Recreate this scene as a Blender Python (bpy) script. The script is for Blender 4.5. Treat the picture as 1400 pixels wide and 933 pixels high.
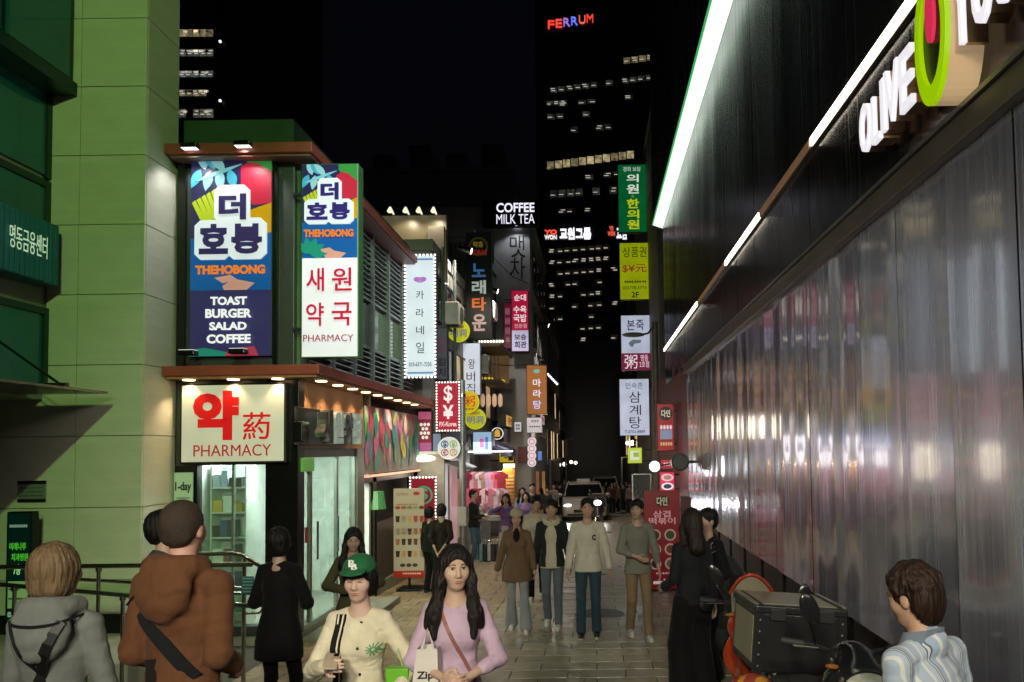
import bpy, bmesh, math, random
import numpy as np
from mathutils import Matrix, Vector, Euler
for _o in list(bpy.data.objects): bpy.data.objects.remove(_o)
S = bpy.context.scene
COL = S.collection
R = math.radians
# ------------------------------------------------------------------ camera
PITCH, ROLL, CAMZ, LENS = 2.5, -0.8, 2.15, 26.0
CM = (Matrix.Rotation(R(90+PITCH), 3, 'X') @ Matrix.Rotation(R(ROLL), 3, 'Z'))
_d = CM.transposed() @ Vector((0, 1, 0))
SX = -_d.x/_d.z*LENS/36 - (812-700)/1400
SY = -_d.y/_d.z*LENS/36 + (615-466.5)/1400
_c = bpy.data.cameras.new('camera'); CAM = bpy.data.objects.new('camera', _c); COL.objects.link(CAM)
_c.lens = LENS; _c.sensor_width = 36; _c.shift_x = SX; _c.shift_y = SY; _c.clip_start = .05; _c.clip_end = 800
CAM.matrix_world = Matrix.Translation((0, 0, CAMZ)) @ CM.to_4x4()
S.camera = CAM
def P(px, py, Y):
    "world point seen at photo pixel (px, py) at street depth Y"
    d = CM @ Vector((((px-700)/1400+SX)*36/LENS, (-(py-466.5)/1400+SY)*36/LENS, -1))
    t = Y/d.y
    return Vector((d.x*t, Y, CAMZ+d.z*t))
def gz(y): return -0.024*y          # the street falls gently away
# ------------------------------------------------------------------ night sky, moon, exposure
W = bpy.data.worlds.new('World'); S.world = W; W.use_nodes = True
nt = W.node_tree; nt.nodes.clear()
sky = nt.nodes.new('ShaderNodeTexSky'); sky.sky_type = 'NISHITA'; sky.sun_disc = False
sky.sun_elevation = R(-4.0); sky.sun_rotation = R(200)
bg = nt.nodes.new('ShaderNodeBackground'); bg.inputs[1].default_value = 0.05
out = nt.nodes.new('ShaderNodeOutputWorld')
bg2 = nt.nodes.new('ShaderNodeBackground'); bg2.inputs[0].default_value = (.30, .36, .9, 1); bg2.inputs[1].default_value = .0013
addw = nt.nodes.new('ShaderNodeAddShader')
nt.links.new(sky.outputs[0], bg.inputs[0]); nt.links.new(bg.outputs[0], addw.inputs[0]); nt.links.new(bg2.outputs[0], addw.inputs[1])
nt.links.new(addw.outputs[0], out.inputs[0])
_l = bpy.data.lights.new('moon', 'SUN'); _l.energy = .02; _l.angle = R(10); _l.color = (1, .96, .9)
MOON = bpy.data.objects.new('moon', _l); COL.objects.link(MOON); MOON.rotation_euler = (R(35), R(25), 0)
S.view_settings.view_transform = 'Standard'; S.view_settings.look = 'None'; S.view_settings.gamma = 1
S.view_settings.exposure = 0.3; S.view_settings.use_curve_mapping = False
S.cycles.use_denoising = True; S.cycles.max_bounces = 6; S.cycles.diffuse_bounces = 3; S.cycles.glossy_bounces = 4
S.cycles.transmission_bounces = 5; S.cycles.transparent_max_bounces = 8
S.cycles.sample_clamp_indirect = 4; S.cycles.caustics_reflective = False; S.cycles.caustics_refractive = False
rnd = random.Random(7)
# ------------------------------------------------------------------ materials (all procedural)
MC = {}
def srgb(r, g, b):
    f = lambda c: (c/255/12.92) if c/255 <= .04045 else ((c/255+.055)/1.055)**2.4
    return (f(r), f(g), f(b))
def hexc(h): return srgb(int(h[0:2], 16), int(h[2:4], 16), int(h[4:6], 16))
def _c3(c): return hexc(c) if isinstance(c, str) else tuple(c)
def pbr(c, rough=.6, metal=0, var=.12, scale=6, bump=0, stretch=(1, 1, 1), bscale=None, alpha=1, coat=0, spec=.5, sheen=0, em=None, ems=0):
    key = ('p', c, rough, metal, var, scale, bump, stretch, bscale, alpha, coat, spec, sheen, em, ems)
    if key in MC: return MC[key]
    m = bpy.data.materials.new('surface'); m.use_nodes = True; t = m.node_tree; N = t.nodes; L = t.links
    b = N['Principled BSDF']; c = _c3(c)
    b.inputs['Base Color'].default_value = (*c, 1); b.inputs['Roughness'].default_value = rough
    b.inputs['Metallic'].default_value = metal; b.inputs['Specular IOR Level'].default_value = spec
    b.inputs['Coat Weight'].default_value = coat; b.inputs['Alpha'].default_value = alpha
    b.inputs['Sheen Weight'].default_value = sheen
    if em: b.inputs['Emission Color'].default_value = (*_c3(em), 1); b.inputs['Emission Strength'].default_value = ems
    if var or bump:
        tc = N.new('ShaderNodeTexCoord'); mp = N.new('ShaderNodeMapping'); mp.inputs['Scale'].default_value = stretch
        L.new(tc.outputs['Object'], mp.inputs['Vector'])
        nz = N.new('ShaderNodeTexNoise'); nz.inputs['Scale'].default_value = scale; nz.inputs['Detail'].default_value = 5
        L.new(mp.outputs[0], nz.inputs['Vector'])
        if var:
            mx = N.new('ShaderNodeMixRGB'); mx.inputs[1].default_value = (*[max(0, v*(1-var)) for v in c], 1)
            mx.inputs[2].default_value = (*[min(1, v*(1+var)) for v in c], 1)
            rp = N.new('ShaderNodeValToRGB'); rp.color_ramp.elements[0].position = .3; rp.color_ramp.elements[1].position = .7
            L.new(nz.outputs[0], rp.inputs[0]); L.new(rp.outputs[0], mx.inputs[0]); L.new(mx.outputs[0], b.inputs['Base Color'])
            rr = N.new('ShaderNodeMapRange'); rr.inputs[3].default_value = max(.02, rough*(1-var)); rr.inputs[4].default_value = min(1, rough*(1+var))
            L.new(nz.outputs[0], rr.inputs[0]); L.new(rr.outputs[0], b.inputs['Roughness'])
        if bump:
            n2 = N.new('ShaderNodeTexNoise'); n2.inputs['Scale'].default_value = bscale or scale*4; n2.inputs['Detail'].default_value = 4
            L.new(mp.outputs[0], n2.inputs['Vector'])
            bp = N.new('ShaderNodeBump'); bp.inputs['Strength'].default_value = bump; bp.inputs['Distance'].default_value = .02
            L.new(n2.outputs[0], bp.inputs['Height']); L.new(bp.outputs[0], b.inputs['Normal'])
    MC[key] = m
    return m
def em(c, s=1., var=.1):
    "a lit surface: lightbox face, tube, lamp glass"
    key = ('e', c, s, var)
    if key in MC: return MC[key]
    m = bpy.data.materials.new('lit'); m.use_nodes = True; t = m.node_tree; N = t.nodes; L = t.links
    b = N['Principled BSDF']; c3 = _c3(c)
    b.inputs['Base Color'].default_value = (*[v*.5 for v in c3], 1); b.inputs['Roughness'].default_value = .35
    b.inputs['Emission Color'].default_value = (*c3, 1); b.inputs['Emission Strength'].default_value = s
    if var:
        tc = N.new('ShaderNodeTexCoord'); nz = N.new('ShaderNodeTexNoise'); nz.inputs['Scale'].default_value = 1.7; nz.inputs['Detail'].default_value = 2
        L.new(tc.outputs['Object'], nz.inputs['Vector'])
        mr = N.new('ShaderNodeMapRange'); mr.inputs[1].default_value = .3; mr.inputs[2].default_value = .7
        mr.inputs[3].default_value = s*(1-var*1.6); mr.inputs[4].default_value = s*(1+var)
        L.new(nz.outputs[0], mr.inputs[0]); L.new(mr.outputs[0], b.inputs['Emission Strength'])
    MC[key] = m
    return m
def glass(c=(.8, .9, .88), rough=.02, mixf=.12, alpha=.12, blend=.35):
    "thin window glass: mostly see-through with a reflection"
    key = ('g', c, rough, alpha, blend)
    if key in MC: return MC[key]
    m = bpy.data.materials.new('glass'); m.use_nodes = True; t = m.node_tree; N = t.nodes; L = t.links
    N.clear(); o = N.new('ShaderNodeOutputMaterial'); tr = N.new('ShaderNodeBsdfTransparent'); gl = N.new('ShaderNodeBsdfGlossy')
    tr.inputs[0].default_value = (*c, 1); gl.inputs['Roughness'].default_value = rough; gl.inputs[0].default_value = (.9, .95, .95, 1)
    df = N.new('ShaderNodeBsdfDiffuse'); df.inputs[0].default_value = (*c, 1)
    lw = N.new('ShaderNodeLayerWeight'); lw.inputs[0].default_value = .5
    m1 = N.new('ShaderNodeMixShader'); m1.inputs[0].default_value = alpha
    m2 = N.new('ShaderNodeMixShader')
    L.new(tr.outputs[0], m1.inputs[1]); L.new(df.outputs[0], m1.inputs[2])
    pw = N.new('ShaderNodeMath'); pw.operation = 'POWER'; pw.inputs[1].default_value = 3.5; L.new(lw.outputs['Facing'], pw.inputs[0])
    pk = N.new('ShaderNodeMath'); pk.operation = 'MULTIPLY_ADD'; pk.inputs[1].default_value = .55; pk.inputs[2].default_value = .03; L.new(pw.outputs[0], pk.inputs[0])
    L.new(pk.outputs[0], m2.inputs[0]); L.new(m1.outputs[0], m2.inputs[1]); L.new(gl.outputs[0], m2.inputs[2]); L.new(m2.outputs[0], o.inputs[0])
    MC[key] = m
    return m
# ------------------------------------------------------------------ mesh building
OFF = {}
class MB:
    def __init__(s): s.v = []; s.f = []
    def add(s, v, f):
        n = len(s.v); s.v += [tuple(p) for p in v]; s.f += [tuple(i+n for i in q) for q in f]; return s
    def box(s, x0, x1, y0, y1, z0, z1, bv=0):
        if x1 < x0: x0, x1 = x1, x0
        if y1 < y0: y0, y1 = y1, y0
        if z1 < z0: z0, z1 = z1, z0
        if bv <= 0:
            v = [(x, y, z) for z in (z0, z1) for y in (y0, y1) for x in (x0, x1)]
            return s.add(v, [(0, 2, 3, 1), (4, 5, 7, 6), (0, 1, 5, 4), (2, 6, 7, 3), (0, 4, 6, 2), (1, 3, 7, 5)])
        bm = bmesh.new(); bmesh.ops.create_cube(bm, size=1)
        for q in bm.verts: q.co = Vector(((x0+x1)/2+q.co.x*(x1-x0), (y0+y1)/2+q.co.y*(y1-y0), (z0+z1)/2+q.co.z*(z1-z0)))
        bmesh.ops.bevel(bm, geom=bm.edges[:], offset=min(bv, .45*min(x1-x0, y1-y0, z1-z0)), segments=2, affect='EDGES', profile=.5)
        bm.verts.index_update(); s.add([q.co for q in bm.verts], [[q.index for q in f.verts] for f in bm.faces]); bm.free()
        return s
    def tube(s, pts, r, n=8, cap=True):
        pts = [Vector(p) for p in pts]; rs = r if isinstance(r, (list, tuple)) else [r]*len(pts)
        base = len(s.v); up = Vector((.13, .29, 1)); prev = None
        for i, p in enumerate(pts):
            t = (pts[min(i+1, len(pts)-1)]-pts[max(i-1, 0)])
            t = t.normalized() if t.length > 1e-9 else Vector((0, 0, 1))
            a = (prev - t*prev.dot(t)) if prev else t.cross(up)
            if a.length < 1e-5: a = t.cross(Vector((1, 0, 0)))
            a.normalize(); prev = a; b = t.cross(a)
            for k in range(n):
                th = 2*math.pi*k/n; s.v.append(tuple(p+(a*math.cos(th)+b*math.sin(th))*rs[i]))
        for i in range(len(pts)-1):
            for k in range(n):
                s.f.append((base+i*n+k, base+i*n+(k+1) % n, base+(i+1)*n+(k+1) % n, base+(i+1)*n+k))
        if cap:
            s.f.append(tuple(base+k for k in range(n))[::-1]); s.f.append(tuple(base+(len(pts)-1)*n+k for k in range(n)))
        return s
    def disc(s, c, r, y0, y1, n=28, rz=None):
        "round plate facing -Y"
        rz = rz or r; base = len(s.v)
        for y in (y0, y1):
            for k in range(n): s.v.append((c[0]+r*math.cos(2*math.pi*k/n), y, c[1]+rz*math.sin(2*math.pi*k/n)))
        s.f.append(tuple(base+k for k in range(n))); s.f.append(tuple(base+n+k for k in range(n))[::-1])
        for k in range(n): s.f.append((base+(k+1) % n, base+k, base+n+k, base+n+(k+1) % n))
        return s
    def ring(s, c, r0, r1, y0, y1, n=32, a=1., b=1.):
        base = len(s.v)
        for y in (y0, y1):
            for r in (r0, r1):
                for k in range(n): s.v.append((c[0]+a*r*math.cos(2*math.pi*k/n), y, c[1]+b*r*math.sin(2*math.pi*k/n)))
        for k in range(n):
            j = (k+1) % n; A = base; B = base+n; C = base+2*n; D = base+3*n
            s.f += [(A+k, A+j, B+j, B+k), (C+k, D+k, D+j, C+j), (A+k, C+k, C+j, A+j), (B+k, B+j, D+j, D+k)]
        return s
    def poly(s, pts, y0, y1):
        "flat outline in x,z extruded from y0 to y1"
        n = len(pts); base = len(s.v)
        for y in (y0, y1):
            for p in pts: s.v.append((p[0], y, p[1]))
        s.f.append(tuple(base+k for k in range(n))); s.f.append(tuple(base+n+k for k in range(n))[::-1])
        for k in range(n): s.f.append((base+(k+1) % n, base+k, base+n+k, base+n+(k+1) % n))
        return s
    def ell(s, c, r, nu=16, nv=10, M=None):
        base = len(s.v)
        for i in range(nv+1):
            th = math.pi*i/nv
            for k in range(nu):
                ph = 2*math.pi*k/nu
                p = Vector((r[0]*math.sin(th)*math.cos(ph), r[1]*math.sin(th)*math.sin(ph), r[2]*math.cos(th)))
                if M: p = M @ p
                s.v.append((c[0]+p.x, c[1]+p.y, c[2]+p.z))
        for i in range(nv):
            for k in range(nu):
                s.f.append((base+i*nu+k, base+(i+1)*nu+k, base+(i+1)*nu+(k+1) % nu, base+i*nu+(k+1) % nu))
        return s
    def loft(s, rings, cap=True):
        base = len(s.v); n = len(rings[0])
        for r in rings: s.v += [tuple(p) for p in r]
        for i in range(len(rings)-1):
            for k in range(n): s.f.append((base+i*n+k, base+i*n+(k+1) % n, base+(i+1)*n+(k+1) % n, base+(i+1)*n+k))
        if cap: s.f.append(tuple(base+k for k in range(n))[::-1]); s.f.append(tuple(base+(len(rings)-1)*n+k for k in range(n)))
        return s
    def mesh(s, off=(0, 0, 0), smooth=False):
        me = bpy.data.meshes.new('mesh'); o = Vector(off)
        me.from_pydata([Vector(p)-o for p in s.v], [], s.f); me.validate(); me.update()
        if smooth: shade(me)
        return me
def shade(me, ang=40):
    me.polygons.foreach_set('use_smooth', [True]*len(me.polygons))
    try: me.set_sharp_from_angle(angle=R(ang))
    except Exception: pass
def thing(name, label, cat, loc=(0, 0, 0), rz=0, group=None, kind=None):
    o = bpy.data.objects.new(name, None); COL.objects.link(o); o.location = loc; o.rotation_euler = (0, 0, rz); o.empty_display_size = .1
    if label: o['label'] = label
    if cat: o['category'] = cat
    if group: o['group'] = group
    if kind: o['kind'] = kind
    OFF[o.name] = Vector(loc)
    return o
def part(name, mb, mat, parent=None, smooth=False, local=False, label=None, kind=None):
    "one mesh object; mb in world metres (local=True: in its thing's own frame)"
    off = (0, 0, 0) if (local or parent is None) else OFF[parent.name]
    me = mb.mesh(off, smooth) if isinstance(mb, MB) else mb
    o = bpy.data.objects.new(name, me); COL.objects.link(o)
    if mat is not None:
        me.materials.clear(); me.materials.append(mat)
    if parent is not None: o.parent = parent
    OFF[o.name] = Vector(off)
    if label: o['label'] = label
    if kind: o['kind'] = kind
    return o
def tag(o, label, cat=None, group=None, kind=None):
    if label: o['label'] = label
    if cat: o['category'] = cat
    if group: o['group'] = group
    if kind: o['kind'] = kind
    return o
def piece(name, me, mat, loc, parent, rot=None):
    "copy of a shared mesh set down at a world place"
    o = bpy.data.objects.new(name, me); COL.objects.link(o); o.parent = parent
    o.location = Vector(loc)-OFF[parent.name]
    if rot: o.rotation_euler = rot
    if mat is not None:
        if not me.materials: me.materials.append(mat)
        elif me.materials[0] != mat: o.material_slots[0].link = 'OBJECT'; o.material_slots[0].material = mat
    OFF[o.name] = Vector(loc)
    return o
def copy_tree(o, parent=None):
    c = o.copy(); COL.objects.link(c); c.parent = parent
    for ch in list(o.children): copy_tree(ch, c)
    return c
def lamp(name, kind, loc, energy, color, parent=None, aim=None, size=.2, angle=60, blend=.6):
    l = bpy.data.lights.new(name, kind); l.energy = energy; l.color = color
    if kind == 'AREA': l.shape = 'DISK'; l.size = size
    elif kind == 'SPOT': l.spot_size = R(angle); l.spot_blend = blend; l.shadow_soft_size = size
    else: l.shadow_soft_size = size
    o = bpy.data.objects.new(name, l); COL.objects.link(o)
    o.location = Vector(loc)-(OFF[parent.name] if parent else Vector())
    if parent: o.parent = parent
    if aim is not None: o.rotation_euler = (Vector(aim)-Vector(loc)).to_track_quat('-Z', 'Y').to_euler()
    return o
# ------------------------------------------------------------------ lettering and signs
TS = bpy.data.scenes.new("lettering_scratch")
TC = bpy.data.curves.new('t', 'FONT'); TC.size = 1; TC.resolution_u = 3; TC.align_x = 'CENTER'; TC.space_line = .95
TO = bpy.data.objects.new('t', TC); TS.collection.objects.link(TO); TD = {}
def text_mesh(s, bold, shear):
    if (s, bold, shear) in TD: return TD[(s, bold, shear)]
    TC.body = s; TC.offset = bold; TC.shear = shear
    with bpy.context.temp_override(scene=TS, view_layer=TS.view_layers[0]):
        me = bpy.data.meshes.new_from_object(TO.evaluated_get(bpy.context.evaluated_depsgraph_get()))
    n = len(me.vertices); co = np.empty(n*3); me.vertices.foreach_get('co', co); fs = [tuple(p.vertices) for p in me.polygons]
    bpy.data.meshes.remove(me); TD[(s, bold, shear)] = (co.reshape(-1, 3), fs); return TD[(s, bold, shear)]
def text_mb(s, x0, x1, z0, z1, y, dep=.006, bold=.02, fit=True, shear=0, facing='-Y'):
    "lettering filling a box on the plane y, facing -Y"
    co, fs = text_mesh(s, bold, shear); n = len(co)
    mb = MB()
    if n == 0: return mb
    mn = co.min(0); mx = co.max(0); sc_ = [(x1-x0)/max(mx[0]-mn[0], 1e-6), (z1-z0)/max(mx[1]-mn[1], 1e-6)]
    if not fit: k = min(sc_); sc_ = [k, k]
    cx = (x0+x1)/2; cz = (z0+z1)/2
    X = cx+(co[:, 0]-(mn[0]+mx[0])/2)*sc_[0]; Z = cz+(co[:, 1]-(mn[1]+mx[1])/2)*sc_[1]
    mb.add([(X[i], y-dep, Z[i]) for i in range(n)], fs)
    from collections import Counter
    if dep > .001:
        ed = Counter()
        for f in fs:
            for a, b in zip(f, f[1:]+f[:1]): ed[(a, b)] += 1
        mb.v += [(X[i], y, Z[i]) for i in range(n)]
        for (a, b) in ed:
            if (b, a) not in ed: mb.f.append((b, a, a+n, b+n))
    return mb
def rect(px0, py0, px1, py1, Y):
    a = P(px0, (py0+py1)/2, Y).x; b = P(px1, (py0+py1)/2, Y).x
    t = P((px0+px1)/2, py0, Y).z; u = P((px0+px1)/2, py1, Y).z
    return a, b, u, t
def sign(name, label, px, Y, face, s, texts=(), shapes=(), frame='202226', thick=.14, edge=.02, group=None, wall=None, bulbs=None, cat='sign', lit=True, framelit=0, rc=None):
    "box sign facing down the street; texts = (string, u0,v0,u1,v1, colour, strength, bold); v runs downwards"
    x0, x1, z0, z1 = rc or rect(*px, Y)
    root = thing(name, label, cat, ((x0+x1)/2, Y, z0), group=group)
    part('cabinet', MB().box(x0, x1, Y, Y+thick, z0, z1, .006), em(frame, framelit) if framelit else pbr(frame, .45, .3), root)
    fm = em(face, s) if lit else pbr(face, .5, 0, .06)
    fo = part('face', MB().box(x0+edge, x1-edge, Y-.006, Y+.004, z0+edge, z1-edge), fm, root)
    U = lambda u: x0+edge+u*(x1-x0-2*edge)
    V = lambda v: z1-edge-v*(z1-z0-2*edge)
    k = 0
    for sh in shapes:
        mb = MB(); k += 1; yy = Y-.0065-.0012*k
        if sh[0] == 'r': mb.box(U(sh[1]), U(sh[3]), yy, Y-.005, V(sh[4]), V(sh[2]))
        elif sh[0] == 'c': mb.disc((U(sh[1]), V(sh[2])), sh[3]*(x1-x0), yy, Y-.005, rz=(sh[6] if len(sh) > 6 else sh[3])*(x1-x0))
        elif sh[0] == 'o': mb.ring((U(sh[1]), V(sh[2])), sh[3]*.8*(x1-x0), sh[3]*(x1-x0), yy, Y-.005)
        elif sh[0] == 'p': mb.poly([(U(a), V(b)) for a, b in sh[1]][::-1], yy, Y-.005)
        col, st = sh[-2:] if sh[0] != 'c' else sh[4:6]
        part('print', mb, em(col, st, .05) if lit else pbr(col, .5, 0, .05), root)
    for tx in texts:
        k += 1
        mb = text_mb(tx[0], U(tx[1]), U(tx[3]), V(tx[4]), V(tx[2]), Y-.0065-.0012*k, .004, tx[7] if len(tx) > 7 else .02)
        st = tx[6] if len(tx) > 6 else s
        part('lettering', mb, em(tx[5], st, 0) if st > 0 else pbr(tx[5], .5, 0, 0), root)
    if bulbs:
        me = MB().ell((0, 0, 0), (bulbs, bulbs, bulbs), 8, 6).mesh(smooth=True)
        nx = max(2, round((x1-x0)/(bulbs*3.2))); nz = max(2, round((z1-z0)/(bulbs*3.2)))
        spots = [(x0+(x1-x0)*i/nx, zz) for i in range(nx+1) for zz in (z0, z1)]+[(xx, z0+(z1-z0)*i/nz) for i in range(1, nz) for xx in (x0, x1)]
        for (a, b) in spots: piece('bulb', me, em('fff6f0', 1.6, 0), (a, Y-.01, b), root)
    if wall is not None:
        for q in (.15, .85):
            zz = z0+(z1-z0)*q
            part('bracket', MB().box(min(x0, wall) if wall < x0 else x1-.01, x0+.01 if wall < x0 else wall, Y+.04, Y+.08, zz-.02, zz+.02), pbr('30333a', .5, .6), root)
    return root
# ================================================================== THE SETTING
def PX(px, py, X):
    "world point seen at a photo pixel on the plane x = X"
    d = CM @ Vector((((px-700)/1400+SX)*36/LENS, (-(py-466.5)/1400+SY)*36/LENS, -1))
    t = X/d.x
    return Vector((X, d.y*t, CAMZ+d.z*t))
def paver_mat(c, rough, var=.3):
    m = bpy.data.materials.new('paving'); m.use_nodes = True; t = m.node_tree; N = t.nodes; L = t.links; b = N['Principled BSDF']
    oi = N.new('ShaderNodeObjectInfo'); tc = N.new('ShaderNodeTexCoord'); nz = N.new('ShaderNodeTexNoise'); nz.inputs['Scale'].default_value = 9; nz.inputs['Detail'].default_value = 8
    geo = N.new('ShaderNodeNewGeometry'); L.new(geo.outputs['Position'], nz.inputs['Vector'])
    n2 = N.new('ShaderNodeTexNoise'); n2.inputs['Scale'].default_value = 1.1; n2.inputs['Detail'].default_value = 4; L.new(geo.outputs['Position'], n2.inputs['Vector'])
    a = N.new('ShaderNodeMath'); a.operation = 'MULTIPLY_ADD'; a.inputs[1].default_value = var; a.inputs[2].default_value = 1-var/2; L.new(oi.outputs['Random'], a.inputs[0])
    m1 = N.new('ShaderNodeMapRange'); m1.inputs[1].default_value = .3; m1.inputs[2].default_value = .7; m1.inputs[3].default_value = .72; m1.inputs[4].default_value = 1.2; L.new(nz.outputs[0], m1.inputs[0])
    m2 = N.new('ShaderNodeMapRange'); m2.inputs[1].default_value = .3; m2.inputs[2].default_value = .7; m2.inputs[3].default_value = .7; m2.inputs[4].default_value = 1.15; L.new(n2.outputs[0], m2.inputs[0])
    p = N.new('ShaderNodeMath'); p.operation = 'MULTIPLY'; L.new(a.outputs[0], p.inputs[0]); L.new(m1.outputs[0], p.inputs[1])
    q = N.new('ShaderNodeMath'); q.operation = 'MULTIPLY'; L.new(p.outputs[0], q.inputs[0]); L.new(m2.outputs[0], q.inputs[1])
    v = N.new('ShaderNodeVectorMath'); v.operation = 'SCALE'; v.inputs[0].default_value = c; L.new(q.outputs[0], v.inputs['Scale']); L.new(v.outputs[0], b.inputs['Base Color'])
    r = N.new('ShaderNodeMapRange'); r.inputs[1].default_value = .3; r.inputs[2].default_value = .7; r.inputs[3].default_value = rough*.65; r.inputs[4].default_value = rough*1.4; L.new(n2.outputs[0], r.inputs[0]); L.new(r.outputs[0], b.inputs['Roughness'])
    bp = N.new('ShaderNodeBump'); bp.inputs['Strength'].default_value = .35; bp.inputs['Distance'].default_value = .01; L.new(nz.outputs[0], bp.inputs['Height']); L.new(bp.outputs[0], b.inputs['Normal'])
    return m
M_ROAD = paver_mat((.33, .30, .215), .36); M_WALK = paver_mat((.34, .275, .18), .5); M_GROUT = pbr((.085, .08, .07), .8, 0, .3, 3, .3)
street = part('street', MB().add([(-60, -25, gz(-25)), (60, -25, gz(-25)), (60, 260, gz(260)), (-60, 260, gz(260))], [(0, 1, 2, 3)]), M_GROUT)
tag(street, 'stone paved pedestrian street falling away between shops', kind='structure'); OFF[street.name] = Vector()
SL = math.atan(.024)
def paver_mesh(lx, ly): return MB().box(-lx/2, lx/2, -ly/2, ly/2, -.02, .014, .004).mesh()
pm_a = paver_mesh(.588, .288); pm_b = paver_mesh(.438, .288)
cnt = 0; far = MB(); farw = MB()
for zone, (xa, xb, w, me, mt) in enumerate(((-1.5, 2.1, .6, pm_a, M_ROAD), (-3.75, -1.5, .45, pm_b, M_WALK))):
    row = 0; y = 5.4
    while y < 34:
        x = xa+(w/2 if row % 2 == 0 else w)
        if row % 2: (far if zone == 0 else farw).box(xa+.003, xa+w/2-.006, y-.144, y+.144, gz(y)-.02, gz(y)+.014); (far if zone == 0 else farw).box(xb-w/2+.006, xb-.003, y-.144, y+.144, gz(y)-.02, gz(y)+.014)
        while x < xb-.05:
            show = y < (14.6 if zone == 0 else 12.2) and not (zone == 1 and x < -3.1 and y > 8.6)
            z = gz(y)+rnd.uniform(-.003, .003)
            if show and cnt < 300:
                o = piece('paving_stone', me, mt, (x, y, z), street, (-SL+rnd.uniform(-.004, .004), rnd.uniform(-.004, .004), 0)); cnt += 1
            else:
                (far if zone == 0 else farw).box(x-w/2+.006, x+w/2-.006, y-.144, y+.144, z-.02, z+.014)
            x += w
        row += 1; y += .3
part('paving_further_on', far, M_ROAD, street, kind='stuff'); part('side_paving', farw, M_WALK, street, kind='stuff')
# right-hand brick edge beside the hoarding
mb = MB()
for i in range(100):
    for j in range(2):
        x = 2.11+j*.3; y = 5.4+i*.3; mb.box(x, x+.29, y, y+.29, gz(y)-.02, gz(y)+.01)
part('edge_paving', mb, pbr('6a4a38', .6, 0, .3, 4, .2), street, kind='stuff')
part('manhole_cover', MB().loft([[(.05+.36*math.cos(a*.2618), 10.9+.36*math.sin(a*.2618), gz(10.9)+z_) for a in range(24)] for z_ in (-.01, .018)]), pbr('3a3833', .45, .8, .3, 30, .6), street)

# ------------------------------------------------------------------ bank building (left, washed in green light)
STONE = pbr((.50, .49, .42), .55, 0, .07, 2.2, .08, (1, 1, 5), 9)
DARKM = pbr('1c2422', .4, .5); TEAL = pbr((.012, .12, .14), .12, .3, .25, .6, 0, spec=.8); TEALF = pbr((.01, .035, .035), .35, .4)
BX0, BX1, BY = -6.4, -5.25, 8.6
bank = thing('bank_building', 'beige stone clad bank corner with teal windows washed in green light', 'building', (-7, 9, gz(8.6)))
part('wall_core', MB().box(-9.5, BX1-.03, BY+.03, 9.28, gz(9)-.1, 2.82).box(BX0-.02, BX1-.03, BY+.03, 9.28, 2.82, 14).box(-9.5, BX0-.02, 2, 9.28, 2.82, 14), pbr((.2, .2, .17), .8), bank)
zj = [-.1+.83*i for i in range(18)]
k = 0
for a, b in zip(zj, zj[1:]):
    xs = [BX1, -5.97, BX0] if a > 2.7 else [BX1, -6.03, -6.95, -7.9, -8.8, -9.5]
    if a > 2.7: xs = [BX1, -6.03, BX0]
    for xr, xl in zip(xs, xs[1:]):
        me = MB().box(xl+.004, xr-.004, BY, BY+.028, a+.004, b-.004, .003).mesh((xl, BY, a)); piece('stone_panel', me, STONE, (xl, BY+rnd.uniform(-.0015, .0015), a), bank)
    me = MB().box(BX1-.028, BX1, BY+.03, 9.28, a+.004, b-.004, .003).mesh((BX1, BY, a)); piece('stone_panel', me, STONE, (BX1+rnd.uniform(-.0015, .0015), BY, a), bank)
# teal glazing along the street side, set back beside the pier
for (za, zb) in ((2.95, 3.85), (4.55, 5.35), (5.42, 7.4)):
    for i in range(4):
        y1 = 8.57-i*1.15; y0 = y1-1.1
        part('window_pane', MB().box(BX0-.02, BX0+.01, y0+.04, y1-.04, za+.04, zb-.04), TEAL, bank)
        part('window_frame', MB().box(BX0-.01, BX0+.04, y1-.04, y1+.05, za, zb+.04).box(BX0-.01, BX0+.037, y0, y1, zb-.04, zb+.038), TEALF, bank)
# projecting bay above
zb0 = P(100, 103, 8.2).z; bx = P(103, 60, 8.57).x
part('bay', MB().box(BX0-.5, bx-.02, 2.5, 8.57, zb0, 13, .01), TEALF, bank)
for i in range(6):
    y1 = 8.5-i*1.0
    part('window_pane', MB().box(bx-.03, bx+.004, y1-.94, y1-.02, zb0+.12, 9), TEAL, bank)
part('bay_edge', MB().box(bx-.4, bx+.02, 2.5, 8.585, zb0-.05, zb0+.1), TEALF, bank)
# glass entrance canopy with tie rods
cz = P(147, 537, 8.3).z; cx = P(147, 537, 8.3).x
part('canopy', MB().box(BX0-.6, cx, 5.3, 8.3, cz-.012, cz+.012), pbr((.10, .10, .09), .25, .1), bank)
for yy in (6.0, 7.7): part('canopy_beam', MB().box(BX0-.6, cx-.05, yy, yy+.06, cz+.012, cz+.06), DARKM, bank)
for yy in (6.03, 7.73):
    part('tie_rod', MB().tube([(BX0, yy, cz+.62), (cx-.1, yy, cz+.03)], .014), pbr('3a4440', .3, .9), bank)
    part('rod_anchor', MB().ell((cx-.1, yy, cz+.03), (.03, .03, .03), 10, 6), DARKM, bank, True)
# ramp and step in front of it
STEP = pbr((.32, .31, .26), .6, 0, .12, 4, .15)
ramp = part('podium', MB().box(-9.5, -4.6, 7.35, 8.62, gz(9)-.1, .12, .01).box(-9.5, -4.9, 7.0, 7.36, gz(9)-.1, -.02, .01), STEP); tag(ramp, 'low stone step along the bank front', kind='structure')
part('base_strip', MB().box(-9.5, BX1-.05, BY-.012, BY, .12, .34), pbr('0c0d0e', .3), bank)
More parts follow.
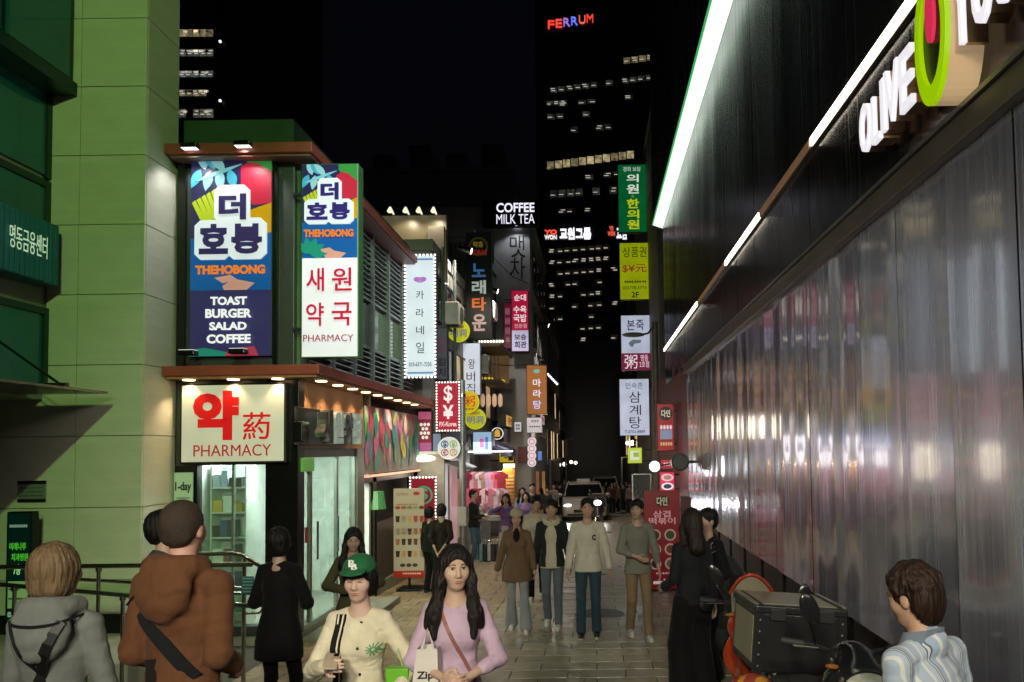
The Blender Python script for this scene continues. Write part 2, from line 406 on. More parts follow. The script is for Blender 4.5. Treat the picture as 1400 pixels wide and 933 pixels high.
# sign, plate, info banner on the bank
t0 = PX(0, 275, P(81, 350, 8.45).x); sx = t0.x
ztop, zbot = PX(60, 300, sx).z, PX(60, 386, sx).z
bs = thing('bank_sign', 'teal ribbed signboard with pale lettering on the bank front', 'sign', (sx, 7.5, zbot))
part('cabinet', MB().box(BX0, sx-.02, 5.6, 8.45, zbot, ztop, .01), pbr((.0, .09, .15), .4, .2), bs)
rib = MB().box(-.012, .012, -.03, .03, 0, ztop-zbot-.02, .004).mesh()
for i in range(38): piece('rib', rib, pbr((.0, .12, .19), .35, .2), (sx-.012, 8.41-i*.072, zbot+.01), bs)
def side_text(s, X, ya, yb, z0, z1, mat, parent, bold=.02, dep=.02, flip=1, name='lettering'):
    "lettering on a plane x = X; flip=1 faces +X (read with y growing to the right), -1 faces -X"
    m = text_mb(s, 0, abs(yb-ya), 0, z1-z0, 0, dep, bold)
    m.v = [(X-flip*(v[1]), (min(ya, yb)+v[0]) if flip == 1 else (max(ya, yb)-v[0]), z0+v[2]) for v in m.v]
    return part(name, m, mat, parent)
ya, yb = PX(10, 340, sx).y, PX(62, 340, sx).y
side_text('명동금융센터', sx+.022, ya, yb, PX(36, 346, sx).z, PX(36, 315, sx).z, em('c9e8be', .5, 0), bs, .0, .003)
x0, x1, z0, z1 = rect(25, 658, 63, 686, BY-.01)
pl = thing('wall_plate', 'small grey metal plate with black bars fixed to the stone wall', 'plaque', ((x0+x1)/2, BY, z0))
part('plate', MB().box(x0, x1, BY-.02, BY+.004, z0, z1), pbr((.34, .36, .34), .35, .6), pl)
part('bar', MB().box(x0-.003, x1+.003, BY-.024, BY-.018, z1-.035, z1+.004), pbr('0d1010', .4), pl); part('bar', MB().box(x0-.003, x1+.003, BY-.024, BY-.018, z0-.004, z0+.03), pbr('0d1010', .4), pl)
for i in range(3): part('lettering', text_mb('●●●●●● ●●●● ●●●●●', x0+.03, x1-.03, z0+.06+i*.045, z0+.075+i*.045, BY-.02, .003, 0), pbr('4a5550', .5), pl)
sign('dental_banner', 'dark green vertical information panel with lime lettering beside the wall plate', (8, 700, 43, 852), 8.3, '06302c', .12,
     [('7층', .3, .47, .62, .57, 'a8e0a0', .4), ('미래나루', .1, .27, .85, .34, '4fc030', .45), ('치과병원', .2, .37, .95, .44, '4fc030', .45), ('●●●●●●●●', .1, .1, .9, .13, '8fae9c', .3, 0), ('●●●● ●●●', .12, .69, .6, .71, '37563f', .2, 0), ('●●● ●●●●●', .12, .78, .75, .80, '37563f', .2, 0), ('02-776-7275', .1, .91, .9, .96, '9fd0a0', .3)],
     [('r', .05, .63, .95, .88, '88b06a', .3)], frame='081a18', thick=.1)
kerb = part('entrance_kerb', MB().box(-3.3, -1.55, 2.9, 5.6, gz(5.6)-.1, gz(3)+.10, .012), STEP); tag(kerb, 'raised stone kerb at the foot of the ramp', kind='structure')
# railings
STEEL = pbr((.55, .54, .48), .22, 1, .1, 5)
rl = thing('ramp_railing', 'polished steel ramp railing with two rails in front of the bank', 'railing', (-5.5, 7.2, gz(7)))
for (pa, pb, Y0, Y1, rr) in (((-40, 776), (345, 772), 7.3, 7.3, .024), ((-40, 796), (345, 829), 7.0, 7.0, .022), ((100, 792), (345, 806), 7.75, 7.75, .02)):
    part('rail', MB().tube([P(*pa, Y0), P(*pb, Y1)], rr, 10), STEEL, rl, True)
for px in (20, 66, 135, 168, 205, 300):
    Y = 7.0 if px in (20, 168, 300) else 7.3
    top = P(px, 797+(px+40)/385*33 if Y == 7.0 else 776, Y)
    part('post', MB().tube([(top.x, Y, gz(Y) if Y < 7.2 else -.03), (top.x, Y, top.z)], .018, 8), STEEL, rl, True)
    part('collar', MB().tube([(top.x, Y, top.z-.04), (top.x, Y, top.z)], .028, 10), STEEL, rl, True)
rl2 = thing('entrance_railing', 'polished steel handrail turning down at the pharmacy window', 'railing', (-3.6, 7.6, gz(7.6)))
Yr = 7.4
part('rail', MB().tube([P(262, 758, Yr), P(318, 757, Yr), P(332, 760, Yr), P(352, 772, Yr-.1), P(366, 779, Yr-.2)], .022, 10), STEEL, rl2, True)
part('rail', MB().tube([P(262, 810, Yr), P(330, 812, Yr)], .016, 8), STEEL, rl2, True)
for px in (283, 334):
    t = P(px, 758, Yr); part('post', MB().tube([(t.x, Yr, gz(Yr)), (t.x, Yr, t.z)], .02, 8), STEEL, rl2, True)
x0, x1, z0, z1 = rect(331, 788, 347, 812, Yr-.05)
part('notice', MB().box(x0, x1, Yr-.06, Yr-.045, z0, z1), pbr((.03, .13, .17), .4), rl2)
for i in range(5): part('lettering', text_mb('●●●●●●●', x0+.01, x1-.01, z0+.015+i*.032, z0+.03+i*.032, Yr-.06, .002, 0), pbr('8fb3b8', .5), rl2)
x0, x1, z0, z1 = rect(333, 813, 356, 840, Yr-.05)
part('guard_loop', MB().tube([(x0, Yr, z1), (x1-.03, Yr, z1), (x1, Yr, z1-.04), (x1, Yr, z0+.04), (x1-.03, Yr, z0), (x0, Yr, z0)], .014, 8), STEEL, rl2, True)

# ------------------------------------------------------------------ pharmacy building
FX, FY = -3.72, 9.3                     # street face and front face
WHITEW = pbr((.7, .7, .66), .6); BLACK = pbr('0b0b0c', .3, .2); CHAR = pbr((.06, .065, .07), .45, .4, .1, 8)
WHT = 0; RED = pbr((.30, .055, .04), .5, .1, .1, 4); WARM = pbr((.34, .17, .075), .5, 0, .15, 3, .1, (1, 6, 1)); GRN = pbr((.022, .055, .032), .5, .2)
ph = thing('pharmacy_building', 'two storey corner shop with red eaves, louvred upper floor and lit pharmacy below', 'building', (-4.5, 11, gz(10)))
zc0, zc1 = P(330, 517, 9.0).z, P(330, 500, 9.0).z          # canopy
ze0, ze1 = P(330, 211, 9.0).z, P(330, 197, 9.0).z          # roof eave
zp = P(330, 165, 9.4).z
fz = -.1
part('floor', MB().box(-5.24, FX, FY, 15.5, gz(16)-.2, fz), STEP, ph)
part('back_wall', MB().box(-5.24, -5.14, FY+.02, 15.5, fz, zc0), WHITEW, ph)
part('party_wall', MB().box(-5.14, FX-.02, 12.3, 12.4, fz, zc0), WHITEW, ph)
part('upper_wall', MB().box(-5.24, FX-.12, FY+.06, 15.5, zc1, ze0-.02), pbr((.10, .11, .10), .6), ph)
part('ceiling', MB().box(-5.13, FX-.02, FY+.1, 12.3, 2.38, 2.42), WHITEW, ph)
part('canopy', MB().box(-5.24, -3.33, 8.95, 15.9, zc0+.03, zc1, .01), RED, ph)
part('canopy_soffit', MB().box(-5.2, -3.37, 8.99, 15.86, zc0, zc0+.028), WARM, ph)
part('roof', MB().box(-5.24, -3.42, 8.95, 15.6, ze0, ze1, .01), pbr((.28, .06, .045), .5, .1), ph)
part('roof_soffit', MB().box(-5.2, -3.46, 9.0, 15.56, ze0-.03, ze0-.002), pbr((.20, .09, .08), .5), ph)
part('parapet', MB().box(-5.24, FX-.1, FY+.08, 15.4, ze1, zp), GRN, ph)
# front: dark surround, corner pier, shop window
x0, x1, z0, z1 = rect(270, 636, 364, 868, FY)
part('pier', MB().box(P(364, 700, FY).x, FX+.02, FY-.03, FY+.16, fz, zc0, .006), BLACK, ph)
part('pier', MB().box(-5.24, x0-.002, FY-.02, FY+.1, fz, zc0), BLACK, ph)
part('lintel', MB().box(-5.24, FX, FY-.022, FY+.1, z1, zc0-.003), CHAR, ph)
part('window_sill', MB().box(x0, x1, FY-.03, FY+.12, fz, fz+.12), CHAR, ph)
for i in range(2):
    a = x0+(x1-x0)*i/2; part('window_pane', MB().box(a+.01, a+(x1-x0)/2-.01, FY+.03, FY+.04, fz+.12, z1), glass((.82, .92, .88), .02, .1, .05), ph)
part('mullion', MB().box((x0+x1)/2-.012, (x0+x1)/2+.012, FY+.01, FY+.06, fz+.12, z1), pbr((.4, .42, .4), .3, .8), ph)
for i, (a, b) in enumerate(((-5.05, 9.9), (-4.5, 10.6), (-4.3, 11.6))):
    part('ceiling_light', MB().box(a, a+.5, b-.2, b+.4, 2.36, 2.379), em('f4fff8', 4.2, 0), ph)
lamp('shop_light', 'AREA', (-4.5, 10.4, 2.3), 75, (.93, 1, .97), ph, (-4.5, 10.4, 0), 1.0)
# shelves and stock seen through the glass
def shelf_unit(x0, x1, y0, y1, lab):
    s_ = thing('display_shelf', lab, 'shelf', ((x0+x1)/2, (y0+y1)/2, fz))
    part('back_panel', MB().box(x0, x1, y1-.02, y1, fz, 2.0), WHITEW, s_)
    for xx in (x0, x1-.02): part('side_panel', MB().box(xx, xx+.02, y0, y1-.02, fz, 2.0), WHITEW, s_)
    for i in range(6): part('shelf', MB().box(x0+.02, x1-.02, y0, y1-.02, fz+.15+i*.33, fz+.17+i*.33), WHITEW, s_)
    return s_
cols = ['c8d4e0', '2c2c34', 'd8b030', '30508c', '8c3a3a', 'e8e8e4', '5a3a90', '4a8a6a', '1a1a1e', 'b0c4d8']
cname = ['pale blue', 'black', 'yellow', 'blue', 'red', 'white', 'purple', 'green', 'matt black', 'light steel blue']
def stock(x0, x1, y0, y1, seed, lab, rows=6):
    r = random.Random(seed)
    for i in range(rows):
        x = x0+.03
        while x < x1-.06:
            w = r.uniform(.06, .14); h = r.uniform(.1, .24)
            if x+w > x1-.03: break
            ci = r.randrange(10)
            o = part('medicine_box', MB().box(x, x+w, y0+.01, y0+.12, fz+.17+i*.33, fz+.17+i*.33+h), pbr(cols[ci], .4, 0, .05))
            tag(o, cname[ci]+' '+lab+', '+['bottom', 'second', 'third', 'fourth', 'fifth', 'top'][i]+' row', 'box', 'medicine boxes on the pharmacy shelves'); x += w+r.uniform(.005, .03)
shelf_unit(-5.1, -4.62, 9.85, 10.15, 'white shelf unit of medicine boxes behind the left shop window pane'); stock(-5.1, -4.62, 9.85, 10.1, 1, 'medicine box on the wide shelf')
shelf_unit(-4.3, -3.98, 9.85, 10.15, 'narrow white shelf unit of dark boxes behind the right shop window pane'); stock(-4.3, -3.98, 9.85, 10.1, 2, 'medicine box on the narrow shelf by the pier')
# street side: entrance with glass doors
def sidewall(py): return None
yA = FY+.18; yD0, yD1, yD2 = 9.75, 10.75, 11.55
part('fascia', MB().box(FX-.06, FX, yA, 11.9, 2.22, zc0-.002), WARM, ph)
part('transom', MB().box(FX-.05, FX+.01, yA, 11.9, 2.1, 2.22), CHAR, ph)
for i, (a, b) in enumerate(((yA, yD0), (yD0, yD1), (yD1, yD2))):
    d_ = part('door_leaf' if i < 2 else 'window_pane', MB().box(FX-.03, FX-.02, a+.03, b-.03, fz+.06, 2.1), glass((.8, .92, .86), .02, .1, .06, .15), ph)
    part('door_frame', MB().box(FX-.045, FX, a, a+.035, fz, 2.1).box(FX-.045, FX, b-.035, b, fz, 2.1).box(FX-.045, FX, a+.035, b-.035, fz, fz+.06), pbr((.38, .38, .36), .3, .8), ph)
part('door_handle', MB().tube([(FX+.04, yD0+.12, 1.25), (FX+.04, yD0+.12, .75)], .014), STEEL, ph, True)
part('door_handle', MB().tube([(FX+.04, yD1-.1, 1.25), (FX+.04, yD1-.1, .75)], .014), STEEL, ph, True)
part('door_sticker', MB().box(FX-.019, FX-.012, yA+.1, yD0-.08, 1.0, 1.2), pbr('a03038', .5), ph)
part('side_pier', MB().box(FX-.1, FX+.03, 11.55, 11.9, fz, 2.22), pbr((.22, .22, .21), .35, .6), ph)
part('entrance_step', MB().box(FX, FX+.55, FY+.1, 12.1, gz(11)-.1, gz(11)+.09, .01), STEP, ph)
for (py, h) in ((632, 30),):
    x_ = FX+.03
    a, b = PX(412, 635, x_).y, PX(428, 635, x_).y
    part('glowing_sticker', MB().box(FX, x_+.02, a, b, PX(420, 645, x_).z, PX(420, 626, x_).z, .01), em('7fd060', .14), ph)  # green sticker by the doors, given a faint glow of its own
# black recessed cafe front further on
part('cafe_wall', MB().box(FX-.5, FX-.45, 12.4, 15.5, fz, zc0), pbr((.05, .045, .04), .6), ph)
part('cafe_frame', MB().box(FX-.12, FX+.02, 12.4, 12.6, fz, 1.78).box(FX-.12, FX+.02, 15.2, 15.5, fz, 1.78).box(FX-.12, FX+.02, 11.9, 15.5, 1.66, 1.78), BLACK, ph)
part('cafe_counter', MB().box(FX-.4, FX-.05, 12.7, 15.2, fz, .95, .01), pbr((.08, .06, .05), .4), ph)
x_ = FX+.05; a, b = PX(503, 715, x_).y, PX(526, 715, x_).y
lp = thing('counter_lamp', 'small green shaded lamp on the dark cafe counter', 'lamp', (FX-.1, 12.5, .95))
part('shade', MB().loft([[(FX+.02+.14*f*math.cos(k*.5236), 12.55+.14*f*math.sin(k*.5236), z) for k in range(12)] for f, z in ((1.25, 1.2), (.95, 1.5))]), em('5fae6a', .12), lp)
part('stem', MB().tube([(FX+.02, 12.55, gz(12.5)), (FX+.02, 12.55, 1.3)], .02), BLACK, lp)
# tropical mural board
mz0, mz1 = 1.80, 2.92; my0, my1 = 11.92, 15.6
mu = thing('mural_board', 'long board painted with pink, teal and yellow tropical leaves under the canopy', 'mural', (FX, 13.7, mz0))
part('board', MB().box(FX-.03, FX+.02, my0, my1, mz0, mz1), pbr((.23, .22, .24), .6, 0, .3, 2), mu)
MR = random.Random(5)
mcols = ['b0406a', '2f9a94', '4a9a4c', 'c7c050', '6a78a0', 'b45a78', '3a7a66', '86a850', 'c06a9a', '2a6a80', 'd0a8b8']
for i in range(74):
    y = MR.uniform(my0+.05, my1-.1); z = MR.uniform(mz0+.02, mz1-.2); L_ = MR.uniform(.3, .75); w_ = MR.uniform(.07, .15); an = math.pi/2+MR.uniform(-.6, .6)
    pts = []
    for t in np.linspace(0, 1, 7): pts.append((t*L_, w_*math.sin(math.pi*t**.8)))
    for t in np.linspace(1, 0, 7)[1:-1]: pts.append((t*L_, -w_*math.sin(math.pi*t**.8)))
    m = MB(); n = len(pts)
    q = [(FX+.0205+.0003*i, min(my1, max(my0, y+math.cos(an)*u-math.sin(an)*v_)), min(mz1, max(mz0, z+math.sin(an)*u+math.cos(an)*v_))) for u, v_ in pts]
    m.add(q, [tuple(range(n))]); part('painted_leaf', m, pbr(MR.choice(mcols), .5, 0, .25, 9, 0, em=None), mu)
part('light_bar', MB().box(FX+.02, FX+.06, my0, my1, mz0-.05, mz0-.015), em('ffb090', .9, 0), mu)
# upper side: louvres and windows
lz0, lz1 = zc1+.04, ze0-.06
SLAT = pbr((.62, .65, .69), .4, .5, .08); MULL = pbr((.16, .18, .18), .4, .5)
ys = [9.62, 10.55, 11.5, 12.45, 13.4, 14.35, 15.4]
slat = MB().add([(-.0, 0, -.02), (.06, 0, -.045), (.06, 0, -.035), (0, 0, -.008), (0, .88, -.02), (.06, .88, -.045), (.06, .88, -.035), (0, .88, -.008)], [(0, 1, 2, 3), (7, 6, 5, 4), (0, 4, 5, 1), (1, 5, 6, 2), (2, 6, 7, 3), (3, 7, 4, 0)]).mesh()
part('louvre_backing', MB().box(FX-.12, FX-.1, 9.4, 15.45, lz0, lz1), pbr((.05, .06, .055), .7), ph)
for a, b in zip(ys, ys[1:]):
    part('mullion', MB().box(FX-.1, FX+.03, a-.04, a+.03, lz0-.02, lz1+.03), MULL, ph)
    z = lz1-.02
    while z > lz0+.06:
        if not (lz0+.62 < z < lz0+1.42) or a < 9.7: piece('louvre_slat', slat, SLAT, (FX-.06, a+.035, z), ph)
        z -= .088
    if a > 9.7:
        part('window_pane', MB().box(FX-.08, FX-.07, a+.03, b-.04, lz0+.66, lz0+1.4), pbr((.03, .045, .03), .08, .2, .3, 3, spec=.8), ph)
        [part('window_frame', MB().box(FX-.09, FX-.02, a+.03, b-.04, lz0+q_, lz0+q_+.06), MULL, ph) for q_ in (.6, 1.4)]
part('corner_panel', MB().box(FX-.1, FX+.02, FY+.02, 9.58, zc1, ze0-.03), pbr((.12, .2, .12), .4, .4), ph)
# canopy down-lights
for i, (x, y) in enumerate([(-5.0, 9.12), (-4.45, 9.12), (-3.9, 9.12)]+[(-3.5, 9.5+.62*j) for j in range(9)]):
    part('downlight', MB().tube([(x, y, zc0-.012), (x, y, zc0+.01)], .07, 14), em('ffd9a0', 5, 0), ph)
    if i < 12: lamp('downlight_beam', 'SPOT', (x, y, zc0-.03), 26, (1, .72, .42), ph, (x-.1 if i > 2 else x, y+(.12 if i < 3 else 0), 0), .05, 110)
for (px, py) in ((265, 204), (337, 201), (262, 484), (330, 482)):
    q = P(px, py, 9.0); up = py < 300
    f_ = thing('sign_floodlight', ('small flat floodlight on the red eave above' if up else 'small flat floodlight on the canopy below')+(' the left half of the tall colourful sign' if px < 300 else ' the right half of the tall colourful sign'), 'floodlight', q)
    part('housing', MB().box(q.x-.1, q.x+.1, 8.86, 8.98, q.z-.03, q.z+.03, .01), BLACK, f_)
    part('lens', MB().box(q.x-.09, q.x+.09, 8.87, 8.97, q.z-.036 if up else q.z+.03, q.z-.03 if up else q.z+.036), em('ffffff', 1.3 if up else .5, 0), f_)
    part('arm', MB().box(q.x-.01, q.x+.01, 8.97, 9.24, q.z-.01, q.z+.01), BLACK, f_)
    if up: lamp('flood_beam', 'SPOT', (q.x, 8.9, q.z-.06), 26, (1, .98, .95), f_, (q.x-.15, 9.32, 4.2), .06, 120)

# ------------------------------------------------------------------ metal-clad store on the right
XW = 2.1; E1 = 7.9*XW; E2 = 10.15*XW
def metal_mat(c, rough, streak, aniso=.8, coat=0, crough=.06, metal=.88):
    m = bpy.data.materials.new('cladding'); m.use_nodes = True; t = m.node_tree; N = t.nodes; L = t.links; b = N['Principled BSDF']
    b.inputs['Base Color'].default_value = (*c, 1); b.inputs['Metallic'].default_value = metal; b.inputs['Roughness'].default_value = rough; b.inputs['Anisotropic'].default_value = aniso; b.inputs['Anisotropic Rotation'].default_value = .25
    tn = N.new('ShaderNodeTangent'); tn.direction_type = 'RADIAL'; tn.axis = 'Z'; L.new(tn.outputs[0], b.inputs['Tangent'])
    b.inputs['Coat Weight'].default_value = coat; b.inputs['Coat IOR'].default_value = 1.9; b.inputs['Coat Roughness'].default_value = crough
    g = N.new('ShaderNodeNewGeometry'); mp = N.new('ShaderNodeMapping'); mp.inputs['Scale'].default_value = (1, 9, .06); L.new(g.outputs['Position'], mp.inputs[0])
    nz = N.new('ShaderNodeTexNoise'); nz.inputs['Scale'].default_value = 3.2; nz.inputs['Detail'].default_value = 6; nz.inputs['Roughness'].default_value = .65; L.new(mp.outputs[0], nz.inputs[0])
    bp = N.new('ShaderNodeBump'); bp.inputs['Strength'].default_value = streak; bp.inputs['Distance'].default_value = .006; L.new(nz.outputs[0], bp.inputs['Height']); L.new(bp.outputs[0], b.inputs['Normal']); L.new(bp.outputs[0], b.inputs['Coat Normal'])
    r = N.new('ShaderNodeMapRange'); r.inputs[1].default_value = .3; r.inputs[2].default_value = .7; r.inputs[3].default_value = rough*.6; r.inputs[4].default_value = rough*1.5; L.new(nz.outputs[0], r.inputs[0]); L.new(r.outputs[0], b.inputs['Roughness'])
    mx = N.new('ShaderNodeMixRGB'); mx.inputs[1].default_value = (*[v*.75 for v in c], 1); mx.inputs[2].default_value = (*[min(1, v*1.2) for v in c], 1); L.new(nz.outputs[0], mx.inputs[0]); L.new(mx.outputs[0], b.inputs['Base Color'])
    return m
CLAD = metal_mat((.64, .66, .84), .21, .05, 0, .8, .05, .78); CLADD = metal_mat((.10, .10, .105), .2, .2, 0); LEDGE = pbr((.14, .12, .095), .4, .5, .15, 3)
oy = thing('metal_clad_store', 'tall store faced with reflective metal sheets and slanting light strips', 'building', (4, 12, gz(12)))
zpB = CAMZ-.674*XW; zpT = CAMZ+.79*XW; zL = CAMZ+.865*XW; zS2 = CAMZ+1.35*XW; zS1 = CAMZ+3.07*XW
part('core', MB().box(XW+.06, 9, -12, E1+.1, zpB+.02, zpT+.1).box(XW+.06, 9, -12, E2, zpT+.1, zS1).box(XW+.55, 9, -12, E1+.1, gz(20)-.3, zpB+.02), pbr((.05, .05, .05), .7), oy)
def bowed(y0, y1, z0, z1, X, seed, amp=.007, ny=14, nz_=10):
    r = random.Random(seed); a1, a2, p1, p2 = r.uniform(-amp, amp), r.uniform(-amp, amp)*.6, r.uniform(0, 6), r.uniform(0, 6); tl = r.uniform(-.004, .004)
    v = []; f = []
    for j in range(nz_+1):
        for i in range(ny+1):
            u, w = i/ny, j/nz_
            d = a1*math.sin(math.pi*u)*(.6+.4*math.sin(2.2*w+p1))+a2*math.sin(2*math.pi*u+p2+1.3*w)+tl*(u-.5)
            v.append((X+d, y0+(y1-y0)*u, z0+(z1-z0)*w))
    n = len(v)
    for j in range(nz_):
        for i in range(ny):
            q = j*(ny+1)+i; f.append((q, q+ny+1, q+ny+2, q+1))
    e = [(X+.03, y0, z0), (X+.03, y1, z0), (X+.03, y1, z1), (X+.03, y0, z1)]
    c = (0, ny, (nz_+1)*(ny+1)-1, nz_*(ny+1))
    f += [(c[0], c[1], n+1, n), (c[1], c[2], n+2, n+1), (c[2], c[3], n+3, n+2), (c[3], c[0], n, n+3)]
    return MB().add(v, f+[(n, n+1, n+2, n+3)])
y = -10.08; i = 0
while y < E1-.1:
    part('metal_sheet', bowed(y+.004, y+.716, zpB, zpT, XW, i, .011), CLAD, oy, True); y += .72; i += 1
part('ledge', MB().box(XW-.07, XW+.06, -12, E1, zpT+.002, zL, .01), LEDGE, oy)
part('ledge_lip', MB().box(XW-.09, XW-.05, -12, E1, zL+.002, zL+.03), pbr((.3, .3, .28), .3, .8), oy)
y = -11.0
while y < E2-.1:
    y1 = min(y+1.2, E2)
    part('dark_sheet', bowed(y+.004, y1-.004, zL+.03, zS2-.055, XW, i, .003), CLADD, oy, True); i += 1
    part('dark_sheet', bowed(y+.004, y1-.004, zS2+.06, zS1-.02, XW, i, .003), CLADD, oy, True); i += 1
    y += 1.2
part('upper_storey', MB().box(XW-.27, 9, -12, E2+.2, zS1+.125, 26), pbr((.05, .07, .06), .35, .5, .2, 1, .2, (1, 6, .3)), oy)
for y in np.arange(-4, E2, .6): part('cladding_rib', MB().box(XW-.30, XW-.27, y, y+.05, zS1+.13, 26), pbr((.05, .075, .06), .3, .6), oy)
# upper light cove: white diffuser under the overhang, green edge strip outside
part('light_cove', MB().add([(XW, -6, zS1), (XW, E2+.1, zS1), (XW-.28, E2+.1, zS1+.1), (XW-.28, -6, zS1+.1)], [(0, 1, 2, 3)]), em('e6f5e6', 1.05, .06), oy)
part('green_edge_strip', MB().box(XW-.31, XW-.28, -12, E2+.1, zS1+.09, zS1+.125), em('3ab060', .7, 0), oy)
for (pa, pb, lit) in ((912, 960, 1), (960, 1000, 0), (1000, 1050, 1), (1050, 1124, 0), (1124, 1420, 1), (1420, 3000, 1)):
    ya, yb = XW*1011/(pb-812), XW*1011/(pa-812)
    yb = min(yb, E2-.1)
    part('light_strip', MB().box(XW-.05, XW+.03, ya+.02, yb-.02, zS2-.035, zS2+.04, .008), em('fff1dc', 8.0, .1) if lit else em('a87c54', .22, .1), oy)  # unlit segments get a dim glow for reflection on the metal channel
    part('strip_channel', MB().box(XW-.03, XW+.05, ya, yb, zS2-.05, zS2+.055), LEDGE, oy)
# undercroft: plinth, brackets
part('plinth', MB().box(XW+.35, XW+.5, 1, E1, gz(20)-.3, zpB+.01), pbr((.09, .07, .065), .5), oy)
for y in np.arange(3, E1-.5, 1.1):
    part('stand_leg', MB().box(XW+.03, XW+.07, y, y+.05, gz(y)-.05, zpB+.02).box(XW+.03, XW+.34, y+.002, y+.048, gz(y)+.3, gz(y)+.34), pbr('1a1a1a', .4, .6), oy)
0 and part('rail_bar', MB().box(XW-.0, XW+.03, 2, E1-.1, zpB-.1, zpB-.05), pbr((.12, .1, .09), .4, .6), oy)
part('end_wall', MB().box(XW-.01, 9, E1-.05, E1+.1, gz(20)-.2, zpT), pbr((.10, .05, .05), .5), oy)
# big letters
ls = thing('store_letter_sign', 'big white channel letters with a tall lime oval holding a red drop', 'sign', (XW, 5.5, 4.6))
LET = em('f2eef6', .72, 0); SIDE = pbr((.55, .36, .2), .3, .6)
def letter(ch, pxl, pyt, pyb, pxr, pyt2=None):
    a = PX(pxl, (pyt+pyb)/2, XW-.16); b = PX(pxr, (pyt+pyb)/2, XW-.16)
    zt = PX((pxl+pxr)/2, pyt, XW-.16).z; zb = PX((pxl+pxr)/2, pyb, XW-.16).z
    m = text_mb(ch, 0, a.y-b.y, 0, zt-zb, 0, .03, .008)
    m.v = [(XW-.16+v[1], a.y-v[0], zb+v[2]) for v in m.v]; part('letter', m, LET, ls)
    m2 = text_mb(ch, 0, a.y-b.y, 0, zt-zb, 0, .11, .006); m2.v = [(XW-.05+v[1]+.0, a.y-v[0], zb+v[2]) for v in m2.v]; part('letter_return', m2, SIDE, ls)
letter('O', 1180, 140, 209, 1194); letter('L', 1197, 128, 195, 1207); letter('I', 1209, 107, 181, 1214); letter('V', 1214, 88, 167, 1233); letter('E', 1235, 66, 150, 1252)
letter('Y', 1308, -50, 62, 1330); letter('O', 1334, -78, 34, 1359); letter('U', 1365, -105, 5, 1390); letter('N', 1402, -150, -25, 1432); letter('G', 1440, -190, -60, 1480)
a = PX(1257, 60, XW-.2).y; b = PX(1301, 60, XW-.2).y; zc = PX(1278, 47, XW-.2).z; rz_ = zc-PX(1278, 146, XW-.2).z; ry = (a-b)/2
def oval(r0, r1, x0, x1): 
    m = MB().ring((0, 0), r0, r1, 0, 1, 40); m.v = [(x0+(x1-x0)*v[1], (a+b)/2-v[0]*ry, zc+v[2]*rz_) for v in m.v]; return m
part('oval_ring', oval(.72, 1, XW-.23, XW-.2), em('9ccc00', .62, 0), ls); part('oval_return', oval(.9, 1, XW-.2, XW-.02), em('ffd9a8', .22), ls)
m = MB().disc((0, 0), .74, 0, 1, 36); m.v = [(XW-.202+.01*v[1], (a+b)/2-v[0]*ry, zc+v[2]*rz_) for v in m.v]; part('oval_back', m, pbr((.05, .06, .03), .3), ls)
m = MB().disc((0, .28), .22, 0, 1, 20, .4); m.v = [(XW-.23+.02*v[1], (a+b)/2-v[0]*ry*1.2, zc+v[2]*rz_) for v in m.v]; part('red_drop', m, em('e03058', .6, 0), ls)
part('mounting_bar', MB().box(XW-.08, XW, b-2.3, PX(1180, 180, XW).y+.05, PX(1215, 150, XW).z-.02, PX(1215, 150, XW).z+.02), DARKM, ls)
# green floodlights on the store that wash the bank opposite
for i, y in enumerate((-7.6, -5.8)):
    q = Vector((XW-.75, y, 9.2))
    g = thing('green_floodlight', 'green floodlight on a bracket high on the metal store', 'floodlight', q, group='green floodlights on the metal store')
    part('housing', MB().box(q.x-.1, q.x+.1, y-.18, y+.18, q.z-.12, q.z+.12, .02), BLACK, g); part('arm', MB().box(q.x+.1, XW+.02, y-.03, y+.03, q.z-.03, q.z+.03), BLACK, g)
    part('lens', MB().box(q.x-.11, q.x-.1, y-.15, y+.15, q.z-.1, q.z+.1), em('40ff60', 3, 0), g)
    lamp('green_beam', 'SPOT', (q.x-.14, y, q.z), 2500, (.52, 1, .25), g, (-6.9, 8.6, 4.8), .15, 40, .5)

q = Vector((XW-.62, 3.7, 7.2)); g = thing('added_white_floodlight', 'added white floodlight on a bracket of the metal store facing the louvred floor', 'floodlight', q)  # unseen floodlight added to brighten the louvres
part('housing', MB().box(q.x-.1, q.x+.1, q.y-.18, q.y+.18, q.z-.12, q.z+.12, .02), BLACK, g); part('arm', MB().box(q.x+.1, XW+.02, q.y-.03, q.y+.03, q.z-.03, q.z+.03), BLACK, g); part('lens', MB().box(q.x-.11, q.x-.1, q.y-.15, q.y+.15, q.z-.1, q.z+.1), em('ffffff', 2, 0), g)
lamp('white_beam', 'SPOT', (q.x-.14, q.y, q.z), 1700, (.92, 1, .95), g, (-3.7, 12.8, 4.2), .15, 34, .7)
